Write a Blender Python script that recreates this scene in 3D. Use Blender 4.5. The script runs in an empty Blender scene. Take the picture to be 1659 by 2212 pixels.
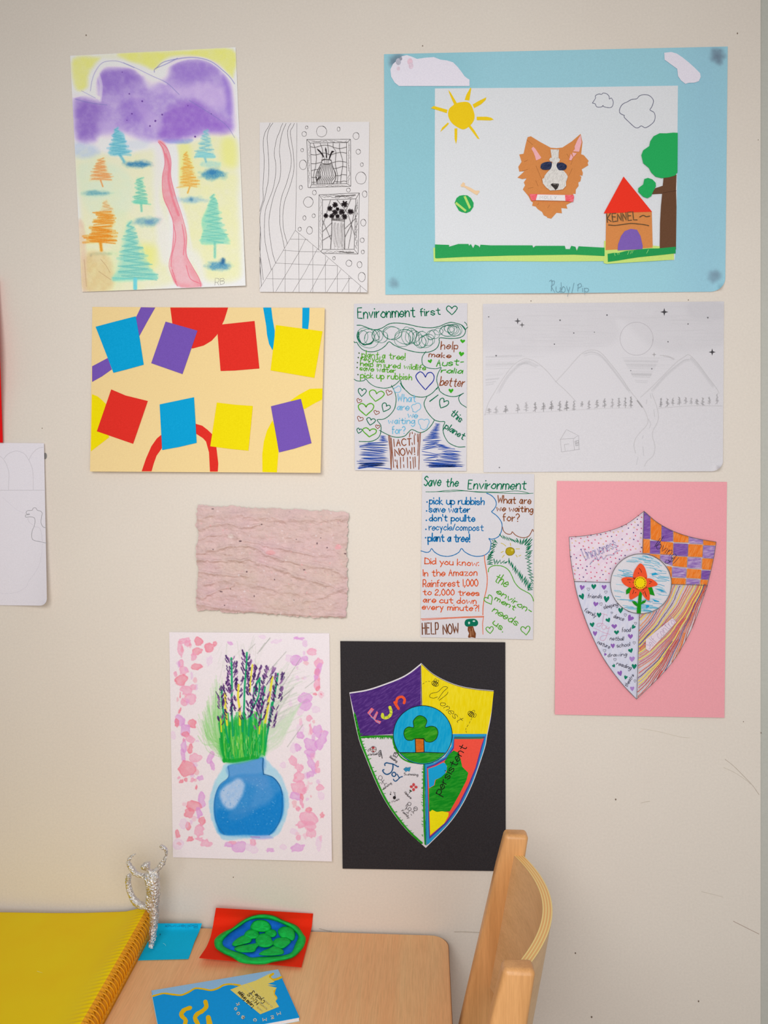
import bpy, bmesh, math, random
import numpy as np
from mathutils import Vector, Matrix, noise as mnoise
from mathutils.geometry import tessellate_polygon

random.seed(7)
RNG = np.random.default_rng(11)
scene = bpy.context.scene
COL = scene.collection

# ------------------------------------------------------------------ camera
F = 1700.0                      # focal length in pixels of the 1659 x 2212 frame
PX0, PY0 = 829.5, 1000.0        # principal point (horizon sits a little above the middle)
YAW = math.radians(3.0)
CAM_D = F * 0.00083             # camera to wall
CAM_Z = 1.45
SN, CS = math.sin(YAW), math.cos(YAW)
cam_data = bpy.data.cameras.new('camera')
cam = bpy.data.objects.new('camera', cam_data)
COL.objects.link(cam)
cam.location = (0, -CAM_D, CAM_Z)
cam.rotation_euler = (math.pi / 2, 0, YAW)
cam_data.sensor_fit = 'VERTICAL'
cam_data.sensor_height = 36.0
cam_data.sensor_width = 27.0
cam_data.lens = F * 36.0 / 2212.0
cam_data.shift_y = -(1106.0 - PY0) / 2212.0
cam_data.clip_start = 0.01
scene.camera = cam

# ------------------------------------------------------------------ light
def area(name, loc, target, sx, sy, power, color):
    l = bpy.data.lights.new(name, 'AREA')
    l.shape = 'RECTANGLE'; l.size = sx; l.size_y = sy
    l.energy = power; l.color = color
    o = bpy.data.objects.new(name, l); COL.objects.link(o)
    o.location = loc
    d = Vector(target) - Vector(loc)
    o.rotation_euler = d.to_track_quat('-Z', 'Y').to_euler()
    return o

world = bpy.data.worlds.new('room_ambience')
scene.world = world
world.use_nodes = True
wn = world.node_tree
wbg = wn.nodes['Background']
wbg.inputs[0].default_value = (1.0, 0.965, 0.93, 1)
wbg.inputs[1].default_value = WORLD = 0.27
# unseen area lights, fitted to the wall's brightness: (name, place, aim, width, depth, power, spread in degrees)
AREA_LIGHTS = [('vignette_key_light', (-0.32, -1.70, 1.88), (0.0, 0.0, 1.46), 0.80, 0.60, 6.0, 112),  # key light from the left; narrow spread added to imitate lens vignetting
         ('added_fill_light', (0.35, -2.00, 1.25), (0.08, 0.0, 1.00), 1.60, 1.20, 10.5, 150)]  # added fill with no real source, brightens the lower wall
for n_, l_, t_, sx_, sy_, p_, sp_ in AREA_LIGHTS:
    lo_ = area(n_, l_, t_, sx_, sy_, p_, (1.0, 0.995, 0.985)); lo_.data.spread = math.radians(sp_)
scene.view_settings.view_transform = 'Standard'
scene.view_settings.look = 'None'
scene.view_settings.gamma = 1.0
scene.view_settings.exposure = 0.0

# ------------------------------------------------------------------ projection helpers
def ray(px, py):
    a = (np.asarray(px, float) - PX0) / F
    b = -(np.asarray(py, float) - PY0) / F
    return np.stack([-SN + a * CS, CS + a * SN, b], -1)

def on_wall(px, py, off=0.0):
    """points `off` metres in front of the wall plane y = 0"""
    d = ray(px, py)
    t = (CAM_D - np.asarray(off, float)) / d[..., 1]
    return np.array([0, -CAM_D, CAM_Z]) + d * t[..., None]

def on_level(px, py, z):
    d = ray(px, py)
    t = (np.asarray(z, float) - CAM_Z) / d[..., 2]
    return np.array([0, -CAM_D, CAM_Z]) + d * t[..., None]

TABLE_Z = float(on_wall(700, 2008)[2])

# ------------------------------------------------------------------ colours and materials
GAIN = 1.0
SPREAD_NORM = 2.6
PAPER = 1.05
def light_at(w):
    """ambient plus area lights falling on the wall at a point, 1 = full: used to turn seen colours into pigment colours"""
    e = WORLD
    for n_, l_, t_, sx_, sy_, p_, sp_ in AREA_LIGHTS:
        v = Vector(l_) - Vector(w); r = v.length; ax_ = (Vector(t_) - Vector(l_)).normalized()
        cs = -v.dot(ax_) / r
        f = 1.0
        if sp_ < 180: h = math.radians(sp_ / 2); f = max(0, 1 - math.tan(math.acos(min(1, cs))) / math.tan(h)) * SPREAD_NORM
        e += p_ / (4 * math.pi) * f * max(0, cs) * max(0, -v.y / r) / r ** 2
    return e
def lin(c):
    c = np.asarray(c, float) / 255.0
    return np.where(c <= 0.04045, c / 12.92, ((c + 0.055) / 1.055) ** 2.4)
def alb(c):
    return np.clip(lin(c) * GAIN, 0, 0.93)
def rgba(c):
    a = alb(c)
    return (float(a[0]), float(a[1]), float(a[2]), 1.0)

def new_mat(name, rough=0.8, spec=0.25):
    m = bpy.data.materials.new(name); m.use_nodes = True
    b = m.node_tree.nodes['Principled BSDF']
    b.inputs['Roughness'].default_value = rough
    b.inputs['Specular IOR Level'].default_value = spec
    return m, m.node_tree, b

def coords(nt, scale=(1, 1, 1), rot=(0, 0, 0), out='Object'):
    tc = nt.nodes.new('ShaderNodeTexCoord'); mp = nt.nodes.new('ShaderNodeMapping')
    mp.inputs['Scale'].default_value = scale; mp.inputs['Rotation'].default_value = rot
    nt.links.new(tc.outputs[out], mp.inputs['Vector'])
    return mp.outputs[0]

def noise_node(nt, vec, scale, detail=3, rough=0.5):
    n = nt.nodes.new('ShaderNodeTexNoise')
    n.inputs['Scale'].default_value = scale; n.inputs['Detail'].default_value = detail
    n.inputs['Roughness'].default_value = rough
    nt.links.new(vec, n.inputs['Vector'])
    return n.outputs['Fac']

def ramp(nt, fac, stops):
    r = nt.nodes.new('ShaderNodeValToRGB')
    e = r.color_ramp.elements
    while len(e) < len(stops): e.new(0.5)
    for k, (p, c) in enumerate(stops):
        e[k].position = p; e[k].color = c
    nt.links.new(fac, r.inputs[0])
    return r.outputs[0]

def mixc(nt, fac, a, b, mode='MIX'):
    m = nt.nodes.new('ShaderNodeMix'); m.data_type = 'RGBA'; m.blend_type = mode
    for sock, val in ((m.inputs[0], fac), (m.inputs[6], a), (m.inputs[7], b)):
        if hasattr(val, 'links'): nt.links.new(val, sock)
        else: sock.default_value = val
    return m.outputs[2]

def bump(nt, b, height, strength, dist):
    n = nt.nodes.new('ShaderNodeBump')
    n.inputs['Strength'].default_value = strength; n.inputs['Distance'].default_value = dist
    nt.links.new(height, n.inputs['Height']); nt.links.new(n.outputs[0], b.inputs['Normal'])

_cache = {}
def paper_mat(c, var=0.035, name='paper'):
    """matt paper of one colour with a faint fibre mottling"""
    k = (tuple(c), var, name, GAIN)
    if k in _cache: return _cache[k]
    m, nt, b = new_mat(name, 0.8, 0.08)
    v = coords(nt)
    f = noise_node(nt, v, 420, 3, 0.7)
    lo = tuple(float(x * (1 - var)) for x in alb(c)) + (1,)
    hi = tuple(float(min(x * (1 + var), 0.95)) for x in alb(c)) + (1,)
    nt.links.new(ramp(nt, f, [(0.3, lo), (0.7, hi)]), b.inputs['Base Color'])
    bump(nt, b, f, 0.12, 0.0004)
    _cache[k] = m
    return m

def ink_mat(c, name='ink'):
    """pen or marker ink: one pigment with uneven density"""
    k = ('ink', tuple(c), GAIN)
    if k in _cache: return _cache[k]
    m, nt, b = new_mat(name, 0.7, 0.08)
    f = noise_node(nt, coords(nt), 500, 2, 0.6)
    a = alb(c)
    lo = tuple(float(x) for x in a * 0.96) + (1,)
    hi = tuple(float(x) for x in np.clip(a * 1.04 + 0.003, 0, 0.95)) + (1,)
    nt.links.new(ramp(nt, f, [(0.35, lo), (0.68, hi)]), b.inputs['Base Color'])
    _cache[k] = m
    return m

def crayon_mat(c, c2, ang=0.0, scale=300, stretch=0.12, lo=0.38, hi=0.66, name='coloured_pencil'):
    """hatched pencil / felt pen filling: streaks of pigment over paper colour"""
    k = ('cr', GAIN, tuple(c), tuple(c2), ang, scale, stretch, lo, hi)
    if k in _cache: return _cache[k]
    m, nt, b = new_mat(name, 0.75, 0.08)
    tc = nt.nodes.new('ShaderNodeTexCoord')
    r = nt.nodes.new('ShaderNodeMapping'); r.inputs['Rotation'].default_value = (0, ang, 0)
    s = nt.nodes.new('ShaderNodeMapping'); s.inputs['Scale'].default_value = (stretch, 1, 1)
    nt.links.new(tc.outputs['Object'], r.inputs[0]); nt.links.new(r.outputs[0], s.inputs[0])
    f = noise_node(nt, s.outputs[0], scale, 3, 0.65)
    nt.links.new(ramp(nt, f, [(lo, rgba(c)), (hi, rgba(c2))]), b.inputs['Base Color'])
    _cache[k] = m
    return m

def pigment_mat(name, rough=0.8, bump_s=0.12):
    """surface coloured by its own pigment layer plus paper tooth"""
    m, nt, b = new_mat(name, rough, 0.08)
    at = nt.nodes.new('ShaderNodeAttribute'); at.attribute_name = 'pigment'
    f = noise_node(nt, coords(nt), 500, 3, 0.7)
    g = ramp(nt, f, [(0.25, (0.93, 0.93, 0.93, 1)), (0.75, (1.05, 1.05, 1.05, 1))])
    nt.links.new(mixc(nt, 1.0, at.outputs['Color'], g, 'MULTIPLY'), b.inputs['Base Color'])
    bump(nt, b, f, bump_s, 0.0004)
    return m

# ------------------------------------------------------------------ object helpers
def tag(o, label=None, cat=None, group=None, kind=None):
    if label: o['label'] = label
    if cat: o['category'] = cat
    if group: o['group'] = group
    if kind: o['kind'] = kind
    return o

def empty(name, loc, label, cat, group=None):
    o = bpy.data.objects.new(name, None); COL.objects.link(o)
    o.empty_display_size = 0.02
    o.location = loc
    return tag(o, label, cat, group)

def mesh_obj(name, verts, faces, mats, parent=None, midx=None, smooth=False, origin=None):
    """verts are world coordinates; origin (or the parent's place) becomes the object's origin"""
    v = np.asarray(verts, float).reshape(-1, 3)
    if parent is not None:
        org = np.zeros(3); p = parent
        while p is not None:
            org = org + np.array(p.location); p = p.parent
    else:
        org = np.array(origin if origin is not None else (0, 0, 0), float)
    me = bpy.data.meshes.new(name)
    me.from_pydata((v - org).tolist(), [], [list(map(int, f)) for f in faces])
    for m in (mats if isinstance(mats, (list, tuple)) else [mats]): me.materials.append(m)
    if midx is not None: me.polygons.foreach_set('material_index', np.asarray(midx, np.int32))
    if smooth: me.polygons.foreach_set('use_smooth', np.ones(len(me.polygons), bool))
    me.update()
    o = bpy.data.objects.new(name, me); COL.objects.link(o)
    if parent is not None: o.parent = parent
    else: o.location = org
    return o

# ------------------------------------------------------------------ curves in the plane of a drawing
def P(s):
    return np.array([[float(t) for t in q.split(',')] for q in s.split()])

def spline(pts, n=7, closed=False):
    p = np.asarray(pts, float)
    if len(p) < 3 and not closed: return p
    if closed: q = np.vstack([p[-1], p, p[0], p[1]])
    else: q = np.vstack([2 * p[0] - p[1], p, 2 * p[-1] - p[-2]])
    out = []
    for i in range(1, len(q) - 2):
        a, b, c, d = q[i - 1], q[i], q[i + 1], q[i + 2]
        for k in range(n):
            t = k / n
            out.append(0.5 * (2 * b + (c - a) * t + (2 * a - 5 * b + 4 * c - d) * t * t + (3 * b - a - 3 * c + d) * t ** 3))
    if not closed: out.append(q[-2])
    return np.array(out)

def resample(p, step):
    out = [p[0]]
    for a, b in zip(p[:-1], p[1:]):
        L = math.hypot(*(b - a)); n = max(1, int(math.ceil(L / step)))
        for k in range(1, n + 1): out.append(a + (b - a) * k / n)
    return np.array(out)

# stroke alphabet: two characters per point, x then y; y 3 = baseline, 7 = x-height, A = capital; '-' = straight strokes
FONT = {
 'a': '46 27 05 04 23 35 46|-47 43', 'b': '-0A 03|05 27 46 44 23 04', 'c': '46 27 05 04 23 44', 'd': '46 27 05 04 23 45|-4A 43',
 'e': '05 45 46 27 05 04 23 44', 'f': '3A 19 18 13|-07 37', 'g': '46 27 05 04 23 45|47 42 20 01', 'h': '-0A 03|05 27 46 43',
 'i': '-07 03|09', 'j': '27 21 00|29', 'k': '-0A 03|-37 05 43', 'l': '-0A 03', 'm': '-07 03|05 17 36 33|35 47 66 63',
 'n': '-07 03|05 27 46 43', 'o': '27 05 04 23 44 46 27', 'p': '-07 00|06 27 46 44 23 04', 'q': '46 27 05 04 23 45|-47 40',
 'r': '-07 03|05 16 37', 's': '46 27 06 25 44 23 04', 't': '29 24 33 43|-07 47', 'u': '07 04 23 44|-47 43', 'v': '-07 23 47',
 'w': '-07 13 36 53 67', 'x': '-07 43|-47 03', 'y': '-07 24|-47 10', 'z': '-07 47 03 43',
 'A': '-03 2A 43|-16 36', 'B': '-0A 03|0A 3A 48 07|07 46 44 03', 'C': '49 2A 08 05 23 44', 'D': '-0A 03|0A 39 57 54 23 03',
 'E': '-4A 0A 03 43|-07 37', 'F': '-4A 0A 03|-07 37', 'G': '49 2A 08 05 23 44 46 26', 'H': '-0A 03|-4A 43|-07 47', 'I': '-0A 03',
 'J': '-0A 4A|2A 24 13 04', 'K': '-0A 03|-4A 06 43', 'L': '-0A 03 43', 'M': '-03 0A 36 6A 63', 'N': '-03 0A 43 4A',
 'O': '2A 08 05 23 45 48 2A', 'P': '-03 0A|0A 3A 48 36 06', 'Q': '2A 08 05 23 45 48 2A|-25 53', 'R': '-03 0A|0A 3A 48 36 06|-26 43',
 'S': '49 2A 08 27 45 23 04', 'T': '-0A 4A|-2A 23', 'U': '0A 05 23 45 4A', 'V': '-0A 23 4A', 'W': '-0A 13 38 53 6A', 'Y': '-0A 26|-4A 13',
 'Z': '-0A 4A 03 43', '0': '2A 08 05 23 45 48 2A', '1': '-0A 03', '2': '08 2A 48 04 03|-03 43', '3': '0A 3A 48 27 45 33 04',
 '.': '03', ',': '-14 02', '!': '-0A 05|03', '?': '09 2A 48 26 25|23', '/': '-03 3A', ':': '04|07', '-': '-06 36', "'": '-0A 08', '~': '06 17 26 37',
}
def glyphs(text, rnd, jitter):
    """-> list of strokes (x, y from baseline, cap height = 1), total advance"""
    x = 0.0; out = []
    for ch in text:
        if ch == ' ':
            x += 0.5; continue
        strokes = []; w = 0
        for st in FONT[ch].split('|'):
            straight = st.startswith('-')
            pts = np.array([[int(q[0], 16), int(q[1], 16) - 3] for q in st.lstrip('-').split()], float)
            w = max(w, pts[:, 0].max())
            strokes.append((straight, pts))
        j = rnd.uniform(-jitter, jitter, 4)
        for straight, pts in strokes:
            q = pts / 7.0
            q = q + rnd.uniform(-jitter, jitter, q.shape) * 0.10
            q[:, 0] = q[:, 0] * (1 + 0.25 * j[0]) + 0.12 * j[2] * q[:, 1]
            q[:, 1] = q[:, 1] * (1 + 0.12 * j[1]) + 0.06 * j[3]
            if not straight and len(q) > 2: q = spline(q, 5)
            out.append(q + [x, 0])
        x += w / 7.0 + 0.24
    return out, max(x - 0.24, 0.05)

# ------------------------------------------------------------------ sheets and what is drawn on them
class Sheet:
    """A sheet of paper hanging on the wall (level=None) or lying at height level(px,py)."""
    def __init__(self, name, label, cat, corners, off=None, level=None, group=None, root=None):
        self.c = np.asarray(corners, float)
        self.offf = off or (lambda u, v: 0.0022 + 0 * u)
        self.level = level
        self.n = 0; self.last = None; self.cur = None; self.floor = 0.0
        if root is None and level is None:
            global GAIN
            m_ = np.clip(self.c.mean(0), [30, 0], [1659, 2212])
            GAIN = PAPER / light_at(on_wall(m_[0], m_[1])) / 2 ** scene.view_settings.exposure
        base = self.at(*(0.5 * (self.c[2] + self.c[3])))
        self.root = root or empty(name, base, label, cat, group)
        self.bufs = []
    def pos(self, u, v):
        u = np.asarray(u, float)[..., None]; v = np.asarray(v, float)[..., None]
        c = self.c
        return (1 - v) * ((1 - u) * c[0] + u * c[1]) + v * ((1 - u) * c[3] + u * c[2])
    def uv(self, px, py):
        px = np.asarray(px, float); py = np.asarray(py, float)
        u = np.full(px.shape, 0.5); v = np.full(px.shape, 0.5); c = self.c
        for _ in range(5):
            p = self.pos(u, v)
            ex, ey = px - p[..., 0], py - p[..., 1]
            du = (1 - v)[..., None] * (c[1] - c[0]) + v[..., None] * (c[2] - c[3])
            dv = (1 - u)[..., None] * (c[3] - c[0]) + u[..., None] * (c[2] - c[1])
            det = du[..., 0] * dv[..., 1] - du[..., 1] * dv[..., 0]
            u = u + (ex * dv[..., 1] - ey * dv[..., 0]) / det
            v = v + (ey * du[..., 0] - ex * du[..., 1]) / det
        return u, v
    def at(self, px, py, lift=0.0):
        px = np.asarray(px, float); py = np.asarray(py, float)
        u, v = self.uv(px, py)
        uc, vc = np.clip(u, 0, 1), np.clip(v, 0, 1)
        if self.level is None:
            return on_wall(px, py, self.offf(uc, vc) + lift)
        return on_level(px, py, self.level(uc, vc) + lift)
    def sheet(self, mat, name='paper', nu=24, nv=24, thick=0.0003, canvas=None, chamfer=None, poly=None, parent=None, back=None):
        """the paper itself, front, back and rim; canvas = (u,v,rgb) pigment on a fine grid"""
        if canvas is not None: U, V, rgb = canvas.U, canvas.V, canvas.rgb
        else: U, V = np.meshgrid(np.linspace(0, 1, nu + 1), np.linspace(0, 1, nv + 1))
        pu, pv = U.copy(), V.copy()
        extra = 0 * U
        if chamfer:
            cu, cv, lift = chamfer
            a = np.clip((U - (1 - cu)) / cu, 0, 1); b = np.clip((V - (1 - cv)) / cv, 0, 1)
            r = np.sqrt(a * a + b * b); m = np.maximum(a, b)
            f = np.where(r > 1e-6, m / np.maximum(r, 1e-6), 1.0)
            pu = np.where((a > 0) & (b > 0), (1 - cu) + cu * a * f, U); pv = np.where((a > 0) & (b > 0), (1 - cv) + cv * b * f, V)
            extra = lift * np.clip(a, 0, 1) ** 2 * np.clip(b, 0, 1) ** 2
        if getattr(self, 'edge_warp', None) is not None:
            pu, pv = self.edge_warp(pu, pv)
        xy = self.pos(pu, pv)
        if self.level is None: base = self.offf(np.clip(pu, 0, 1), np.clip(pv, 0, 1)) + extra
        else: base = self.level(np.clip(pu, 0, 1), np.clip(pv, 0, 1)) + extra
        fn = on_wall if self.level is None else on_level
        top = fn(xy[..., 0], xy[..., 1], base)
        bot = top.copy()
        if self.level is None: bot[..., 1] += thick
        else: bot[..., 2] -= thick
        h, w = U.shape
        idx = np.arange(h * w).reshape(h, w)
        q = np.stack([idx[:-1, :-1], idx[1:, :-1], idx[1:, 1:], idx[:-1, 1:]], -1).reshape(-1, 4)
        n = h * w
        ring = np.concatenate([idx[0, :-1], idx[:-1, -1], idx[-1, :0:-1], idx[:0:-1, 0]])
        # back side only needs the rim and a coarse face set
        nxt = np.roll(ring, -1)
        nr = len(ring); ri = np.arange(nr); rn = np.roll(ri, -1)
        rim = np.stack([ri, rn, rn + nr, ri + nr], -1) + 2 * n
        qb = q[:, ::-1] + n
        faces = np.concatenate([q, qb, rim])
        tv, bv = top.reshape(-1, 3), bot.reshape(-1, 3)
        verts = np.concatenate([tv, bv, tv[ring], bv[ring]])
        me = bpy.data.meshes.new(name)
        org = np.array(self.root.location)
        me.vertices.add(len(verts)); me.vertices.foreach_set('co', (verts - org).astype(np.float32).ravel())
        me.loops.add(faces.size); me.loops.foreach_set('vertex_index', faces.astype(np.int32).ravel())
        me.polygons.add(len(faces))
        me.polygons.foreach_set('loop_start', np.arange(0, faces.size, 4, dtype=np.int32))
        me.polygons.foreach_set('use_smooth', np.concatenate([np.ones(2 * len(q), bool), np.zeros(len(rim), bool)]))
        me.materials.append(mat)
        if canvas is not None:
            a = me.color_attributes.new('pigment', 'FLOAT_COLOR', 'POINT')
            c = np.ones((len(verts), 4), np.float32)
            c[:n, :3] = alb(rgb.reshape(-1, 3)); c[n:, :3] = alb((225, 222, 224))
            a.data.foreach_set('color', c.ravel())
        me.update(calc_edges=True); me.validate()
        o = bpy.data.objects.new(name, me); COL.objects.link(o)
        o.parent = parent or self.root
        return o
    def pen(self, x0=0, y0=0, s=1.0):
        return Pen(self, x0, y0, s)
    def finish(self):
        for b in self.bufs: b.build()

def tri_area(p, t):
    return sum(abs((p[b][0] - p[a][0]) * (p[c][1] - p[a][1]) - (p[b][1] - p[a][1]) * (p[c][0] - p[a][0])) for a, b, c in t) / 2
def triangulate(p):
    """tessellate_polygon, checked by area, with ear clipping where it gives up"""
    n = len(p); x, y = p[:, 0], p[:, 1]
    A = np.sum(x * np.roll(y, -1) - np.roll(x, -1) * y) / 2
    t = [list(q) for q in tessellate_polygon([[Vector((a, b, 0)) for a, b in p]])]
    if abs(tri_area(p, t) - abs(A)) < 0.004 * abs(A) + 1e-6: return t
    idx = list(range(n)) if A > 0 else list(range(n - 1, -1, -1)); out = []
    def cr(a, b, c): return (p[b][0] - p[a][0]) * (p[c][1] - p[a][1]) - (p[b][1] - p[a][1]) * (p[c][0] - p[a][0])
    guard = 0
    while len(idx) > 3 and guard < 4 * n:
        guard += 1; best = None
        for k in range(len(idx)):
            a, b, c = idx[k - 1], idx[k], idx[(k + 1) % len(idx)]
            if cr(a, b, c) <= 1e-12: continue
            if any(cr(a, b, q) >= -1e-12 and cr(b, c, q) >= -1e-12 and cr(c, a, q) >= -1e-12 for q in idx if q not in (a, b, c)): continue
            best = k; break
        if best is None: best = 0
        out.append([idx[best - 1], idx[best], idx[(best + 1) % len(idx)]]); idx.pop(best)
    return out + [idx]

class Buf:
    def __init__(self, sheet, name, parent, label):
        self.sheet, self.name, self.parent, self.label = sheet, name, parent, label
        sheet.n += 1
        self.base = parent.stack if parent is not None else sheet.floor + 0.000015 * sheet.n
        self.top = self.base; self.stack = self.base
        self.v = []; self.f = []; self.m = []; self.nv = 0; self.mats = []; self.obj = None; self.last = None
    def add(self, verts, faces, mat):
        if mat not in self.mats: self.mats.append(mat)
        k = self.mats.index(mat)
        self.v.append(np.asarray(verts).reshape(-1, 3))
        for f in faces: self.f.append([i + self.nv for i in f]); self.m.append(k)
        self.nv += len(self.v[-1])
    def bump(self):
        self.stack = max(self.stack, self.top + 0.00002)
        if self.parent is not None: self.parent.stack = max(self.parent.stack, self.stack)
    def build(self):
        if self.obj is not None or not self.v: return self.obj
        par = self.sheet.root
        if self.parent is not None: par = self.parent.build()
        self.obj = mesh_obj(self.name, np.concatenate(self.v), self.f, self.mats, par, self.m)
        if self.label: self.obj['label'] = self.label
        return self.obj

class Pen:
    def __init__(self, sheet, x0, y0, s):
        self.sh, self.x0, self.y0, self.s = sheet, x0, y0, s
        self.k = getattr(sheet, 'pen_width', 1.0)
        self.rnd = np.random.default_rng(5)
    @property
    def buf(self): return self.sh.cur
    @buf.setter
    def buf(self, b): self.sh.cur = b
    def to(self, x0, y0, s):
        return Pen(self.sh, x0, y0, s)
    def part(self, name, parent=None, label=None):
        self.buf = Buf(self.sh, name, parent, label); self.sh.bufs.append(self.buf)
        return self.buf
    def use(self, buf):
        self.buf = buf; return self
    def px(self, p):
        p = P(p) if isinstance(p, str) else np.asarray(p, float)
        return p * self.s + [self.x0, self.y0]
    def lift(self, mat):
        k = mat
        if k != self.buf.last: self.buf.top += 0.000025; self.buf.last = k; self.buf.bump()
        return self.buf.top + 0.0001
    def _mat(self, c):
        return ink_mat(c) if isinstance(c, (tuple, list)) else c
    # --- a stroke, width in photo pixels
    def stroke(self, p, w, c, ab=False, taper=False):
        m = self._mat(c); w = w * self.k
        p = p if ab else self.px(p)
        L = self.lift(m)
        if len(p) == 1: return self._disc(p[0], w * 0.62, m, L)
        p = resample(p, 9.0)
        keep = np.concatenate([[True], np.hypot(*np.diff(p, axis=0).T) > 0.02])
        p = p[keep]
        if len(p) < 2: return self._disc(p[0], w * 0.6, m, L)
        d = np.diff(p, axis=0); d /= np.hypot(d[:, 0], d[:, 1])[:, None]
        t = np.vstack([d[:1], d[:-1] + d[1:], d[-1:]])
        ln = np.hypot(t[:, 0], t[:, 1])[:, None]
        t = np.where(ln > 1e-3, t / np.maximum(ln, 1e-3), np.vstack([d[:1], d]))
        nrm = np.stack([t[:, 1], -t[:, 0]], -1)
        wv = np.full(len(p), w / 2.0)
        wv *= 1 + 0.12 * self.rnd.uniform(-1, 1, len(p))
        if taper: wv *= np.clip(np.linspace(1.15, 0.35, len(p)), 0.2, 2)
        e = nrm * wv[:, None]
        A, B = p - e, p + e
        n = len(p)
        pts = np.vstack([A, B]); faces = [[i, i + 1, n + i + 1, n + i] for i in range(n - 1)]
        if w > 1.3:   # round ends
            extra = []
            for end, tt, i0 in ((0, -t[0], 0), (n - 1, t[-1], n - 1)):
                a0 = math.atan2(nrm[end][1], nrm[end][0])
                sgn = 1 if (math.cos(a0 + math.pi / 2) * tt[0] + math.sin(a0 + math.pi / 2) * tt[1]) > 0 else -1
                ids = []
                for k in (1, 2, 3):
                    a = a0 + sgn * k * math.pi / 4
                    ids.append(2 * n + len(extra)); extra.append(p[end] + wv[end] * np.array([math.cos(a), math.sin(a)]))
                faces.append([n + i0] + ids + [i0])
            pts = np.vstack([pts, extra])
        self.buf.add(self.sh.at(pts[:, 0], pts[:, 1], L), faces, m)
    def line(self, s, w, c): self.stroke(s, w, c)
    def curve(self, s, w, c, closed=False, n=7, taper=False):
        p = spline(self.px(s), n, closed)
        if closed: p = np.vstack([p, p[:1]])
        self.stroke(p, w, c, ab=True, taper=taper)
    def lines(self, s, w, c):
        for q in s.split('|'): self.stroke(q.strip(), w, c)
    def curves(self, s, w, c):
        for q in s.split('|'): self.curve(q.strip(), w, c)
    def _disc(self, q, r, m, L, n=10, ry=None, rot=0):
        a = np.arange(n) * 2 * math.pi / n
        ry = ry or r
        x = r * np.cos(a); y = ry * np.sin(a)
        pts = np.stack([q[0] + x * math.cos(rot) - y * math.sin(rot), q[1] + x * math.sin(rot) + y * math.cos(rot)], -1)
        self.buf.add(self.sh.at(pts[:, 0], pts[:, 1], L), [list(range(n))], m)
    def disc(self, x, y, r, c, ry=None, rot=0):
        m = self._mat(c); q = self.px([[x, y]])[0]
        if r * self.s > 5:
            a = np.linspace(0, 2 * math.pi, 49)[:-1]; X, Y = r * np.cos(a), (ry or r) * np.sin(a)
            return self.fill(np.stack([x + X * math.cos(rot) - Y * math.sin(rot), y + X * math.sin(rot) + Y * math.cos(rot)], -1), m)
        self._disc(q, r * self.s, m, self.lift(m), 14, (ry or r) * self.s, rot)
    def ring(self, x, y, rx, ry, w, c, rot=0, jit=0.04, start=0.0, sweep=1.03, n=18):
        a = np.linspace(0, 2 * math.pi * sweep, n) + start
        r = 1 + jit * self.rnd.uniform(-1, 1, n)
        X = rx * np.cos(a) * r; Y = ry * np.sin(a) * r
        pts = np.stack([x + X * math.cos(rot) - Y * math.sin(rot), y + X * math.sin(rot) + Y * math.cos(rot)], -1)
        self.stroke(spline(self.px(pts), 3), w, c, ab=True)
    # --- a filled outline
    def fill(self, s, c, smooth=False, maxlen=14.0, ab=False, lift=None, n=6):
        m = self._mat(c)
        p = s if ab else self.px(s)
        if smooth: p = spline(p, n, True)
        L = self.lift(m) if lift is None else lift
        tris = triangulate(p)
        pts = [tuple(q) for q in p]; out = []
        stack = [list(t) for t in tris]
        mid = {}
        def midpoint(i, j):
            k = (min(i, j), max(i, j))
            if k not in mid:
                mid[k] = len(pts); pts.append(((pts[i][0] + pts[j][0]) / 2, (pts[i][1] + pts[j][1]) / 2))
            return mid[k]
        while stack:
            a, b, c3 = stack.pop()
            e = [(math.dist(pts[a], pts[b]), a, b, c3), (math.dist(pts[b], pts[c3]), b, c3, a), (math.dist(pts[c3], pts[a]), c3, a, b)]
            l, i, j, k = max(e)
            if l > maxlen:
                q = midpoint(i, j); stack.append([i, q, k]); stack.append([q, j, k])
            else:
                ar = (pts[b][0] - pts[a][0]) * (pts[c3][1] - pts[a][1]) - (pts[b][1] - pts[a][1]) * (pts[c3][0] - pts[a][0])
                out.append([a, b, c3] if ar < 0 else [a, c3, b])
        q = np.array(pts)
        self.buf.add(self.sh.at(q[:, 0], q[:, 1], L), out, m)
        return p
    # --- a cut-out of paper with real thickness glued on the sheet
    def cut(self, s, c, smooth=False, h=0.0005, maxlen=14.0, n=6, base=0.0):
        m = self._mat(c)
        L = self.lift(m)
        p = self.fill(s, c, smooth, maxlen, lift=L + base + h, n=n)
        k = len(p)
        top = self.sh.at(p[:, 0], p[:, 1], L + base + h); bot = self.sh.at(p[:, 0], p[:, 1], L + base)
        ar = np.sum(p[:, 0] * np.roll(p[:, 1], -1) - np.roll(p[:, 0], -1) * p[:, 1])
        f = [[i, (i + 1) % k, k + (i + 1) % k, k + i] for i in range(k)]
        if ar < 0: f = [x[::-1] for x in f]
        self.buf.add(np.vstack([top, bot]), f, m)
        self.buf.top = max(self.buf.top, L + base + h); self.buf.last = None; self.buf.bump()
    def text(self, t, x0, y0, x1, y1, h, w, c, slant=0.0, jitter=0.5):
        st, adv = glyphs(t, self.rnd, jitter)
        a = np.array([x0, y0], float); d = np.array([x1 - x0, y1 - y0], float)
        Ln = math.hypot(*d); ux = d / Ln; up = np.array([ux[1], -ux[0]])
        sx = Ln / adv
        for q in st:
            X = q[:, 0] * sx + q[:, 1] * h * slant; Y = q[:, 1] * h
            pts = a + X[:, None] * ux + Y[:, None] * up
            self.stroke(pts, w, c)
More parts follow.
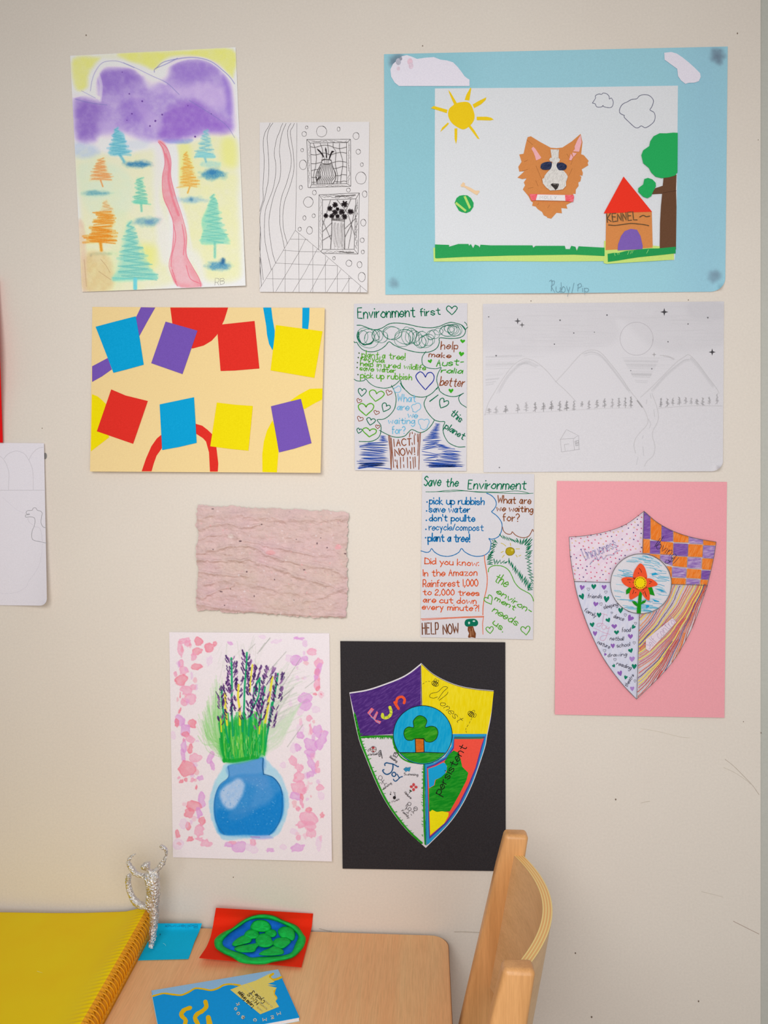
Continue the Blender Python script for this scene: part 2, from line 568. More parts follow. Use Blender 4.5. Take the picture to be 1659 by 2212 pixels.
    def heart(self, x, y, w, h, c, rot=0.0, lw=None):
        p = np.array([[0, -0.22], [0.12, -0.42], [0.32, -0.5], [0.5, -0.3], [0.42, 0.0], [0.2, 0.28], [0, 0.5],
                      [-0.2, 0.28], [-0.42, 0.0], [-0.5, -0.3], [-0.32, -0.5], [-0.12, -0.42]])
        p = p * [w, h] * (1 + 0.06 * self.rnd.uniform(-1, 1, p.shape))
        R = np.array([[math.cos(rot), math.sin(rot)], [-math.sin(rot), math.cos(rot)]])
        p = p @ R + [x, y]
        a, b = p[:7], np.vstack([p[6:], p[:1]])
        q = np.vstack([spline(self.px(a), 3), spline(self.px(b), 3)[1:]])
        if lw: self.stroke(q, lw, c, ab=True)
        else: self.fill(q[:-1], c, ab=True)
    def zigzag(self, a0, a1, b0, b1, n, w, c, jit=0.12):
        """scribble between edge a0->a1 and edge b0->b1"""
        a0, a1, b0, b1 = [np.array(q, float) for q in (a0, a1, b0, b1)]
        pts = []
        L = math.hypot(*(b0 - a0))
        for k in range(n + 1):
            t = k / n
            q = (a0 + (a1 - a0) * t) if k % 2 == 0 else (b0 + (b1 - b0) * t)
            pts.append(q + self.rnd.uniform(-jit, jit, 2) * L * np.array([1, 0.35]))
        self.stroke(pts, w, c)

# ------------------------------------------------------------------ painted surfaces
_grids = {}
def vnoise(X, Y, s, seed=0):
    g = _grids.setdefault(seed, np.random.default_rng(seed).random((257, 257)))
    x, y = X / s + seed * 3.7, Y / s + seed * 1.3
    xi, yi = np.floor(x).astype(int), np.floor(y).astype(int)
    fx, fy = x - xi, y - yi
    fx = fx * fx * (3 - 2 * fx); fy = fy * fy * (3 - 2 * fy)
    i0, i1, j0, j1 = xi % 257, (xi + 1) % 257, yi % 257, (yi + 1) % 257
    return (g[j0, i0] * (1 - fx) + g[j0, i1] * fx) * (1 - fy) + (g[j1, i0] * (1 - fx) + g[j1, i1] * fx) * fy
def fbm(X, Y, s, seed=0, o=4):
    r = 0; a = 0.5; t = 0
    for k in range(o):
        r = r + a * vnoise(X, Y, s / 2 ** k, seed + k); t += a; a *= 0.55
    return r / t

def seg_dist(X, Y, p):
    d = np.full(X.shape, 1e9)
    for a, b in zip(p[:-1], p[1:]):
        vx, vy = b - a; L = vx * vx + vy * vy + 1e-9
        t = np.clip(((X - a[0]) * vx + (Y - a[1]) * vy) / L, 0, 1)
        d = np.minimum(d, np.hypot(X - a[0] - t * vx, Y - a[1] - t * vy))
    return d
def inside(X, Y, p):
    r = np.zeros(X.shape, bool)
    for a, b in zip(p, np.roll(p, -1, 0)):
        if a[1] == b[1]: continue
        c = ((a[1] > Y) != (b[1] > Y)) & (X < (b[0] - a[0]) * (Y - a[1]) / (b[1] - a[1]) + a[0])
        r ^= c
    return r
def sstep(a, b, x):
    t = np.clip((x - a) / (b - a), 0, 1); return t * t * (3 - 2 * t)

class Canvas:
    def __init__(self, sheet, base, res=1.0, x0=0, y0=0, s=1.0):
        self.sh = sheet
        c = sheet.c
        nx = int(max(np.hypot(*(c[1] - c[0])), np.hypot(*(c[2] - c[3]))) / res)
        ny = int(max(np.hypot(*(c[3] - c[0])), np.hypot(*(c[2] - c[1]))) / res)
        self.U, self.V = np.meshgrid(np.linspace(0, 1, nx + 1), np.linspace(0, 1, ny + 1))
        xy = sheet.pos(self.U, self.V)
        self.x0, self.y0, self.s = x0, y0, s
        self.X, self.Y = (xy[..., 0] - x0) / s, (xy[..., 1] - y0) / s   # drawing coordinates
        self.rgb = np.empty(self.X.shape + (3,)); self.rgb[:] = base
        self.px = res / s
        self.rnd = np.random.default_rng(3)
    def box(self, p, m):
        lo, hi = p.min(0) - m, p.max(0) + m
        q = np.array([[lo[0], lo[1]], [hi[0], lo[1]], [hi[0], hi[1]], [lo[0], hi[1]]]) * self.s + [self.x0, self.y0]
        u, v = self.sh.uv(q[:, 0], q[:, 1])
        ny, nx = self.X.shape
        i0, i1 = int(np.clip(u.min() * nx - 2, 0, nx)), int(np.clip(u.max() * nx + 3, 0, nx))
        j0, j1 = int(np.clip(v.min() * ny - 2, 0, ny)), int(np.clip(v.max() * ny + 3, 0, ny))
        return slice(j0, j1), slice(i0, i1)
    def blend(self, sl, mask, c, mode='mix'):
        m = mask[..., None]; old = self.rgb[sl]; c = np.asarray(c, float)
        self.rgb[sl] = old * (1 - m) + (c if mode == 'mix' else old * c / 235.0) * m
    def area(self, s, c, op=1.0, soft=8, grain=0.0, gs=8, mode='mix', seed=1, smooth=True, wob=0.0, edge=0.0):
        p = P(s) if isinstance(s, str) else np.asarray(s, float)
        if smooth: p = spline(p, 5, True)
        sl = self.box(p, soft + wob + 2)
        X, Y = self.X[sl], self.Y[sl]
        if X.size == 0: return
        d = seg_dist(X, Y, np.vstack([p, p[:1]])) * np.where(inside(X, Y, p), 1, -1)
        if wob: d = d + wob * (fbm(X, Y, wob * 3 + 8, seed + 9) - 0.5) * 2
        m = sstep(-soft, soft, d) * op
        if edge: m = np.clip(m + edge * np.exp(-((d - soft) / (soft + 3)) ** 2) * (d > -soft), 0, 1)
        if grain: m = m * np.clip(1 - grain + 2 * grain * fbm(X, Y, gs, seed), 0, 1.15)
        self.blend(sl, np.clip(m, 0, 1), c, mode)
    def blob(self, x, y, rx, ry, c, op=1.0, soft=4, rot=0.0, wob=10, **k):
        a = np.arange(14) * 2 * math.pi / 14
        r = 1 + 0.18 * self.rnd.uniform(-1, 1, 14)
        X, Y = rx * np.cos(a) * r, ry * np.sin(a) * r
        p = np.stack([x + X * math.cos(rot) - Y * math.sin(rot), y + X * math.sin(rot) + Y * math.cos(rot)], -1)
        self.area(p, c, op, soft, wob=wob, seed=int(self.rnd.integers(1, 40)), **k)
    def stroke(self, s, w, c, op=1.0, grain=0.0, gs=6, smooth=True, seed=2, soft=None):
        p = P(s) if isinstance(s, str) else np.asarray(s, float)
        if smooth: p = spline(p, 5)
        soft = soft or max(self.px * 0.75, w * 0.2)
        sl = self.box(p, w + soft + 2)
        X, Y = self.X[sl], self.Y[sl]
        if X.size == 0: return
        d = seg_dist(X, Y, p)
        m = (1 - sstep(w / 2 - soft, w / 2 + soft, d)) * op
        if grain: m = m * np.clip(1 - grain + 2 * grain * fbm(X, Y, gs, seed), 0, 1.1)
        self.blend(sl, np.clip(m, 0, 1), c)
    def scribble_tree(self, top, bot, half, w, c, op, n, trunk=None, halftop=10, grain=0.4, jit=0.2):
        t0, b0 = np.array(top, float), np.array(bot, float)
        pts = []
        for k in range(n + 1):
            t = k / n
            q = t0 + (b0 - t0) * t; h = (halftop + (half - halftop) * t) * (1 + jit * self.rnd.uniform(-1, 1))
            pts.append(q + [(-1) ** k * h, self.rnd.uniform(-9, 9)])
        self.stroke(pts, w, c, op, grain, smooth=False)
        if trunk: self.stroke([b0, trunk], w * 1.6, c, op, grain, smooth=False)

# ================================================================== the room
XR = float(on_wall(1643, 1000)[0])
def box_faces(x0, x1, y0, y1, z0, z1):
    v = [(x0, y0, z0), (x1, y0, z0), (x1, y1, z0), (x0, y1, z0), (x0, y0, z1), (x1, y0, z1), (x1, y1, z1), (x0, y1, z1)]
    f = [(0, 3, 2, 1), (4, 5, 6, 7), (0, 1, 5, 4), (1, 2, 6, 5), (2, 3, 7, 6), (3, 0, 4, 7)]
    return v, f

def wall_mat(name, c, c2):
    m, nt, b = new_mat(name, 0.72, 0.25)
    v = coords(nt)
    f = noise_node(nt, v, 2.6, 4, 0.55)
    col = ramp(nt, f, [(0.35, rgba(c)), (0.65, rgba(c2))])
    g = noise_node(nt, v, 260, 3, 0.7)
    grain = ramp(nt, g, [(0.3, (0.955, 0.955, 0.955, 1)), (0.7, (1.03, 1.03, 1.03, 1))])
    nt.links.new(mixc(nt, 1.0, col, grain, 'MULTIPLY'), b.inputs['Base Color'])
    bump(nt, b, noise_node(nt, v, 150, 4, 0.6), 0.18, 0.0012)
    return m
cream = wall_mat('cream_wall_paint', (233, 224, 213), (230, 220, 209))
v, f = box_faces(-2.6, XR, 0.0, 0.08, 0.0, 2.9)
wall = mesh_obj('wall_back', v, f, cream); tag(wall, kind='structure')
grey_green = wall_mat('grey_green_paint', (198, 197, 189), (192, 193, 184))
# the upright grey board that begins at the right edge of the wall, set back a little
v, f = box_faces(XR, XR + 0.45, 0.006, 0.08, 0.0, 2.9)
tag(mesh_obj('trim_1', v, f, grey_green), kind='structure')
m, nt, b = new_mat('carpet', 0.95, 0.1)
nt.links.new(ramp(nt, noise_node(nt, coords(nt), 350, 3, 0.7), [(0.3, rgba((165, 160, 152))), (0.7, rgba((190, 184, 176)))]), b.inputs['Base Color'])
v, f = box_faces(-2.6, XR + 0.45, -3.2, 0.08, -0.05, 0.0)
tag(mesh_obj('floor', v, f, m), kind='structure')

# pencil scuffs, specks and scratches on the paint
ws = Sheet('', '', '', [(0, 0), (1659, 0), (1659, 2212), (0, 2212)], off=lambda u, v: 0.0001 + 0 * u, root=wall)
pw = ws.pen(); pw.part('scuff_marks')
scuff = (176, 162, 146)
pw.curve('1566,1640 1585,1655 1605,1675 1625,1696 1640,1717', 1.0, (188, 174, 160))
pw.curve('1563,1658 1585,1668 1610,1684 1622,1694', 0.7, (200, 190, 176))
pw.line('1584,1990 1610,2003 1640,2018', 1.1, (178, 158, 146))
pw.curve('1384,1574 1420,1580 1470,1592 1490,1594', 0.6, (206, 196, 178))
pw.curve('982,2013 1000,2013 1025,2014 1042,2015', 2.2, (205, 194, 180)); pw.curve('690,2006 705,2010 716,2012', 2.0, (196, 186, 174))
pw.curve('1515,1926 1540,1932 1562,1938', 1.0, (212, 203, 190)); pw.curve('1384,1735 1396,1732 1404,1731', 1.0, (205, 195, 180))
for x, y, r in ((1330, 1727, 1.6), (1278, 2197, 1.8), (913, 99, 1.2), (186, 76, 1.3), (504, 1895, 1.0), (1147, 650, 1.0), (1487, 648, 1.0), (91, 925, 0.9),
                (1593, 72, 1.4), (1638, 302, 0.8), (1644, 1583, 1.2), (1509, 2163, 1.6), (1606, 1559, 0.9), (1243, 2059, 1.5), (715, 1843, 1.0)):
    pw.disc(x, y, r, (128, 112, 98), ry=r * 1.3)
pw.disc(97.5, 985, 4, (140, 138, 136), ry=7)
ws.finish()

WHITE = (213, 215, 219)

# ================================================================== pastel landscape (top left)
sh = Sheet('pastel_drawing', 'white sheet with a chalk pastel landscape of purple hills, small trees and a pink path', 'drawing',
           [(151.5, 120.5), (509, 102), (530.5, 617), (177, 630.5)], off=lambda u, v: 0.0022 + 0.005 * v ** 4 * (0.35 + u))
A = (130, 80, 0.25316)
cv = Canvas(sh, (226, 220, 230), 1.0, *A)
yel = (238, 228, 126)
cv.area('110,185 330,175 300,230 240,330 230,430 130,440', yel, 0.85, 30, 0.25, 60)
cv.area('330,150 520,140 800,250 790,280 560,205 380,190', (232, 226, 170), 0.45, 30)
cv.area('520,135 1000,115 1470,105 1480,330 1440,320 1330,220 1150,165 980,165 880,200 800,275 700,235 560,190', yel, 0.9, 26, 0.2, 60)
# ground
cv.area('130,960 500,1010 800,960 880,1300 930,1600 930,1950 920,2130 190,2150 170,1500', (228, 230, 172), 0.72, 50, 0.25, 90)
cv.area('990,930 1130,880 1490,860 1530,1500 1555,1900 1500,2080 1180,2060 1090,1800 1040,1500 985,1300', (231, 231, 164), 0.76, 55, 0.25, 90)
cv.area('150,1080 480,1080 640,1250 600,1500 300,1540 180,1400', (200, 222, 198), 0.6, 60, 0.3, 80)
cv.area('450,1500 640,1640 560,2080 440,2100', (205, 228, 180), 0.5, 50, 0.3, 80)
cv.area('680,1780 820,1800 800,1960 690,1960', (238, 232, 110), 0.6, 60)
cv.area('1380,880 1500,880 1500,1090 1400,1080', (238, 232, 120), 0.6, 45)
cv.area('1000,940 1110,920 1100,1240 1010,1200', (236, 228, 130), 0.55, 35)
cv.area('820,900 900,910 880,1100 860,1400 930,1620 930,1900 860,1900 800,1500 790,1100', (232, 216, 218), 0.75, 35)
cv.area('950,930 1010,1000 1010,1340 1080,1560 1120,1800 1090,1700 1000,1400 940,1200', (230, 222, 230), 0.8, 22)
cv.area('1090,1830 1200,1860 1240,2100 1180,2040', (228, 222, 222), 0.7, 40)
cv.area('120,900 300,930 330,1010 140,1030', (172, 190, 226), 0.6, 35, 0.3, 30)
cv.area('560,890 760,880 730,950 600,960', (190, 204, 232), 0.5, 30)
cv.area('890,870 1120,870 1090,910 920,905', (120, 150, 220), 0.6, 14, 0.4, 20)
# purple hills
vio = (166, 140, 208)
cv.area('120,525 200,520 300,560 330,540 330,360 385,275 600,275 690,345 760,430 830,400 930,330 965,235 1120,190 1290,225 1400,320 1450,420 1470,600 1480,780 1400,830 1230,830 1060,870 780,885 640,850 500,800 330,830 290,890 150,870 125,700',
        vio, 0.85, 40, 0.3, 40)
cv.area('150,560 330,560 350,700 310,830 180,870 140,760', (132, 98, 186), 0.66, 60, 0.3, 40)
cv.area('350,300 600,275 690,370 560,440 400,480 345,420', (138, 106, 192), 0.62, 60, 0.3, 40)
cv.area('960,235 1130,200 1290,240 1340,310 1220,370 980,370', (146, 114, 198), 0.6, 60, 0.3, 40)
cv.area('900,640 1100,540 1300,640 1450,760 1390,800 1230,800 980,870 850,850', (142, 98, 194), 0.72, 55, 0.25, 40)
cv.area('520,560 700,540 740,690 560,740', (140, 105, 196), 0.5, 45, 0.3, 40)
cv.area('1390,330 1450,430 1470,640 1420,640 1400,460', (138, 104, 200), 0.55, 30)
cv.area('880,420 1040,430 1200,395 1380,430 1410,580 1290,600 1150,520 1000,500', (200, 178, 222), 0.7, 40, 0.2, 60)
cv.area('620,500 720,560 870,760 760,790 690,690', (192, 168, 220), 0.45, 40)
cv.area('340,700 520,760 500,830 340,830', (184, 162, 216), 0.6, 45)
cv.area('740,380 840,420 900,470 800,480', (196, 176, 222), 0.5, 40)
cv.stroke('330,330 350,420 340,540', 26, (224, 218, 234), 0.5)
cv.stroke('120,505 240,480 330,520', 30, (226, 220, 234), 0.8)
cv.stroke('280,460 300,350 370,245 470,235 620,255 700,310', 34, (230, 224, 236), 0.85, soft=14)
cv.stroke('860,300 940,235 1080,185 1240,190 1380,280 1470,380', 20, (230, 224, 236), 0.75, soft=9)
cv.stroke('700,300 800,350 900,400', 20, (224, 216, 234), 0.6, soft=12)
pc = (112, 116, 176)
for q, w in (('258,460 270,380 300,295 360,220 450,203 525,216 632,262', 4), ('540,220 640,262 780,330 910,392 1015,490', 4), ('803,300 812,270 900,232 1000,182', 6),
             ('815,270 880,215 1010,185 1150,175 1285,208 1400,295 1455,350 1488,398', 6), ('130,530 260,562 400,580', 4), ('180,458 300,520', 3), ('1100,540 1300,665 1420,755 1490,860', 3.5)):
    cv.stroke(q, w, pc, 0.75)
for x, y, r in ((590, 485, 6), (700, 548, 7), (612, 655, 6), (870, 662, 7), (812, 716, 8), (766, 760, 7), (1152, 850, 8), (570, 710, 4), (1090, 585, 4), (1290, 655, 4), (530, 300, 4)):
    cv.blob(x, y, r, r, (80, 40, 130), 0.85, 3, wob=0)
# path
cv.area('835,885 880,895 915,950 945,1060 945,1190 985,1360 1035,1530 1078,1700 1078,1850 1120,1950 1185,2060 1200,2130 1000,2125 940,1975 955,1800 972,1620 930,1490 882,1370 872,1200 893,1080 870,960', (238, 150, 160), 0.92, 9, 0.2, 30)
cv.area('970,1600 1060,1620 1060,1900 1140,2090 1010,2090 960,1950', (244, 190, 196), 0.5, 25)
cv.stroke('900,1000 930,1100 925,1220 960,1380 1010,1520', 18, (230, 110, 128), 0.6)
red = (206, 84, 108)
for q in ('838,895 880,960 895,1070 872,1200 880,1360 930,1480 965,1590 960,1790 930,1960 1000,2125', '850,890 915,955 945,1060 943,1190 985,1360 1040,1530 1078,1690 1075,1850 1125,1955 1185,2060 1200,2130',
          '968,1600 985,1720 950,1880 945,1960', '1040,1600 1060,1740 1050,1860', '1075,1950 1110,2060 1185,2100', '955,1985 990,2090'):
    cv.stroke(q, 5, red, 0.8, 0.2)
# smudged shadows of the trees
for x, y, rx, ry, c, o in ((660, 1085, 130, 24, (44, 118, 168), 0.85), (320, 1332, 115, 20, (96, 160, 176), 0.8), (1310, 1175, 120, 38, (64, 140, 178), 0.85), (1300, 1150, 50, 30, (40, 110, 170), 0.6),
                           (1280, 1085, 100, 30, (150, 200, 200), 0.6), (1120, 1390, 120, 32, (140, 180, 200), 0.75), (740, 1575, 120, 40, (110, 165, 180), 0.75), (1360, 1955, 110, 34, (70, 140, 180), 0.85),
                           (760, 1580, 40, 20, (70, 120, 180), 0.5), (350, 1850, 110, 14, (150, 180, 150), 0.5), (1390, 1915, 14, 26, (20, 80, 140), 0.9), (1118, 1386, 12, 12, (30, 100, 150), 0.9), (262, 1862, 9, 9, (50, 110, 150), 0.9)):
    cv.blob(x, y, rx * 1.1, ry * 1.2, c, o * .5, 24, wob=22, grain=0.6, gs=12); cv.blob(x, y, rx * .8, ry * .8, c, o * .8, 14, wob=16, grain=0.8, gs=8)
cv.area('210,1850 420,1880 440,2150 190,2165', (206, 176, 124), 0.6, 40, 0.35, 40)
cv.area('150,1600 215,1640 220,2160 190,2160', (214, 184, 164), 0.6, 22, 0.35, 30)
for q in ('345,1895 390,1950 425,2010', '205,1900 225,2130', '330,2000 430,2070'): cv.stroke(q, 3, (150, 110, 80), 0.6)
# trees
_st = cv.scribble_tree
def tree(top, bot, half, w, c, op, n, trunk=None, halftop=10, grain=0.4, jit=0.2):
    t, b_ = np.array(top, float), np.array(bot, float); h = b_ - t
    cv.area([t + [-halftop, 0], t + [halftop, 0], t + h * .5 + [half * .6, 0], b_ + [half, 0], b_ + [-half, 0], t + h * .5 + [-half * .6, 0]], np.array(c) * .6 + np.array([226, 226, 190]) * .4, .6, 22, .7, 18, smooth=False)
    _st(top, bot, half, w * 2.2, c, op * .5, max(5, int(n * .8)), trunk, halftop, .75, .35)
    _st(top, bot, half * .95, w * 1.1, np.array(c) * .94, op * .8, n, trunk, halftop, .65, .38)
cv.scribble_tree = tree
teal, blu, org = (110, 196, 182), (100, 184, 208), (238, 150, 52)
cv.area('470,800 545,830 560,960 600,975 520,1010 430,1010 420,960 450,900', (120, 192, 212), 0.75, 12, 0.3, 20)
cv.scribble_tree((480, 780), (510, 1005), 95, 9, blu, 0.85, 15, (545, 1062), 12)
cv.scribble_tree((1245, 795), (1235, 1030), 90, 7, (118, 188, 204), 0.8, 14, (1245, 1065), 14)
cv.area('1180,980 1310,1000 1310,1035 1160,1020', (130, 200, 206), 0.7, 8)
cv.scribble_tree((350, 1040), (345, 1222), 92, 4.5, (232, 146, 80), 0.9, 18, (364, 1275), 22)
cv.scribble_tree((1072, 985), (1105, 1280), 88, 5, (240, 164, 66), 0.95, 22, (1088, 1330), 12)
cv.scribble_tree((385, 1400), (400, 1480), 55, 5, (220, 170, 110), 0.8, 5, None, 15)
cv.scribble_tree((380, 1495), (385, 1600), 78, 9, org, 0.95, 11, None, 74)
cv.scribble_tree((350, 1615), (345, 1755), 125, 9, (234, 138, 34), 0.95, 12, (352, 1820), 100)
cv.stroke('340,1750 352,1822', 16, org, 0.9, 0.4)
cv.scribble_tree((680, 1200), (690, 1420), 60, 7, (112, 196, 176), 0.9, 16, (695, 1485), 25)
cv.area('640,1390 740,1395 730,1425 630,1420', (110, 200, 176), 0.7, 8)
cv.area('1300,1370 1345,1420 1350,1580 1380,1640 1440,1720 1430,1750 1210,1770 1215,1660 1205,1570 1240,1480', (132, 206, 178), 0.8, 12, 0.35, 16)
cv.scribble_tree((1300, 1340), (1320, 1760), 110, 9, teal, 0.75, 20, (1320, 1880), 12)
cv.area('580,1640 620,1700 660,1800 690,1900 740,1960 830,2060 450,2080 520,1960 540,1840 560,1740', (142, 212, 190), 0.7, 18, 0.4, 16)
cv.scribble_tree((590, 1580), (640, 2065), 170, 9, (104, 190, 186), 0.75, 22, (640, 2140), 14)
cv.stroke('450,2055 640,2062 830,2058', 12, (110, 196, 190), 0.7, 0.3); cv.stroke('640,2070 640,2145', 34, (110, 200, 212), 0.9, 0.3)
sh.sheet(pigment_mat('chalk_pastel_on_paper'), canvas=cv)
p = sh.pen(*A); p.part('pencil_initials')
p.text('RB', 1322, 2118, 1395, 2112, 56, 0.8, (140, 136, 132), 0.1)
sh.finish()

# ================================================================== pen drawing of a room
sh = Sheet('pen_drawing', 'white sheet with a black pen drawing of a room with two framed vase pictures', 'drawing',
           [(561, 264.5), (797.8, 263), (793.5, 631.5), (561, 630.5)], off=lambda u, v: 0.0022 + 0.008 * v ** 6 * (0.4 + 0.6 * u ** 2))
sh.sheet(paper_mat((222, 218, 219)))
K = (62, 56, 56); K2 = (96, 90, 90)
p = sh.pen(540, 240, 0.18531)
p.part('wavy_curtain')
for q in ('236,138 215,185 180,240 160,310 155,400 165,560 160,750 150,900 155,1020 130,1110 112,1170', '268,138 235,185 212,240 200,320 212,470 220,640 214,800 195,900 165,1040 130,1150 115,1260 122,1400 112,1560 122,1700 118,1850 130,1960',
          '384,140 362,185 345,240 312,320 288,440 285,520 300,620 298,740 270,900 215,1050 180,1160 168,1330 172,1480 190,1600 250,1855', '422,142 400,190 380,240 358,330 344,460 352,560 358,680 345,800 300,920 260,1050 225,1230 222,1350 235,1480 262,1650 298,1770',
          '478,140 450,190 438,260 455,400 478,520 478,640 455,740 420,860 375,980 352,1100 348,1220 350,1330 375,1460 402,1600', '518,142 498,185 472,235 480,330 500,450 512,580 510,700 480,830 440,950 405,1050 385,1180 385,1310 395,1400 436,1548',
          '122,1350 125,1500 118,1650 135,1790 155,1970', '112,1700 122,1850 133,2045'):
    p.curve(q, 0.75, K)
p.lines('548,140 543,700 530,1390', 0.6, K2)
p.part('floor_tiles')
p.lines('528,1390 300,1770 112,2072|528,1390 650,1490 820,1630 1020,1800 1190,1950 1368,2105|468,1492 640,1495 680,1500|390,1622 600,1638 820,1640|300,1772 700,1790 1018,1802|192,1953 700,1960 1190,1952', 0.6, K2)
p.lines('568,1425 572,2110|733,1560 733,2112|880,1688 880,2112|1018,1805 1018,2112|1152,1920 1152,2112|1286,2035 1286,2112|412,1605 408,2110|262,1835 272,2108', 0.6, K2)
p.lines('648,1490 575,1640 302,2102|786,1605 640,1880 498,2110|912,1720 700,2110|1062,1845 895,2110|1172,1935 1070,2105|1286,2040 1245,2108', 0.6, K2)
for x, y, rx, ry in ((660, 190, 16, 17), (632, 267, 27, 28), (834, 237, 60, 63), (1033, 210, 18, 24), (1237, 290, 36, 40), (608, 455, 17, 19), (618, 626, 42, 56), (1262, 474, 27, 29), (1304, 624, 17, 22), (1293, 780, 61, 71),
                     (592, 890, 19, 24), (750, 950, 23, 27), (1147, 920, 22, 24), (1337, 967, 27, 38), (680, 1060, 56, 60), (742, 1220, 19, 22), (634, 1245, 18, 25), (580, 1376, 19, 23), (694, 1390, 34, 43), (1321, 1300, 30, 40),
                     (1308, 1505, 24, 26), (1315, 1642, 18, 22), (979, 1714, 15, 20), (1153, 1773, 34, 36), (1277, 1790, 28, 36), (1303, 1934, 41, 54)):
    p.part('bubble'); p.ring(x, y, rx, ry, 0.75, K2, jit=0.03); p.curve([(x + rx * 0.2, y - ry * 0.98), (x + rx * 0.6, y - ry * 0.8), (x + rx * 0.9, y - ry * 0.45)], 1.2, K)
q = p.to(650, 290, 0.08439)   # upper framed picture
q.part('framed_vase_picture')
q.lines('150,132 1265,128|150,132 165,640 185,1365|1270,128 1275,700 1278,1330|185,1365 240,1365 800,1345 1278,1330|235,225 700,220 1180,215|240,225 255,640 275,1280|1168,220 1172,1265|275,1280 700,1275 1175,1262|150,132 240,230|1265,128 1180,218|275,1280 235,1362|1175,1262 1278,1328', 0.8, K)
for k in range(16):
    x0 = 200 + 60 * k + q.rnd.uniform(-20, 20)
    q.line([(x0, 150 + q.rnd.uniform(0, 55)), (x0 + q.rnd.uniform(60, 180), 150 + q.rnd.uniform(0, 55))], 0.7, (150, 146, 146))
    q.line([(260 + 56 * k, 1300 + q.rnd.uniform(0, 40)), (360 + 54 * k, 1298 + q.rnd.uniform(0, 40))], 0.6, (166, 160, 160))
    q.line([(178 + q.rnd.uniform(0, 55), 200 + 65 * k), (185 + q.rnd.uniform(0, 50), 300 + 64 * k)], 0.6, (160, 156, 156))
    q.line([(1195 + q.rnd.uniform(0, 60), 200 + 65 * k), (1195 + q.rnd.uniform(0, 60), 300 + 64 * k)], 0.7, (140, 136, 136))
q.curves('245,315 350,335 480,300 600,275 740,295 860,340 1000,362 1170,325|255,515 380,525 500,495 620,478 760,520 900,480 1040,462 1168,480|260,750 380,748 520,712|790,730 900,700 1000,690 1168,715|265,930 360,905 440,895|840,875 920,868 1060,825 1168,840|270,1095 330,1105 385,1092|895,1055 1000,1055 1040,1030 1172,1040|275,1230 380,1225|870,1210 1000,1218 1090,1195 1172,1205', 0.8, K)
q.curves('315,225 355,340 385,500 395,620 375,820 340,960 320,1100 325,1275|490,230 530,330 555,420 545,620|682,230 690,330 705,420 695,540|825,230 825,330 890,440 885,640 885,800 920,960 940,1090 920,1270|990,230 985,340 1010,470 1060,640 1070,780 1045,960 1020,1130 1018,1265', 0.8, K)
q.curve('520,740 450,880 400,980 385,1100 400,1200 420,1278', 1.1, K); q.curve('790,740 820,860 880,980 890,1100 860,1200 800,1278', 1.1, K)
q.ring(655, 705, 132, 62, 1.0, K)
for k in range(9):
    x = 528 + 32 * k
    q.curve([(x, 745 + 18 * (k < 2)), (x - 20 + 8 * k, 860), (430 + 58 * k + (k > 6) * -20, 1000), (465 + 50 * k, 1090), (420 + 46 * k, 1190), (418 + 44 * k, 1278)], 0.85, K)
q.curves('490,840 470,960 505,1080 400,1200|430,950 480,1090 395,1180|410,1040 448,1110 395,1165', 0.85, K)
q.fill('385,1060 410,1110 388,1165', K)
q.fill('400,358 470,400 560,500 600,590 570,585 500,480 430,410', (40, 34, 36)); q.fill('628,322 655,390 668,600 638,600 640,480 618,400', (40, 34, 36))
q.fill('710,640 740,520 790,420 860,432 800,475 770,540 735,640', (40, 34, 36)); q.curve('520,660 620,640 780,660', 1.2, K)
q.curves('600,600 615,760|660,600 662,770|700,640 700,770', 0.6, K)
q = p.to(680, 410, 0.06782)   # lower framed picture
q.part('framed_flower_picture')
q.lines('135,160 700,130 1420,98|135,160 125,1000 120,1920|1420,98 1400,1000 1378,2040|185,1960 260,2025 700,2030 1378,2045|245,318 700,310 1310,285|245,318 245,1900|1308,285 1290,900 1265,1480 1255,1890|240,1900 700,1900 1250,1895|135,160 245,318|1420,98 1310,285|245,1900 185,1960|1250,1895 1375,2040', 0.8, K)
for k in range(18):
    q.line([(200 + 56 * k, 160 + q.rnd.uniform(0, 110)), (340 + 54 * k, 155 + q.rnd.uniform(0, 110))], 0.65, (130, 126, 126))
    q.line([(260 + 52 * k, 1930 + q.rnd.uniform(0, 80)), (360 + 50 * k, 1930 + q.rnd.uniform(0, 80))], 0.6, (150, 146, 146))
    q.line([(150 + q.rnd.uniform(0, 80), 300 + 86 * k), (150 + q.rnd.uniform(0, 80), 420 + 84 * k)], 0.6, (166, 162, 162))
    q.line([(1300 + q.rnd.uniform(0, 80) - 2 * k, 300 + 86 * k), (1300 + q.rnd.uniform(0, 80) - 2 * k, 440 + 84 * k)], 0.8, (110, 106, 106))
q.line('780,1960 1050,2000 1250,1990', 1.2, K); q.line('640,210 860,200 1300,160', 1.3, K)
q.lines('500,320 440,510 370,760 330,880 255,1130|245,960 520,1600|245,1330 540,1050|245,1610 540,1430|700,310 960,620 1050,760 1130,1000 1270,1460|1150,290 1000,630 800,910|1300,480 1200,980 1160,1110|1305,900 960,1235|1160,1110 960,1500|1165,1120 1160,1360 1065,1870', 0.8, K)
q.lines('535,930 945,935|540,960 945,990|535,930 545,1060 520,1600 500,1890|945,930 940,1100 955,1500 950,1900', 1.1, K)
for a, b in ((620, 1040), (720, 1060), (830, 1030), (880, 1090)):
    q.curve([(a, b), (a - 50, b + 300), (a - 20, b + 640), (a + 60, b + 760), (a + 20, b + 300), (a + 40, b), (a, b + 160), (a + 10, b + 840)], 0.5, (158, 154, 154))
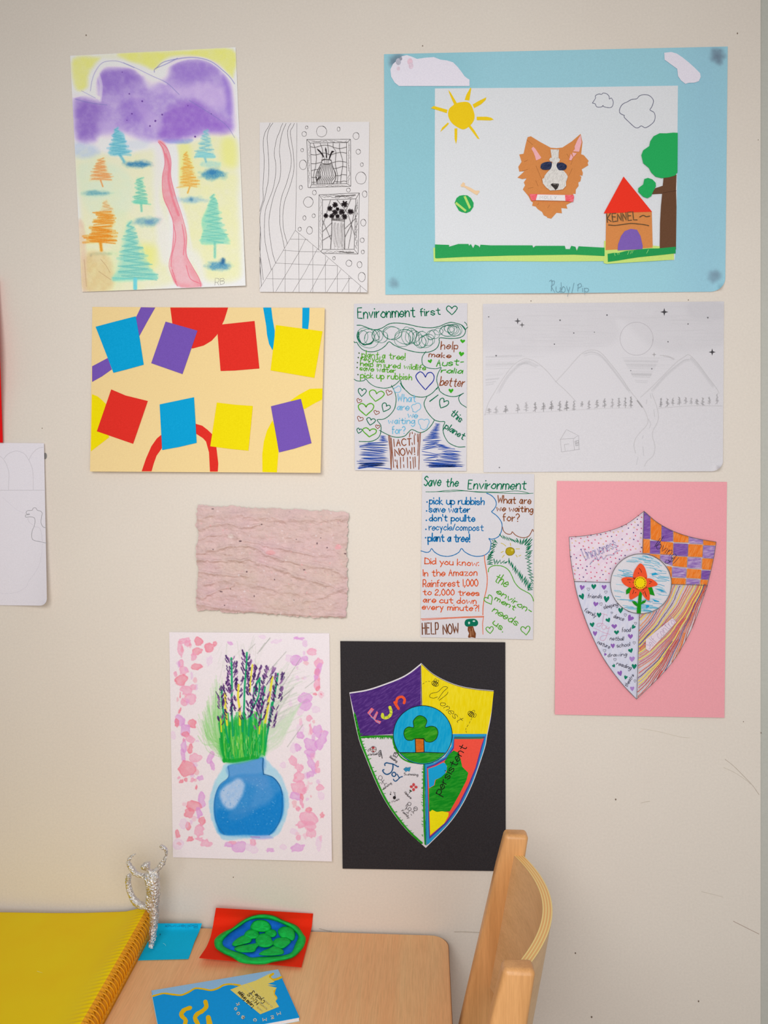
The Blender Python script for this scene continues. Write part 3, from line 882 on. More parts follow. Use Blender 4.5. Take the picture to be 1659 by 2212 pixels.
for x, y, r in ((645, 478, 78), (480, 590, 76), (945, 450, 98), (1140, 690, 84), (725, 610, 44), (640, 720, 82), (855, 700, 88), (350, 820, 62), (540, 835, 66), (725, 840, 50), (950, 855, 76)):
    for k in range(11):
        a = k * 2 * math.pi / 11 + q.rnd.uniform(-0.2, 0.2)
        q.line([(x + 0.15 * r * math.cos(a), y + 0.15 * r * math.sin(a)), (x + r * math.cos(a), y + r * math.sin(a))], 2.0, (46, 38, 42))
    q.ring(x, y, r * 0.55, r * 0.55, 2.2, (46, 38, 42), jit=0.1)
q.lines('550,650 600,690|410,830 490,832|660,780 690,960|780,770 770,970|890,760 900,800|725,870 735,960|590,860 610,950', 0.9, K)
sh.finish()

# ================================================================== blue collage with the dog
sh = Sheet('dog_collage', 'large pale blue card with a paper collage of a ginger dog, kennel, tree and sun', 'collage',
           [(829.5, 117), (1572, 100.5), (1566.5, 630), (832.5, 636.5)], off=lambda u, v: 0.0022 + 0.005 * np.exp(-((u - 0.52) / 0.2) ** 2) * v ** 8)
cv = Canvas(sh, (150, 198, 212), 4.0)
cv.area('829,117 1000,112 1000,640 830,640', (138, 190, 202), 0.7, 70, 0.2, 80); cv.area('1480,100 1572,100 1566,632 1480,632', (146, 190, 210), 0.6, 60)
for x, y, rx, ry, o in ((858, 132, 17, 15, 0.6), (1550, 122, 13, 17, 0.62), (1543, 597, 13, 13, 0.42), (851, 613, 9, 9, 0.4)):
    cv.blob(x, y, rx, ry, (94, 104, 122), o, 7, wob=4, grain=0.3, gs=8)
sh.sheet(pigment_mat('blue_card', 0.75), 'backing_card', canvas=cv, chamfer=(0.045, 0.055, 0.012))
C1, C2, C3, C4 = (810, 80, .25919), (1220, 80, .26462), (810, 380, .25919), (1220, 380, .26462)
p = sh.pen(*C1)
pic = p.part('picture_sheet')
d = Pen(sh, 0, 0, 1); d.use(pic)
d.cut('939.5,191 1200,189 1464.5,185 1463,350 1460.5,532 1457,562 1200,565 940,563 939,400', WHITE)
sh.floor = pic.top
cloud_c = (222, 217, 230)
p.part('paper_cloud', label='long pale paper cloud at the top left of the blue card')
p.cut('200,408 165,380 135,330 128,270 150,225 190,190 225,160 265,150 310,165 350,182 420,172 490,167 545,188 600,195 650,210 690,250 725,295 745,325 770,345 788,355 788,408', cloud_c)
for x, y, r, c in ((195, 205, 22, (176, 176, 190)), (215, 180, 12, (150, 152, 166)), (292, 205, 22, (222, 190, 204)), (300, 240, 20, (216, 196, 210)), (195, 262, 14, (214, 196, 208))):
    p.disc(x, y, r, paper_mat(c, 0.12, 'smudge'), ry=r * 1.3)
p2 = p.to(*C2); p2.part('paper_cloud', label='small curved paper cloud at the top right of the blue card')
p2.cut('812,128 870,122 915,135 960,165 1010,205 1060,250 1105,295 1110,325 1095,360 1060,372 1010,374 985,382 950,355 925,320 918,260 870,225 815,185', cloud_c)
sy = (236, 194, 26)
p.part('sun'); p.cut('680,550 760,540 800,565 828,640 825,690 795,735 745,768 700,758 640,715 610,655 618,600 650,570', sy, smooth=True)
for q in ('612,440 630,462 665,520 683,552 660,562 645,530 618,465', '798,418 802,432 786,528 748,524 762,480', '928,502 922,525 885,560 826,592 814,562 860,535', '848,664 930,664 968,672 990,688 960,695 848,692',
          '795,735 830,780 872,850 855,846 820,800 780,748', '663,762 686,760 684,850 676,892 664,850', '608,712 616,722 590,750 545,790 560,755', '466,592 490,574 604,606 598,634 530,612'):
    p.part('sun_ray'); p.cut(q, sy)
p2.part('drawn_cloud'); ck = (108, 108, 128)
p2.curve('225,540 250,500 250,480 275,465 300,467 315,457 345,465 362,485 364,506 380,498 396,530 388,565 365,577 318,568 312,558 300,570 262,570 248,545 228,540', 1.3, ck, n=4)
p2.part('drawn_cloud')
p2.curve('486,640 452,622 448,590 470,550 512,528 545,510 588,503 610,480 650,470 690,478 718,505 724,530 710,570 696,595 728,615 738,650 728,690 690,725 655,740 625,725 600,740 570,735 510,680 486,655 486,640', 1.4, ck, n=4)
# dog
D = (1105, 280, 180 / 1659)
g = p.to(*D); tan = (205, 132, 74)
head = g.part('dog_head')
g.cut('320,150 385,132 560,240 780,360 900,370 1015,355 1200,235 1375,85 1412,250 1385,490 1440,510 1535,620 1515,660 1528,710 1395,790 1420,860 1410,920 1350,905 1390,940 1370,1030 1330,1050 1335,1120 1280,1190 1275,1280 1225,1275 1240,1340 1215,1435 1090,1500 1112,1572 990,1560 1002,1665 895,1655 790,1772 710,1755 705,1735 640,1705 610,1640 520,1580 480,1530 410,1515 425,1450 385,1420 340,1330 300,1280 225,1190 270,1110 245,1050 300,970 210,985 120,955 260,825 155,835 135,740 200,640 155,495 240,480 280,300', tan)
g.lines('485,720 545,860 600,990 615,1060|1210,620 1180,700|1210,770 1140,920|300,200 420,300|250,640 330,600|200,830 330,790|330,1170 430,1150|480,1010 530,1130|1100,480 1150,560|520,1500 540,1460|720,1560 760,1500', 0.6, (150, 92, 48))
g.part('inner_ear', head); g.cut('430,340 470,375 540,480 592,555 570,580 490,612 470,540 440,460 395,380', (234, 168, 172), h=0.0003)
g.part('inner_ear', head); pe = (234, 170, 174)
g.cut('1375,105 1395,250 1345,440 1220,430 1260,390 1255,340 1310,210', pe, h=0.0003); g.cut('1210,455 1300,470 1235,545 1215,500', pe, h=0.0003); g.cut('1180,480 1225,550 1190,612 1145,605', pe, h=0.0003)
mz = crayon_mat((176, 172, 168), (216, 212, 208), 1.2, 700, 0.25, 0.3, 0.55)
g.part('muzzle', head); g.cut('775,392 945,395 935,560 965,590 950,640 910,660 895,720 950,800 1040,820 1100,890 1120,940 1085,1040 1085,1120 1020,1190 910,1205 770,1212 690,1150 625,1070 612,985 650,960 660,910 720,840 780,780 815,640 775,635 748,595 775,560 800,560', mz, h=0.0003)
g.part('eye', head); eyc = crayon_mat((34, 40, 66), (58, 66, 96), 0.6, 500, 0.3)
g.fill('578,735 600,680 680,645 770,640 802,670 795,740 760,790 640,798 585,770', eyc, True)
g.part('eye', head); g.fill('900,690 920,665 1000,655 1060,680 1098,715 1090,765 1050,800 950,808 900,740', eyc, True)
g.part('nose', head); g.fill('780,1085 820,1068 880,1075 940,1075 940,1110 915,1170 875,1205 840,1160 790,1110', (56, 50, 48)); g.lines('830,1085 880,1095|905,1090 920,1110', 0.9, (150, 146, 140))
g.part('collar', head); rc = crayon_mat((236, 84, 96), (240, 124, 130), 0.5, 500, 0.3)
g.cut('350,1280 510,1285 1070,1300 1235,1300 1245,1340 1225,1440 1070,1420 480,1405 400,1415', rc, h=0.0003)
g.part('name_tag', head); g.cut('515,1292 1065,1302 1072,1418 485,1405', (224, 220, 222), h=0.0003)
g.text('MOLLY', 565, 1380, 890, 1388, 60, 0.55, (150, 148, 152))
b = p.to(*C3)
b.part('paper_bone'); b.cut('712,80 735,52 750,62 748,78 800,100 835,122 868,122 872,132 850,160 830,150 800,130 740,92 722,92', (232, 196, 158))
ball = b.part('paper_ball'); gr = (40, 158, 86)
b.cut('735,160 770,162 800,185 822,225 820,258 795,295 760,310 720,300 700,290 680,255 664,225 680,185 705,165', gr)
b.part('ball_stripe', ball); b.cut('738,172 756,166 800,262 785,276', (176, 212, 110), h=0.0003)
b.part('ball_stripe', ball); b.cut('678,216 764,286 752,300 668,232', (176, 212, 110), h=0.0003)
q = p.to(*C4)
q.part('grass_strip', label='pale green paper strip along the picture sheet'); lg = (192, 216, 118)
d.use(q.buf); d.cut('936,535 1310,540 1310,564 1200,565 1060,564 937,565', lg, h=0.0004); d.use(q.buf); d.cut('1305,520 1455,535 1456,561 1310,570 1304,568', lg, h=0.0004)
sh.floor += .0005
wl = q.part('paper_kennel'); q.cut('338,300 710,292 718,585 660,590 333,606', (206, 132, 74))
q.part('roof', wl); q.cut('480,5 712,292 530,298 318,306', (232, 52, 34))
q.part('doorway', wl); q.cut('432,608 435,560 460,490 490,450 540,432 590,440 618,490 636,570 634,598', (122, 92, 172), h=0.0003)
q.part('kennel_lettering', wl); kk = (92, 74, 52)
q.text('KENNEL', 348, 376, 590, 358, 66, 1.9, kk, 0.0, 0.3); q.curve('612,335 640,322 665,332 694,328', 2.0, kk); q.curve('358,400 410,404 470,396 540,388 600,392 640,396 686,406', 1.8, kk)
tr = q.part('paper_tree')
q.cut('808,0 912,-10 908,110 912,250 908,600 775,590 778,380 785,250 795,145 705,150 740,100 800,80', (100, 68, 48))
q.line('800,138 850,130 912,120', 0.7, (64, 42, 30))
t2 = p.to(*C2)
t2.part('large_crown', tr); tg = (36, 164, 88)
t2.cut('775,785 830,786 885,780 922,782 920,1105 900,1130 850,1145 790,1152 740,1140 705,1105 686,1068 640,1030 625,965 640,925 690,890 698,850 725,810', tg, h=0.0006)
q.part('small_crown', tr); q.cut('650,25 680,16 715,28 742,55 744,85 725,120 705,165 675,182 640,170 600,130 600,100 640,70', tg, h=0.0006)
q.part('grass_strip', label='dark green torn paper grass strip')
d.use(q.buf); d.cut('939.6,528 970,529 970,533 990,527 1012,527 1013,531 1017,527 1022,536 1026,528 1034,531 1036,535 1038,528.5 1060,530 1150,530 1152,535 1157,531 1220,531 1222,538 1231,538 1234,531 1243,533 1246,542 1250,532 1306,535 1306,553 1240,550 1100,552 1000,555 943,558 940,557', (40, 152, 82), h=0.0006)
q.part('grass_strip', label='short dark green paper grass strip in front of the kennel')
q.cut('350,636 400,628 440,628 500,612 560,606 640,596 690,592 760,592 905,578 905,632 760,648 675,656 600,664 520,676 440,690 352,702', (34, 146, 78), h=0.0012)
q.lines('403,625 412,652|428,626 436,645|440,626 448,640|525,612 512,642|545,612 535,638|558,610 548,632|684,600 668,632', 0.9, (150, 210, 120))
b.part('pencil_name'); pn = (106, 136, 150)
b.curve('1452,878 1475,872 1470,960', 0.8, pn); b.curve('1468,880 1495,875 1490,905 1470,920 1500,972', 0.8, pn)
b.text('uby', 1512, 972, 1625, 974, 84, 0.8, pn, 0.0, 0.5)
b.lines('1640,978 1660,890', 0.7, pn); q.use(b.buf); q.curve('102,892 128,878 136,900 106,918', 0.8, pn); q.line('110,882 106,942', 0.8, pn)
q.text('ip', 148, 946, 196, 944, 56, 0.8, pn)
sh.finish()

# ================================================================== apricot collage
sh = Sheet('cut_paper_collage', 'apricot orange sheet with red, blue, yellow and purple cut paper rectangles and bands', 'collage',
           [(199.5, 663), (701.5, 665), (692.5, 1021.5), (194.5, 1018.5)], off=lambda u, v: 0.0030 + 0.010 * v ** 5 + 0.006 * u ** 6)
sh.sheet(paper_mat((252, 210, 152), 0.04), 'backing_sheet')
p = sh.pen(170, 640, 0.33755)
R, B, Y, V = (222, 46, 36), (0, 160, 214), (250, 218, 2), (116, 84, 178)
def band(s, c): p.part('paper_band'); p.cut(s, c, h=0.0003)
def card(s, c): p.part('paper_rectangle'); p.cut(s, c, h=0.0004, base=0.0003)
band('398,70 490,72 440,160 388,255 366,136', V); band('86,448 186,395 212,468 150,512 86,548', V)
band('586,72 956,72 932,150 908,200 884,248 850,285 800,315 730,334 690,330 640,260 600,180', R)
band('1180,72 1232,72 1240,140 1254,220 1252,300 1240,345 1218,305 1205,245 1200,190', B); band('1432,73 1477,73 1475,150 1468,210 1430,205', B)
band('85,627 120,640 150,665 175,690 150,780 195,902 140,945 78,992', Y)
band('403,1120 430,1040 465,960 500,910 530,885 532,972 498,1020 480,1070 466,1120', R)
band('748,816 790,828 825,855 856,885 880,960 893,1070 890,1122 840,1122 834,1000 815,930 795,908 752,880', R)
band('1240,795 1262,850 1278,995 1268,1127 1176,1124 1175,1010 1185,930 1205,860', Y); band('1355,668 1410,630 1480,592 1560,590 1558,660 1500,690 1445,722 1400,700', Y)
card('108,195 220,165 365,128 392,280 416,438 300,470 222,490 180,380', B); card('556,162 760,220 664,498 464,428', V)
card('884,184 1125,158 1156,462 1000,475 908,478', R); card('1262,184 1380,200 1560,224 1508,522 1380,500 1228,474', Y)
card('208,596 300,635 442,670 348,944 116,864', R); card('518,692 738,646 755,938 640,965 534,984', B)
card('884,680 1000,694 1114,702 1086,988 980,978 842,960', Y); card('1230,704 1422,656 1490,940 1380,975 1282,999', V)
sh.finish()

# ================================================================== "Environment first" poster
sh = Sheet('environment_poster', 'white felt pen poster headed Environment first, with a tree of cloud bubbles and hearts', 'poster',
           [(764.5, 656), (1009.5, 655), (1007.5, 1017.5), (766.5, 1016)], off=lambda u, v: 0.0020 + 0.002 * v ** 4)
sh.sheet(paper_mat((219, 216, 222))); sh.pen_width = 1.22
E1, E2 = (740, 640, .17480), (740, 820, .17480)
DG, LG, BR, NV, LB, BL = (0, 112, 78), (92, 172, 38), (146, 78, 44), (42, 58, 158), (118, 188, 220), (46, 84, 176)
p = sh.pen(*E1); q = sh.pen(*E2)
p.part('title_lettering'); p.text('Environment', 190, 272, 895, 252, 128, 2.0, DG, 0, .25); p.text('first', 962, 244, 1208, 222, 90, 1.9, DG, 0, .25)
def hearts(pen, rows, name='heart'):
    for x, y, w, h, c, r, lw in rows:
        pen.part(name); pen.heart(x, y, w, h, c, r, lw)
hearts(p, [(1350, 175, 130, 105, DG, 0, 1.7), (1484, 558, 60, 48, (60, 172, 30), 0.1, None), (1468, 715, 66, 60, (60, 172, 30), 0.15, None), (1082, 805, 56, 48, (60, 172, 30), -.3, None), (1024, 1045, 225, 215, NV, 0, 1.8)])
hearts(q, [(1340, 140, 62, 56, (60, 172, 30), 0, None), (240, 160, 100, 100, DG, 0.1, 1.5), (416, 203, 180, 135, LG, .15, 1.8), (570, 165, 76, 62, BR, .35, 1.3), (202, 265, 60, 52, BR, .4, 1.2), (290, 370, 190, 150, LG, 0, 2.0),
           (530, 350, 105, 105, DG, .5, 1.5), (418, 410, 66, 50, BR, .3, 1.2), (214, 488, 76, 58, BR, .4, 1.2), (348, 520, 105, 90, DG, .2, 1.5), (434, 585, 54, 46, BR, .1, 1.2), (204, 635, 64, 62, DG, .3, 1.4), (334, 655, 170, 105, LG, .1, 1.9), (1240, 300, 115, 120, DG, .5, 1.6)])
p.part('tree_outline')
p.curve('178,358 230,360 300,385 370,410 440,408 500,385 560,348 620,332 700,332 800,345 900,368 1000,385 1110,388 1200,370 1270,340 1340,322 1410,335 1470,355 1510,395 1518,440 1490,490 1430,515 1360,522 1300,522 1200,515 1195,570 1175,625 1130,665 1060,690 960,695 860,680 740,645 640,605 576,562 530,610 470,655 400,682 320,684 250,660 200,610 176,570 150,572 142,560', 1.3, DG)
p.curves('142,1025 180,1045 230,1048 270,1038 286,1020 330,1070 390,1110 450,1128 530,1135 600,1120 660,1085 712,1040 730,1090 770,1150|1030,682 990,740 980,790 990,840 1030,875 1090,892 1160,895 1218,880 1190,930 1168,990 1165,1050 1180,1110 1165,1150|1180,1110 1196,1150|1508,320 1530,340 1536,360|1545,380 1520,410|1470,355 1500,395 1515,415', 1.2, DG)
q.curves('603,72 640,140 660,220 655,310 630,380 570,450 500,490 428,498 470,560 475,620 460,690 420,735 340,765 205,765|712,40 740,90 790,140 850,190 940,215 1030,210 1110,165 1180,95 1200,140 1260,185 1330,207 1400,208 1450,190 1495,168|1040,215 1012,270 1010,320 1040,390 1090,455 1140,500 1200,518 1262,522 1245,580 1245,650 1270,720 1320,785 1420,830 1515,830|1480,175 1440,210 1438,250 1465,300 1528,342|456,628 540,672 620,705 700,712 770,695 810,655 850,618 890,628 940,652 990,650 1050,615 1100,560 1135,500', 1.3, DG)
p.part('scribbled_foliage'); sg = (58, 136, 112)
for x, y, rx, ry in ((285, 490, 108, 105), (320, 520, 128, 120), (330, 520, 60, 78), (250, 500, 62, 80), (430, 490, 66, 80), (410, 480, 48, 66), (480, 500, 78, 72), (600, 450, 100, 80), (620, 460, 110, 78), (740, 530, 100, 95), (770, 500, 120, 90), (800, 490, 72, 110),
                     (845, 490, 70, 95), (880, 500, 66, 80), (920, 520, 60, 85), (980, 530, 78, 98), (960, 560, 72, 80), (1030, 560, 86, 76), (1060, 540, 80, 72), (1090, 480, 52, 56), (1130, 470, 66, 54), (1185, 435, 56, 40), (1290, 425, 90, 66), (1330, 430, 130, 72), (1370, 410, 72, 66), (1390, 420, 90, 70), (1370, 412, 46, 46), (1320, 400, 64, 50)):
    p.ring(x, y, rx, ry, 0.75, sg, jit=.06, start=p.rnd.uniform(0, 6), sweep=1.25, n=14)
for k in range(3): p.curve([(185 + 8 * k, 440), (190 + 10 * k, 530), (260, 590 + 6 * k), (340, 590 - 6 * k), (385, 540)], 1.0, DG)
p.part('pledge_list_lettering')
p.text('plant a tree!', 238, 752, 770, 786, 78, 1.5, LG, 0, .4); p.text('recycle', 222, 792, 506, 822, 66, 1.5, LG, 0, .4); p.text('help injured wildlife', 218, 858, 1026, 915, 66, 1.5, LG, 0, .4)
p.text('save water', 212, 915, 650, 945, 62, 1.5, LG, 0, .4); p.text('pick up rubbish', 222, 1008, 855, 1034, 72, 1.6, LG, 0, .4)
for x, y in ((204, 702), (194, 757), (184, 820), (180, 880), (190, 968)): p.disc(x, y, 9, (70, 100, 50))
p.part('slogan_lettering', label='brown and green lettering')
p.text('help', 1212, 652, 1425, 655, 92, 1.6, BR, .1, .4); p.text('make', 1065, 748, 1330, 762, 62, 1.6, BR, .1, .4); p.text('better', 1200, 1100, 1500, 1118, 110, 1.7, BR, .15, .4)
p.text('Aust-', 1160, 865, 1490, 850, 82, 1.7, (60, 160, 40), .2, .4); p.text('ralia', 1220, 945, 1480, 955, 62, 1.7, (60, 160, 40), .15, .4)
q.part('bubble_lettering', label='pale blue lettering')
q.text('What', 680, 272, 905, 275, 92, 1.6, LB, 0, .3); q.text('are', 675, 375, 820, 378, 80, 1.6, LB, 0, .3); q.text('we', 808, 470, 925, 472, 72, 1.6, LB, 0, .3); q.text('waiting', 566, 545, 890, 545, 76, 1.6, LB, 0, .3); q.text('for?', 612, 668, 775, 665, 88, 1.6, LB, 0, .3)
q.curves('640,150 636,110 660,98 690,78 716,95 720,130 700,155 670,160 640,150|870,395 862,360 850,335 868,310 895,306 915,292 950,295 968,330 955,365 925,385 905,402 870,395|965,600 955,560 940,540 940,500 980,488 1010,500 1030,490 1062,495 1070,530 1055,560 1040,600 1000,618 965,600', 1.2, LB)
q.part('letter', label='dark green letter I'); q.lines('1078,268 1180,190', 1.8, DG); q.part('word', label='dark green word this'); q.text('this', 1330, 430, 1448, 528, 88, 1.7, DG, 0, .3); q.part('word', label='dark green word planet'); q.text('planet', 1258, 598, 1485, 742, 84, 1.7, DG, 0, .3)
q.part('tree_trunk'); 
q.lines('568,692 590,900 600,1110|582,692 604,900 602,1110|962,655 950,860 942,1110|945,672 935,800 930,940|925,672 930,770|600,720 615,900 632,1085|632,735 640,830|825,710 835,655|885,690 888,800|860,650 862,668|895,665 897,685|858,780 862,805|650,990 652,1010|672,995 680,1100|715,960 718,1095|752,955 752,1010|755,1050 758,1085|800,960 804,1090|835,955 836,975|838,1010 842,1100|870,960 878,1095|895,955 900,1080|668,1060 672,1085', 1.4, BR)
q.part('act_now_lettering', label='brown lettering on the trunk'); q.text('ACT', 668, 820, 850, 812, 82, 1.7, BR, 0, .2); q.text('NOW!', 650, 945, 890, 925, 88, 1.7, BR, 0, .2)
q.part('blue_scribble', label='blue scribble left of the trunk')
for a0, a1, b0, b1, n in (((470, 695), (440, 760), (535, 690), (560, 770), 9), ((300, 780), (190, 830), (555, 770), (550, 850), 8), ((210, 830), (200, 1000), (550, 860), (550, 1010), 16), ((200, 1010), (200, 1100), (520, 1020), (520, 1070), 12)):
    q.zigzag(a0, a1, b0, b1, n, 1.0, BL, .09)
q.curve('200,1100 320,1082 460,1090 595,1105', 1.4, BL); q.zigzag((230, 1030), (215, 1075), (510, 1040), (515, 1060), 8, 1.4, BL, .07)
q.part('blue_scribble', label='blue scribble right of the trunk')
for a0, a1, b0, b1, n in (((1150, 545), (1080, 650), (1205, 540), (1205, 640), 12), ((1080, 650), (1000, 740), (1205, 650), (1210, 730), 10), ((1000, 750), (985, 880), (1210, 740), (1200, 830), 9), ((1130, 790), (1210, 850), (1240, 800), (1380, 855), 7), ((1200, 860), (1180, 980), (1480, 890), (1470, 1000), 12), ((985, 890), (1000, 990), (1200, 920), (1190, 960), 5), ((1000, 980), (1040, 1060), (1470, 1000), (1480, 1075), 9), ((1040, 1050), (1050, 1085), (1400, 1050), (1440, 1080), 12)):
    q.zigzag(a0, a1, b0, b1, n, 1.0, BL, .09)
sh.finish()

# ================================================================== "Save the Environment" poster
sh = Sheet('environment_poster', 'white felt pen poster headed Save the Environment, ending in HELP NOW, above the black sheet', 'poster',
           [(912, 1022), (1154, 1024), (1151.5, 1381.5), (908.5, 1376.5)], off=lambda u, v: 0.0030 + 0.002 * u * v ** 3)
sh.sheet(paper_mat((220, 217, 223))); sh.pen_width = 1.22
H1, H2 = (890, 1010, .17480), (890, 1190, .17480)
DG, LG, BR, BU, OR = (0, 120, 82), (88, 168, 42), (146, 84, 46), (20, 116, 178), (222, 92, 40)
p = sh.pen(*H1); q = sh.pen(*H2)
p.part('title_lettering'); p.text('Save', 150, 226, 352, 226, 120, 2.0, DG, .1, .3); p.text('the', 418, 232, 565, 230, 100, 2.0, DG, .15, .3); p.text('Environment', 690, 262, 1405, 268, 112, 2.0, DG, .1, .3)
p.curves('168,300 300,298 420,285 560,278 700,292 860,308 1040,312 1200,318 1400,322 1500,316|300,298 460,298 620,288 760,296 940,300 1100,302 1260,290 1360,296 1462,322', 1.0, DG)
p.part('cloud_outline', label='blue outline')
p.curve('922,316 980,345 1020,385 1040,430 1035,480 1000,530 985,548 1040,590 1085,640 1112,700 1108,770 1080,840 1030,875 980,885 950,878 975,920 972,980 950,1040 890,1085 800,1098 720,1080 650,1040 612,1000 580,1045 520,1080 440,1098 350,1085 280,1045 242,1002 220,1035 180,1048 112,1030', 1.5, BU)
p.part('pledge_list_lettering')
p.text('pick up rubbish', 215, 452, 890, 460, 88, 2.0, BU, 0, .3); p.text('save water', 210, 552, 712, 556, 84, 2.0, BU, 0, .3); p.text("don't poullte", 215, 660, 775, 664, 80, 2.0, BU, 0, .3); p.text('recycle/compost', 210, 772, 880, 780, 78, 1.6, BU, 0, .3); p.text('plant a tree!', 198, 910, 710, 918, 96, 2.3, BU, 0, .3)
for x, y in ((186, 426), (180, 536), (177, 652), (172, 763), (168, 867)): p.disc(x, y, 10, BU)
p.part('question_lettering', label='brown lettering')
p.text('What are', 1060, 440, 1470, 450, 92, 1.8, BR, 0, .3); p.text('we waiting', 1045, 535, 1495, 552, 74, 1.8, BR, 0, .3); p.text('for?', 1125, 660, 1330, 662, 90, 1.8, BR, 0, .3)
p.curve('1118,735 1130,780 1165,815 1205,825 1230,815 1240,795 1280,835 1340,862 1400,865 1445,845 1470,805 1490,765 1500,790', 1.4, BR)
p.part('drawn_sun'); yc = (182, 160, 22)
p.disc(1212, 1035, 54, yc, ry=50); p.ring(1212, 1035, 54, 50, 1.2, (140, 120, 20)); p.disc(1235, 1020, 14, (214, 200, 80))
p.lines('1100,935 1130,945 1160,970|1215,935 1220,968|1285,1005 1330,1004|1100,1050 1128,1036|1140,1082 1115,1112|1285,1080 1300,1105|1320,1095 1345,1082', 1.2, (206, 186, 70))
p.part('grass_scribble', label='dark green hatching round the sun')
p.zigzag((1090, 825), (1290, 900), (1110, 880), (1330, 940), 16, 1.6, DG, .15); p.zigzag((1300, 880), (1490, 855), (1330, 945), (1400, 960), 9, 1.6, DG, .12); p.zigzag((1480, 890), (1490, 1100), (1400, 960), (1430, 1120), 13, 1.5, DG, .15)
p.zigzag((1030, 890), (930, 1130), (1060, 930), (980, 1100), 18, 1.6, DG, .25); p.zigzag((990, 905), (960, 1090), (1030, 900), (1010, 1060), 10, 1.5, DG, .2)
q.zigzag((940, 50), (925, 180), (1010, 40), (990, 170), 9, 1.5, DG, .15); q.zigzag((1010, 100), (1200, 130), (1000, 170), (1160, 150), 9, 1.6, DG, .12); q.zigzag((1190, 90), (1480, 400), (1180, 150), (1450, 510), 28, 1.5, DG, .15); q.zigzag((1400, 20), (1440, 350), (1460, 10), (1500, 370), 17, 1.5, DG, .18)
q.zigzag((1470, 370), (1440, 480), (1500, 400), (1490, 490), 8, 1.5, DG, .15)
q.part('fact_lettering', label='orange lettering')
q.text('Did you know:', 160, 160, 820, 188, 74, 1.7, OR, 0, .3); q.text('In the Amazon', 138, 312, 805, 304, 80, 1.7, OR, 0, .3); q.text('Rainforest 1,000', 138, 444, 812, 436, 84, 1.7, OR, 0, .3); q.text('to 2,000 trees', 138, 542, 828, 554, 72, 1.7, OR, 0, .3)
q.text('are cut down', 140, 636, 795, 654, 72, 1.7, OR, 0, .3); q.text('every minute?!', 126, 722, 822, 742, 72, 1.7, OR, 0, .3)
q.curves('895,55 900,130 920,250 930,340 922,460 895,580 880,680 876,790', 1.5, (226, 112, 70)); q.lines('112,840 300,832 600,818 885,808|125,855 400,838 640,825 880,818|885,810 872,900 878,1030', 1.2, (226, 118, 84))
q.part('help_now_lettering', label='dark brown lettering'); q.text('HELP', 128, 1032, 330, 1026, 140, 1.9, (116, 62, 30), 0, .2); q.text('NOW', 388, 1032, 580, 1020, 124, 1.9, (116, 62, 30), 0, .2)
q.part('drawn_tree'); q.fill('650,885 670,850 720,840 780,842 812,870 815,905 790,930 740,930 700,940 660,925', (0, 112, 86), True); q.disc(705, 890, 12, (200, 220, 214), ry=16); q.disc(765, 868, 16, (200, 220, 214), ry=10)
q.fill('690,935 755,930 770,980 790,1020 785,1078 740,1068 700,1075 692,1060 705,1020 688,980', (122, 68, 36)); q.lines('715,960 722,1060|745,950 755,1040|730,990 728,1070', 1.0, (180, 130, 96))
q.part('slope_lettering', label='green lettering on the slope')
q.text('the', 1010, 370, 1160, 450, 118, 1.8, LG, .1, .3); q.text('environ-', 1040, 520, 1455, 775, 74, 1.7, LG, .1, .3); q.text('ment', 1018, 605, 1262, 732, 62, 1.7, LG, .1, .3); q.text('needs', 990, 750, 1290, 925, 84, 1.7, LG, .1, .3); q.text('us.', 992, 900, 1118, 1000, 76, 1.8, LG, 0, .3)
q.curve('942,260 952,215 1000,185 1070,182 1130,195 1190,235 1230,300 1270,390 1330,460 1400,500 1460,535 1490,580 1500,618', 1.5, LG)
hearts(q, [(952, 610, 105, 110, LG, -.5, 1.6), (962, 980, 90, 85, LG, -.1, 1.5), (1405, 985, 115, 105, LG, -.1, 1.6)])
sh.finish()

# ================================================================== pencil mountains
sh = Sheet('pencil_drawing', 'white sheet with a faint pencil night landscape of mountains, moon, stars and a river', 'drawing',
           [(1043, 656.5), (1564, 651), (1561.5, 1018), (1044.5, 1020)], off=lambda u, v: 0.0022 + 0.004 * u * v ** 4)
FR = (1020, 640, .34961)
cv = Canvas(sh, (217, 214, 219), 1.0, *FR)
gp = (186, 184, 188)
for k in range(150):
    y = cv.rnd.uniform(60, 470); x = cv.rnd.uniform(80, 1400); L = cv.rnd.uniform(90, 420)
    if 880 < x + L and x < 1130 and 150 < y < 370: continue
    if y > 330 and (180 < x < 560 or 560 < x < 900 or x > 1180): continue
    x1 = min(x + L, 1540)
    cv.stroke([(x, y), ((x + x1) / 2, y + cv.rnd.uniform(-3, 3)), (x1, y + cv.rnd.uniform(-6, 14))], 4, gp, cv.rnd.uniform(0.1, 0.3), 0.5, 20)
for k in range(40): 
    y = cv.rnd.uniform(380, 540); w = (560 - y) * 0.7 + 25
    cv.stroke([(1050 - w * .8, y), (1050 + w * .7, y + 4)], 5, gp, .2, .5)
for k in range(26):
    y = cv.rnd.uniform(360, 560); cv.stroke([(85, y), (90 + (560 - y) * 1.0 + 30, y - 8)], 4, gp, .25, .5)
cv.area('1340,40 1550,40 1550,140 1360,130', (196, 194, 200), .5, 20, .4, 20); cv.area('80,50 1540,40 1540,300 1150,330 900,130 850,300 80,340', (206, 203, 208), .5, 30, .4, 60)
mg = (182, 179, 181)
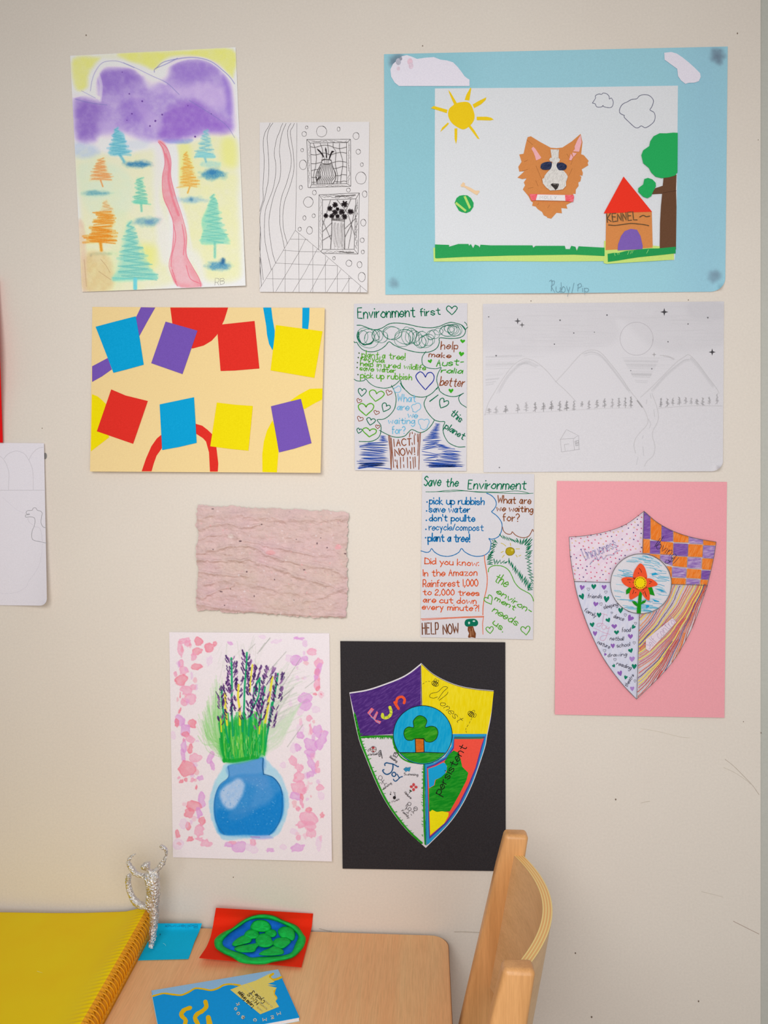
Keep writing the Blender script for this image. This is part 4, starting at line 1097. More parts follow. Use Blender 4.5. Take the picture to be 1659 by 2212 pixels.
for q in ('78,735 100,660 140,590 190,510 250,430 310,390 350,388 400,410 460,460 520,530 580,585 640,650', '515,530 580,460 650,380 690,345 735,332 790,345 850,410 920,500 980,590 1045,670 1080,740 1082,790 1030,850 1005,890 1000,930 1010,970', '1040,625 1100,570 1180,490 1260,410 1310,375 1340,362 1390,410 1450,490 1510,570 1525,600',
          '1110,600 1140,680 1150,760 1118,830 1115,870 1130,930 1118,985 1080,1020 1065,1050', '1160,365 1210,370 1250,388', '1180,368 1220,378 1245,392'):
    cv.stroke(q, 3.2, mg, .75, .3)
for q in ('160,580 220,480 300,405 350,395', '690,352 740,340 800,365 880,460 970,580', '1110,570 1200,470 1300,390 1340,380', '1350,375 1400,430 1490,550', '280,415 340,400 400,425'):
    for k in range(4): cv.stroke(P(q) + [cv.rnd.uniform(-8, 10), cv.rnd.uniform(0, 22)], 6, gp, .28, .4)
cv.stroke('1020,645 1050,685', 7, (140, 138, 140), .8); cv.stroke('75,730 300,722 560,708 800,694 990,690', 2.4, mg, .55); cv.stroke('1150,692 1300,680 1400,676 1545,678', 2.6, mg, .75)
for q in ('1080,640 1076,665', '1100,600 1105,630', '1122,700 1128,745', '1090,760 1102,790 1095,815', '1050,880 1058,860', '1055,930 1060,985', '1025,995 1015,1040'): cv.stroke(q, 3, gp, .8)
for x, y0, y1, w, o in ((105, 692, 724, 15, .5), (148, 688, 724, 16, .45), (207, 680, 720, 16, .8), (281, 670, 718, 15, .6), (334, 662, 712, 14, .5), (389, 656, 712, 12, .8), (441, 658, 712, 14, .8), (490, 654, 704, 14, .9), (541, 650, 710, 14, .8), (584, 646, 706, 15, .95), (629, 648, 704, 12, .6), (679, 654, 682, 10, .6), (722, 646, 696, 12, .6),
                        (771, 642, 688, 12, .7), (818, 634, 688, 12, .7), (866, 634, 688, 11, .5), (907, 630, 688, 11, .65), (946, 628, 688, 10, .65), (981, 622, 686, 10, .85), (1166, 634, 684, 9, .75), (1206, 636, 680, 11, .7), (1240, 634, 674, 11, .6), (1280, 626, 672, 13, .6), (1320, 628, 666, 12, .5), (1354, 632, 668, 10, .4), (1389, 634, 670, 11, .65), (1425, 630, 674, 11, .6), (1465, 622, 668, 11, .55), (1513, 610, 664, 11, .5)):
    cv.scribble_tree((x, y0), (x, y1 - 6), w, 3.2, (136, 133, 136), o, 9, None, w * .35); cv.stroke([(x, y0), (x, y1)], 3.5, (128, 126, 128), o)
sh.sheet(pigment_mat('pencilled_paper'), canvas=cv, chamfer=(0.05, 0.06, 0.012))
p = sh.pen(*FR); st = (92, 90, 94)
for x, y, r, c in ((281, 153, 21, st), (308, 177, 17, (110, 108, 110)), (1187, 97, 25, (70, 68, 72)), (1483, 345, 22, (70, 68, 72)), (1124, 360, 14, (170, 166, 168))):
    p.part('star'); k = r * .22
    p.fill([(x, y - r), (x + k, y - k), (x + r, y), (x + k, y + k), (x, y + r), (x - k, y + k), (x - r, y), (x - k, y - k)], c)
for x, y, r in ((102, 127, 4), (148, 367, 5), (543, 148, 5), (508, 296, 4), (628, 227, 4), (755, 222, 3), (833, 116, 5), (1210, 281, 4), (1334, 171, 4), (1456, 132, 5), (980, 459, 3), (1110, 448, 4), (168, 1058, 4)): p.part('star_dot'); p.disc(x, y, r, (116, 114, 118))
p.part('moon_outline'); p.ring(1016, 262, 102, 102, 0.7, (186, 182, 186), jit=.004, n=30)
p.part('house_outline')
p.lines('545,885 582,823 655,860 630,878 552,882 545,885 552,962|552,962 600,955 665,945|658,860 660,945|625,880 632,950|570,915 598,912|570,915 574,955', .7, (178, 175, 178)); p.lines('636,895 656,890 658,920 640,924 636,895|646,892 648,922|637,908 657,905', .7, (150, 148, 150))
sh.finish()

# ================================================================== pink card with the patterned shield
sh = Sheet('shield_collage', 'pink card with a white paper shield of dots, checks, hearts, stripes and a red flower', 'collage',
           [(1203, 1039), (1570.5, 1041), (1565, 1550.5), (1198.5, 1543.5)], off=lambda u, v: 0.0022 + 0.003 * v ** 4)
sh.sheet(paper_mat((238, 163, 172), 0.04), 'pink_card')
I1, I2 = (1180, 1020, .25316), (1180, 1280, .25316)
p = sh.pen(*I1); q = sh.pen(*I2)
S = p.part('paper_shield')
def i2(s): return (P(s) * .25316 + [1180, 1280] - [1180, 1020]) / .25316      # second view -> first view coordinates
top_l = spline(P('195,553 350,540 520,505 680,445 835,333'), 6); top_r = spline(P('835,333 950,430 1090,505 1260,560 1450,595'), 6)
right = spline(np.vstack([P('1450,595 1425,750 1375,965'), i2('1355,0 1270,240 1200,390 1100,560 985,700 770,910')]), 6)
left = spline(np.vstack([i2('770,910 640,770 500,580 400,390 330,220 270,40'), P('240,935 205,720 195,553')]), 6)
outline = np.vstack([top_l, top_r[1:], right[1:], left[1:-1]])
p.cut(outline, (222, 214, 220))
edge = (104, 98, 98)
base = 0.0002
pinkq = p.part('dotted_quarter', S)
dq = np.vstack([top_l, P('830,340 825,690 700,720 600,800 550,940 240,932'), P('205,720')])
p.fill(dq, crayon_mat((226, 206, 222), (232, 218, 228), .8, 250, .2))
dots = np.random.default_rng(9)
from_cols = [(214, 76, 110), (76, 60, 130), (226, 190, 130), (220, 90, 120), (200, 90, 150)]
placed = []
for k in range(1500):
    x, y = dots.uniform(205, 825), dots.uniform(350, 930)
    if not inside(np.array([x]), np.array([y]), dq)[0]: continue
    if (x - 805) ** 2 + (y - 950) ** 2 < 272 ** 2: continue
    if any((x - a) ** 2 + (y - b) ** 2 < 30 ** 2 for a, b in placed): continue
    placed.append((x, y)); p.disc(x, y, 5.2, from_cols[len(placed) % 5])
uq = (132, 134, 186)
p.part('uniqueness_lettering', S); p.text('Uniqueness', 335, 750, 608, 640, 92, .9, uq, 0, .25); p.curve('372,788 400,752 430,742 450,745 470,715 490,742 515,712 545,706 575,705 590,680 620,668 632,668', .8, uq); p.curve('370,790 385,768 395,770', .7, uq)
p.part('checked_quarter', S)
cq = np.vstack([top_r, right[1:7], P('1372,962 1068,955 1055,850 1010,770 920,715 822,690')])
VI = crayon_mat((118, 76, 160), (150, 112, 182), .2, 420, .2, .4, .7); VL = crayon_mat((140, 104, 178), (196, 170, 208), .1, 420, .2, .4, .7); OG = crayon_mat((232, 120, 36), (240, 156, 88), 1.2, 420, .2, .42, .75)
def clip_fill(poly, region, mat):
    # Sutherland-Hodgman needs a convex clip shape: cells are convex, the quarter is the subject
    cell = P(poly); out = [tuple(t) for t in region]
    ar = np.sum(cell[:, 0] * np.roll(cell[:, 1], -1) - np.roll(cell[:, 0], -1) * cell[:, 1])
    if ar < 0: cell = cell[::-1]
    for a, b in zip(cell, np.roll(cell, -1, 0)):
        src, out = out, []
        for i in range(len(src)):
            u, v = src[i - 1], src[i]
            su = (b[0] - a[0]) * (u[1] - a[1]) - (b[1] - a[1]) * (u[0] - a[0]); sv = (b[0] - a[0]) * (v[1] - a[1]) - (b[1] - a[1]) * (v[0] - a[0])
            if (su >= 0) != (sv >= 0):
                t = su / (su - sv); out.append((u[0] + t * (v[0] - u[0]), u[1] + t * (v[1] - u[1])))
            if sv >= 0: out.append(v)
        if len(out) < 3: return
    p.fill(out, mat)
for poly, m in (('826,330 888,330 886,568 826,566', VI), ('890,330 986,330 980,590 892,572', OG), ('988,330 1082,330 1080,588 984,592', VI), ('1086,330 1222,330 1212,600 1086,596', OG), ('1224,330 1340,330 1336,612 1218,606', VL), ('1342,330 1460,330 1450,625 1340,622', OG),
                ('824,570 884,574 884,690 822,690', OG), ('888,585 972,590 968,696 884,694', VI), ('976,590 1082,600 1080,704 972,700', OG), ('1088,606 1210,612 1206,718 1084,708', VI), ('1214,614 1336,620 1332,724 1210,720', OG), ('1342,626 1460,632 1440,738 1334,728', VL),
                ('824,694 888,700 880,720 822,700', VI), ('884,698 970,704 968,760 884,730', OG), ('976,704 1070,706 1075,796 974,760', VL), ('1084,716 1204,724 1198,812 1078,800', OG), ('1212,728 1322,732 1320,820 1204,816', VL), ('1332,736 1440,740 1420,834 1328,828', OG),
                ('1020,800 1070,806 1070,900 1030,880', OG), ('1078,812 1194,820 1190,898 1074,892', VL), ('1202,824 1322,832 1318,908 1196,902', OG), ('1328,838 1420,842 1400,918 1322,912', VI), ('1070,902 1190,906 1188,960 1068,955', OG), ('1198,910 1308,918 1304,964 1194,960', VL), ('1318,916 1400,922 1390,970 1314,966', OG)):
    clip_fill(poly, cq, m)
p.part('loving_lettering', S); p.text('loving', 925, 635, 1085, 745, 90, 1.0, (52, 40, 70), 0, .4); p.lines('1000,548 968,600 925,640 940,610|1085,780 1132,728', .9, (52, 40, 70)); p.curve('1080,725 1050,770 1015,775 1025,752 1060,760', .9, (52, 40, 70))
# hearts quarter
hq = np.vstack([P('240,936 548,942 560,1010 600,1090 660,1150'), i2('700,165 790,180 772,905'), left[1:-6]])
p.part('hearts_quarter', S); p.fill(hq, crayon_mat((204, 206, 226), (218, 216, 230), 1.4, 300, .2))
K = (1230, 1250, 170 / 1446)
r = p.to(*K)
GN, VT = (12, 124, 96), (142, 96, 178)
for x, y, w, h, c, ro in ((232, 165, 92, 95, VT, .2), (447, 150, 92, 100, GN, 0), (637, 162, 90, 90, VT, 0), (232, 335, 95, 110, GN, -.4), (680, 382, 105, 120, GN, .1), (482, 472, 92, 90, VT, .2), (545, 672, 88, 95, GN, 0), (940, 588, 88, 105, GN, 0),
                          (716, 766, 88, 85, GN, -.4), (1115, 730, 115, 115, VT, .6), (420, 850, 88, 88, GN, -.2), (825, 880, 100, 84, VT, 0), (1172, 890, 68, 84, GN, .6), (472, 1010, 76, 92, VT, 0), (866, 990, 90, 76, GN, 0), (1122, 1065, 90, 90, VT, 0),
                          (798, 1238, 74, 90, VT, -.1), (1128, 1325, 88, 80, GN, -.3), (658, 1395, 44, 52, VT, .5), (1150, 1482, 98, 102, (170, 132, 200), 0), (1190, 1618, 88, 98, GN, 0), (818, 1605, 56, 60, GN, -.6), (932, 1745, 84, 100, VT, -.3), (1034, 1818, 60, 72, GN, .3), (1155, 2025, 76, 84, (170, 132, 200), 0)):
    r.part('coloured_heart', S); r.heart(x, y, w, h, c, ro)
r.part('outlined_hearts', S)
for x, y, w, h, ro in ((350, 196, 58, 52, 0), (670, 248, 56, 48, 0), (582, 470, 52, 58, -.2), (780, 630, 36, 36, 0), (1030, 670, 50, 54, .2), (1216, 822, 46, 42, 0), (1192, 1182, 50, 50, 0), (645, 1325, 54, 52, 0), (838, 1490, 54, 50, 0), (1205, 1882, 46, 48, .2)):
    r.heart(x, y, w, h, (120, 116, 130), ro, .6)
tk = (56, 52, 74)
r.part('word_lettering', S)
for t, a, b2, c, d2, h in (('friends', 335, 358, 595, 362, 78), ('sleeping', 632, 560, 890, 496, 72), ('family', 262, 598, 480, 715, 76), ('dance', 810, 715, 990, 775, 74), ('food', 965, 985, 1120, 972, 84), ('netball', 742, 1132, 992, 1136, 74), ('nature', 508, 1195, 735, 1288, 76), ('school', 868, 1268, 1112, 1238, 76), ('drawing', 708, 1440, 1050, 1420, 72), ('reading', 862, 1580, 1125, 1672, 72), ('theatre', 1058, 1995, 1190, 1780, 66)):
    r.text(t, a, b2, c, d2, h, .85, tk, .15, .45)
r.part('joy_lettering', S); pk = (220, 168, 192)
r.curves('585,640 640,650 700,675|640,655 620,740 600,830 545,880 510,870 505,840 550,818 640,830', .8, pk); r.ring(635, 890, 38, 40, .8, pk); r.curves('690,870 690,920 730,900|738,880 700,1010 660,1110 610,1140 565,1110 590,1060 690,1040', .8, pk); r.curve('440,905 520,935 620,985 750,1025', .8, pk)
# striped quarter
q.part('striped_quarter', S)
tri = i2('800,180 960,130 1060,0 1360,-70 1340,40 1270,240 1200,390 1100,560 985,700 775,900')
sq = q
cols = [(228, 110, 56), (206, 70, 70), (240, 208, 88), (206, 92, 110), (232, 132, 48), (96, 66, 130), (214, 84, 72), (226, 120, 80), (244, 214, 96), (190, 70, 60)]
region = np.vstack([P('795,182 850,180 910,168 970,138 1020,90 1050,30 1065,-62'), P('1372,-72'), i2('1340,40 1270,240 1200,390 1100,560 985,700 778,902')[0:0], P('1352,20 1330,100 1270,250 1200,395 1100,565 985,703 778,902')])
def heading(x, y):
    t = min(max((x - 800) / 520, 0), 1)
    return math.radians(40 + 34 * t + 8 * math.sin(x / 75 + y / 95) + 4 * math.sin(y / 45 - x / 60))
done = np.zeros((0, 2)); rs = np.random.default_rng(12); k = 0
for att in range(900):
    x0, y0 = rs.uniform(780, 1365), rs.uniform(-70, 895)
    if not inside(np.array([x0]), np.array([y0]), region)[0]: continue
    if len(done) and np.min(np.hypot(done[:, 0] - x0, done[:, 1] - y0)) < 15: continue
    halves = []
    for sg in (1, -1):
        x, y = x0, y0; run = []
        for _ in range(90):
            a_ = heading(x, y); x += -sg * 11 * math.cos(a_); y += sg * 11 * math.sin(a_)
            if not inside(np.array([x]), np.array([y]), region)[0]: break
            if len(done) and np.min(np.hypot(done[:, 0] - x, done[:, 1] - y)) < 7: break
            run.append((x, y))
        halves.append(run)
    pts = np.array(halves[1][::-1] + [(x0, y0)] + halves[0])
    if len(pts) < 5: continue
    done = np.vstack([done, pts]); c = cols[k * 7 % 10]; k += 1
    q.stroke(pts + rs.uniform(-1.5, 1.5, pts.shape), 2.1 if c[1] > 200 else 1.5, c)
q.part('self_control_label', S); q.fill('850,400 1080,215 1108,255 880,500 850,480', (224, 208, 220)); q.text('Self control', 880, 490, 1110, 250, 80, .8, (168, 140, 176), 0, .4)
# emblem
e = p.to(1310, 1190, 150 / 1659)
EM = e.part('emblem_disc', S)
e.fill([(825 + 728 * math.cos(a), 785 + 715 * math.sin(a)) for a in np.linspace(0, 2 * math.pi, 60)[:-1]], (218, 214, 220))
rn = np.random.default_rng(4)
for k in range(150):
    y = rn.uniform(110, 1440); hw = 690 * math.sqrt(max(0, 1 - ((y - 785) / 700) ** 2)); x = 825 + rn.uniform(-hw, hw * .75); L = rn.uniform(120, 320)
    if 380 < x + L / 2 < 1230 and 300 < y < 1130 and (600 < x + L / 2 < 1000 or 620 < y < 1130): continue
    x1 = min(x + L, 825 + hw)
    e.stroke([(x, y), ((x + x1) / 2, y + 10), (x1, y + rn.uniform(10, 60))], rn.uniform(.6, 1.5), [(120, 190, 214), (70, 170, 208), (160, 206, 222)][k % 3])
for a in ('1080,540 1180,520 1240,560 1090,590', '1170,910 1300,920 1430,970 1330,970', '940,1310 1010,1290 1020,1340 960,1370', '1100,1150 1250,1200 1270,1225 1150,1210'): e.fill(a, (30, 160, 205))
e.part('green_leaf', S); gl = (20, 140, 20)
e.fill('555,860 610,905 560,1000 470,1040 470,940', gl); e.fill('980,860 1090,870 1155,1070 1040,1040', gl)
e.part('flower_petals', S); pc = (238, 84, 46)
e.fill('810,300 900,370 950,500 970,640 900,700 700,700 635,630 660,500 720,390', pc, True); e.fill('365,665 480,625 640,640 720,700 690,860 600,885 460,830 380,750', pc, True); e.fill('960,660 1100,680 1225,800 1090,860 940,870 900,760', pc, True)
e.fill('600,900 720,850 840,940 780,1050 580,1165 548,1040', pc, True); e.fill('830,940 960,860 1030,1000 1020,1185 900,1100', pc, True)
e.fill('640,640 960,640 980,880 820,980 620,880', pc)
e.lines('780,415 820,460 840,515|762,515 770,550|495,690 600,690|540,740 570,758|1015,715 1090,745|1060,760 1015,790|662,930 625,1030|710,985 685,1010|915,965 955,1100|880,990 885,1020', 1.2, (40, 24, 28))
e.part('flower_centre', S); e.disc(808, 762, 152, (240, 186, 16)); e.disc(808, 762, 112, (244, 212, 10))
for k in range(14):
    a = k * 2 * math.pi / 14; e.line([(808 + 118 * math.cos(a), 762 + 122 * math.sin(a)), (808 + 118 * math.cos(a + .28), 762 + 122 * math.sin(a + .28))], 1.3, (48, 36, 12))
e.part('flower_stem', S); e.fill('800,960 850,1020 835,1200 830,1230 880,1190 955,1170 920,1240 830,1280 820,1495 722,1490 735,1330 660,1280 605,1205 680,1200 750,1260 770,1060', gl)
p.part('shield_outline', S)
for a in (top_l, top_r, right, left): p.stroke(a, 1.1, edge)
p.lines('833,335 822,690', 1.1, edge); p.lines('240,932 548,940|1066,958 1378,965', 1.1, edge); e.ring(825, 785, 728, 715, 1.2, edge, jit=.002, n=60); e.line('790,1500 785,1660', 1.1, edge); q.line('795,180 772,905', 1.1, edge)
sh.finish()

# ================================================================== black card with the shield
sh = Sheet('shield_collage', 'black card with a colourful paper shield lettered Fun, Honest, Joy and Persistent', 'collage',
           [(735, 1385), (1091.5, 1387.5), (1092.5, 1882), (740, 1876.5)], off=lambda u, v: 0.0022 + 0.004 * v ** 4 + 0.002 * (1 - v) ** 4)
sh.sheet(paper_mat((50, 47, 50), 0.2), 'black_card')
K1 = (720, 1370, .23508); K2 = (720, 1600, .23508)
p = sh.pen(*K1); q = sh.pen(*K2)
def k2(s): return P(s) + [0, 230 / .23508]
S = p.part('paper_shield')
tl = spline(P('147,535 300,510 430,470 600,405 700,350 808,265'), 6); trr = spline(P('808,265 900,350 1010,415 1150,470 1300,500 1474,517'), 6)
rt = spline(np.vstack([P('1474,517 1450,750 1415,930'), k2('1395,60 1330,260 1270,420 1180,600 1060,770 850,985')]), 6)
lt = spline(np.vstack([k2('850,985 700,850 580,710 470,545 380,360 290,140'), P('232,960 180,720 147,535')]), 6)
p.cut(np.vstack([tl, trr[1:], rt[1:], lt[1:-1]]), (216, 212, 218), h=.0004)
inner = .975
PU = crayon_mat((72, 38, 118), (110, 74, 152), .6, 330, .2, .45, .8)
p.part('fun_quarter', S); p.fill(np.vstack([tl[:-1] + [4, 12], P('800,290 806,655 700,690 600,770 555,900 552,918 236,935 190,720')]), PU)
p.part('fun_lettering', S)
p.fill('312,722 350,675 375,690 340,735 365,765 400,705 412,720 385,785 440,800 428,825 395,810', (226, 110, 130)); p.lines('330,735 350,700|345,760 385,790|395,735 372,770|400,800 425,815', 1.4, (110, 160, 210))
p.stroke(spline(P('452,735 455,762 490,768 525,740 530,705 520,672'), 6), 6.5, (206, 214, 60)); p.lines('470,740 468,775|500,740 505,770|515,720 540,735|510,695 540,700', .9, (60, 110, 70))
p.stroke(spline(P('562,625 600,685'), 6), 5.5, (232, 84, 46)); p.stroke(spline(P('575,640 590,590 630,575 655,600 650,632'), 6), 5.5, (232, 84, 46))
p.part('honest_quarter', S); YL = crayon_mat((230, 208, 8), (238, 220, 50), 1.5, 260, .2, .4, .8)
p.fill(np.vstack([trr + [0, 10], P('1455,700 1412,918 1095,915 1080,830 1010,735 920,685 818,655')]), YL)
kb = (42, 34, 26)
p.part('honest_lettering', S); p.curves('960,575 920,588 885,575 900,545 960,530 1010,485 1050,490 1010,530 960,600|970,610 1040,555 1055,530', 1.0, kb); p.curve('990,600 1010,640 990,680 960,700 970,650 1010,620', .01, kb)
p.text('onest', 975, 640, 1145, 815, 78, 1.0, kb, .35, .3)
for bx, by, ro in ((935, 455, .5), (1265, 735, .7)):
    p.part('drawn_bee', S); p.ring(bx, by, 32, 22, 1.1, kb, rot=ro)
    for k in (-1, 0, 1): p.line([(bx + 14 * k * math.cos(ro) - 20 * math.sin(ro) * .9, by + 14 * k * math.sin(ro) + 20 * math.cos(ro) * .9), (bx + 14 * k * math.cos(ro) + 20 * math.sin(ro) * .9, by + 14 * k * math.sin(ro) - 20 * math.cos(ro) * .9)], 1.7, kb)
    s = 1 if bx < 1000 else -1
    p.ring(bx + (0 if s > 0 else 35), by + (-28 if s > 0 else 12), 11, 18, .8, kb, rot=.4); p.ring(bx + (20 if s > 0 else 20), by + (-20 if s > 0 else -22), 10, 17, .8, kb, rot=.9)
p.part('flight_line', S); p.lines('820,458 835,448|845,440 860,435|872,432 890,434|1270,770 1264,790|1258,800 1248,820|1240,832 1228,852|1220,862 1216,880|1218,888 1224,905', .8, kb)
p.part('persistent_quarter', S)
p.fill(np.vstack([P('1092,918 1408,916'), rt[rt[:, 1] > 925][:-1] - [6, 4], k2('858,960 840,215 930,200 1020,150 1085,50')]), (40, 150, 206))
p.fill(np.vstack([P('1110,945 1395,940'), k2('1375,40 1320,250 1250,420 1160,600 1040,765 880,905 858,240 930,215 1040,150 1100,60')]), (76, 64, 156))
p.fill(np.vstack([P('1112,958 1384,958'), k2('1362,40 1305,250 1238,410 1150,585 1035,745 888,880 862,255 940,225 1050,165 1108,70')]), (238, 82, 66))
p.fill(k2('870,258 940,235 1010,200 1040,215 1045,260 1020,320 980,340 935,360 925,410 880,435'), (20, 160, 214))
p.fill(k2('1105,90 1150,110 1170,170 1185,240 1240,295 1225,360 1160,490 1070,650 1000,655 880,650 878,440 930,410 940,360 990,335 1040,290 1045,235 1020,195 1060,130'), crayon_mat((14, 138, 30), (60, 170, 50), .3, 300, .2, .45, .8))
p.fill(k2('884,655 910,635 950,655 1000,648 1060,660 1058,690 1020,760 890,868'), (236, 226, 16))
p.lines('1112,960 1380,958 1370,948 1115,944', 1.6, (24, 140, 60)); 
p.part('persistent_lettering', S); q.text('persistent', 980, 500, 1225, 60, 74, 1.9, (24, 26, 22), 0, .25)
p.part('joy_quarter', S); gn = (38, 150, 28)
p.stroke(np.vstack([P('548,942 400,938 245,948'), lt[::-1][6:-2] + [14, 0]]), 4.2, gn); q.curve('835,215 832,500 838,800 846,950', 4.0, gn); p.curve('545,950 560,1020 600,1085', 3.2, gn); q.curve('560,60 620,150 700,195 820,210', 3.0, gn)
rr = np.random.default_rng(2)
for k in range(46):
    t = rr.uniform(.1, .95); a = lt[::-1][6 + int(t * (len(lt) - 10))]
    p.line([a + [22, 0], a + [22 + rr.uniform(8, 26), -rr.uniform(0, 14)]], .8, gn)
    y = rr.uniform(230, 900); q.line([(826, y), (826 - rr.uniform(6, 20), y - rr.uniform(-6, 14))], .8, gn)
    x = rr.uniform(270, 540); p.line([(x, 945), (x - rr.uniform(-6, 8), 945 + rr.uniform(8, 22))], .8, gn)
J = p.to(780, 1590, 140 / 1630); bj = (24, 82, 132); gk = (74, 70, 74)
J.part('joy_lettering', S); J.curves('600,740 595,700 640,675 720,690 800,705 880,745 920,770 940,765|800,710 800,800 770,890 720,940 650,965 590,940 550,890 545,860 575,845', 2.4, bj); J.ring(825, 965, 48, 52, 2.4, bj); J.curves('905,960 930,1000 960,1050|1040,1020 980,1040 920,1100 870,1135 830,1120 815,1085', 2.2, bj)
J.part('netball_doodle', S); J.disc(308, 335, 72, (206, 190, 190)); J.fill('270,275 320,262 345,300 300,330 270,310', (176, 54, 60)); J.fill('280,370 330,375 330,410 290,415', (176, 54, 60)); J.ring(308, 335, 75, 75, .9, gk); J.curves('235,330 300,345 380,330|300,265 290,340 310,410|160,385 185,340 225,310|185,400 205,360 230,340', .8, gk)
J.text('Netball', 205, 490, 410, 470, 55, .8, gk); J.lines('490,360 515,470 530,560', 1.6, gk); J.curve('430,430 460,370 500,365 495,430 490,500 450,515 430,430', .9, gk); J.lines('440,410 495,480|445,480 495,400|470,370 470,510', .7, gk)
J.part('reading_doodle', S); J.lines('840,410 925,420 940,455 890,545 800,505 840,410|830,430 925,440|815,480 880,520|850,450 890,470', 1.3, gk); J.text('Reading', 712, 540, 890, 665, 60, .9, gk)
J.part('swimming_doodle', S); J.fill('1068,835 1130,785 1170,800 1245,780 1215,890 1160,875 1125,900', (50, 142, 186)); J.lines('1068,835 1130,785 1170,800 1245,780 1215,890 1160,875 1125,900 1068,835|1120,845 1200,820', .7, (40, 90, 120)); J.text('Swimming', 1080, 985, 1430, 1000, 60, .8, gk)
J.part('dancing_doodle', S); J.ring(485, 1050, 48, 52, .8, gk); J.lines('500,1100 590,1215 645,1185|540,1150 580,1100|530,1160 520,1215|590,1215 600,1270', .9, gk); J.text('dancing', 565, 1355, 770, 1195, 52, .8, gk)
J.part('music_doodle', S); bk = (38, 34, 36); J.disc(838, 1550, 38, bk, ry=42); J.lines('860,1530 850,1470 815,1405 870,1435', 1.1, bk); J.disc(740, 1468, 16, bk); J.lines('745,1465 740,1400 762,1420', .9, bk); J.text('Music', 785, 1680, 970, 1600, 54, .8, (110, 106, 110))
J.part('nature_doodle', S); fl = (196, 70, 74)
for a in (0, 1.6, 3.3, 4.7): J.disc(1322 + 58 * math.cos(a), 1285 + 62 * math.sin(a), 40, fl, ry=34, rot=a)
J.disc(1322, 1288, 22, (226, 206, 200)); J.lines('1260,1370 1230,1410 1210,1440', 1.1, (50, 64, 44)); J.fill('1225,1345 1290,1390 1240,1405 1215,1380', (56, 74, 48)); J.text('Nature', 1085, 1430, 1240, 1585, 60, .9, gk)
J.part('family_doodle', S)
for x, y, r in ((1215, 1708, 42), (1222, 1838, 38), (1370, 1830, 48)): J.ring(x, y, r, r, .9, gk)
J.lines('1180,1740 1140,1800 1100,1860|1140,1790 1160,1860|1170,1700 1120,1770|1215,1880 1180,1930 1130,1920|1185,1930 1180,1960|1340,1870 1310,1930 1325,1955|1320,1910 1260,1900|1325,1810 1400,1835|1250,1960 1275,2000', .9, gk); J.text('Family', 1010, 1890, 1190, 2075, 58, .9, gk)
EM = p.part('emblem_disc', S)
CB = crayon_mat((10, 158, 208), (50, 178, 216), 1.4, 260, .2, .4, .8)
p.disc(822, 925, 268, CB, ry=266)
def ell(cx, cy, rx, ry): return [(cx + rx * math.cos(a), cy + ry * math.sin(a)) for a in np.linspace(0, 2 * math.pi, 64)[:-1]]
p.fill([t for t in ell(822, 925, 264, 262) if t[1] > 1090] if False else np.vstack([P('612,1090 1024,1090'), np.array([t for t in ell(822, 925, 264, 262) if t[1] > 1092])]), crayon_mat((30, 142, 34), (84, 176, 60), .2, 300, .2, .45, .8))
p.part('emblem_tree', S); TG = crayon_mat((26, 140, 22), (90, 180, 50), .4, 300, .2, .45, .85)
crown = '738,855 735,800 765,760 800,748 840,765 860,800 845,855 900,845 945,860 962,905 945,960 900,990 850,985 832,965 752,960 720,975 675,970 650,930 655,880 690,852'
p.fill(crown, TG, True); p.fill('752,958 832,958 835,1085 757,1088', crayon_mat((190, 92, 22), (214, 118, 44), .2, 300, .3)); p.curve(crown, 1.5, (24, 60, 22), True); p.lines('752,960 757,1088|832,960 835,1085|752,960 832,958|612,1088 757,1088 835,1084 1024,1092', 1.6, (34, 34, 20))
p.part('shield_outline', S); p.ring(822, 925, 270, 268, 1.4, (20, 50, 50), jit=.002, n=60); p.lines('803,285 812,655', 1.3, (60, 46, 20)); p.stroke(trr + [0, 7], .8, (90, 80, 30)); p.lines('238,935 548,928', .9, (30, 60, 40)); q.curve('840,218 848,560 852,960', 1.6, (0, 110, 140))
sh.finish()

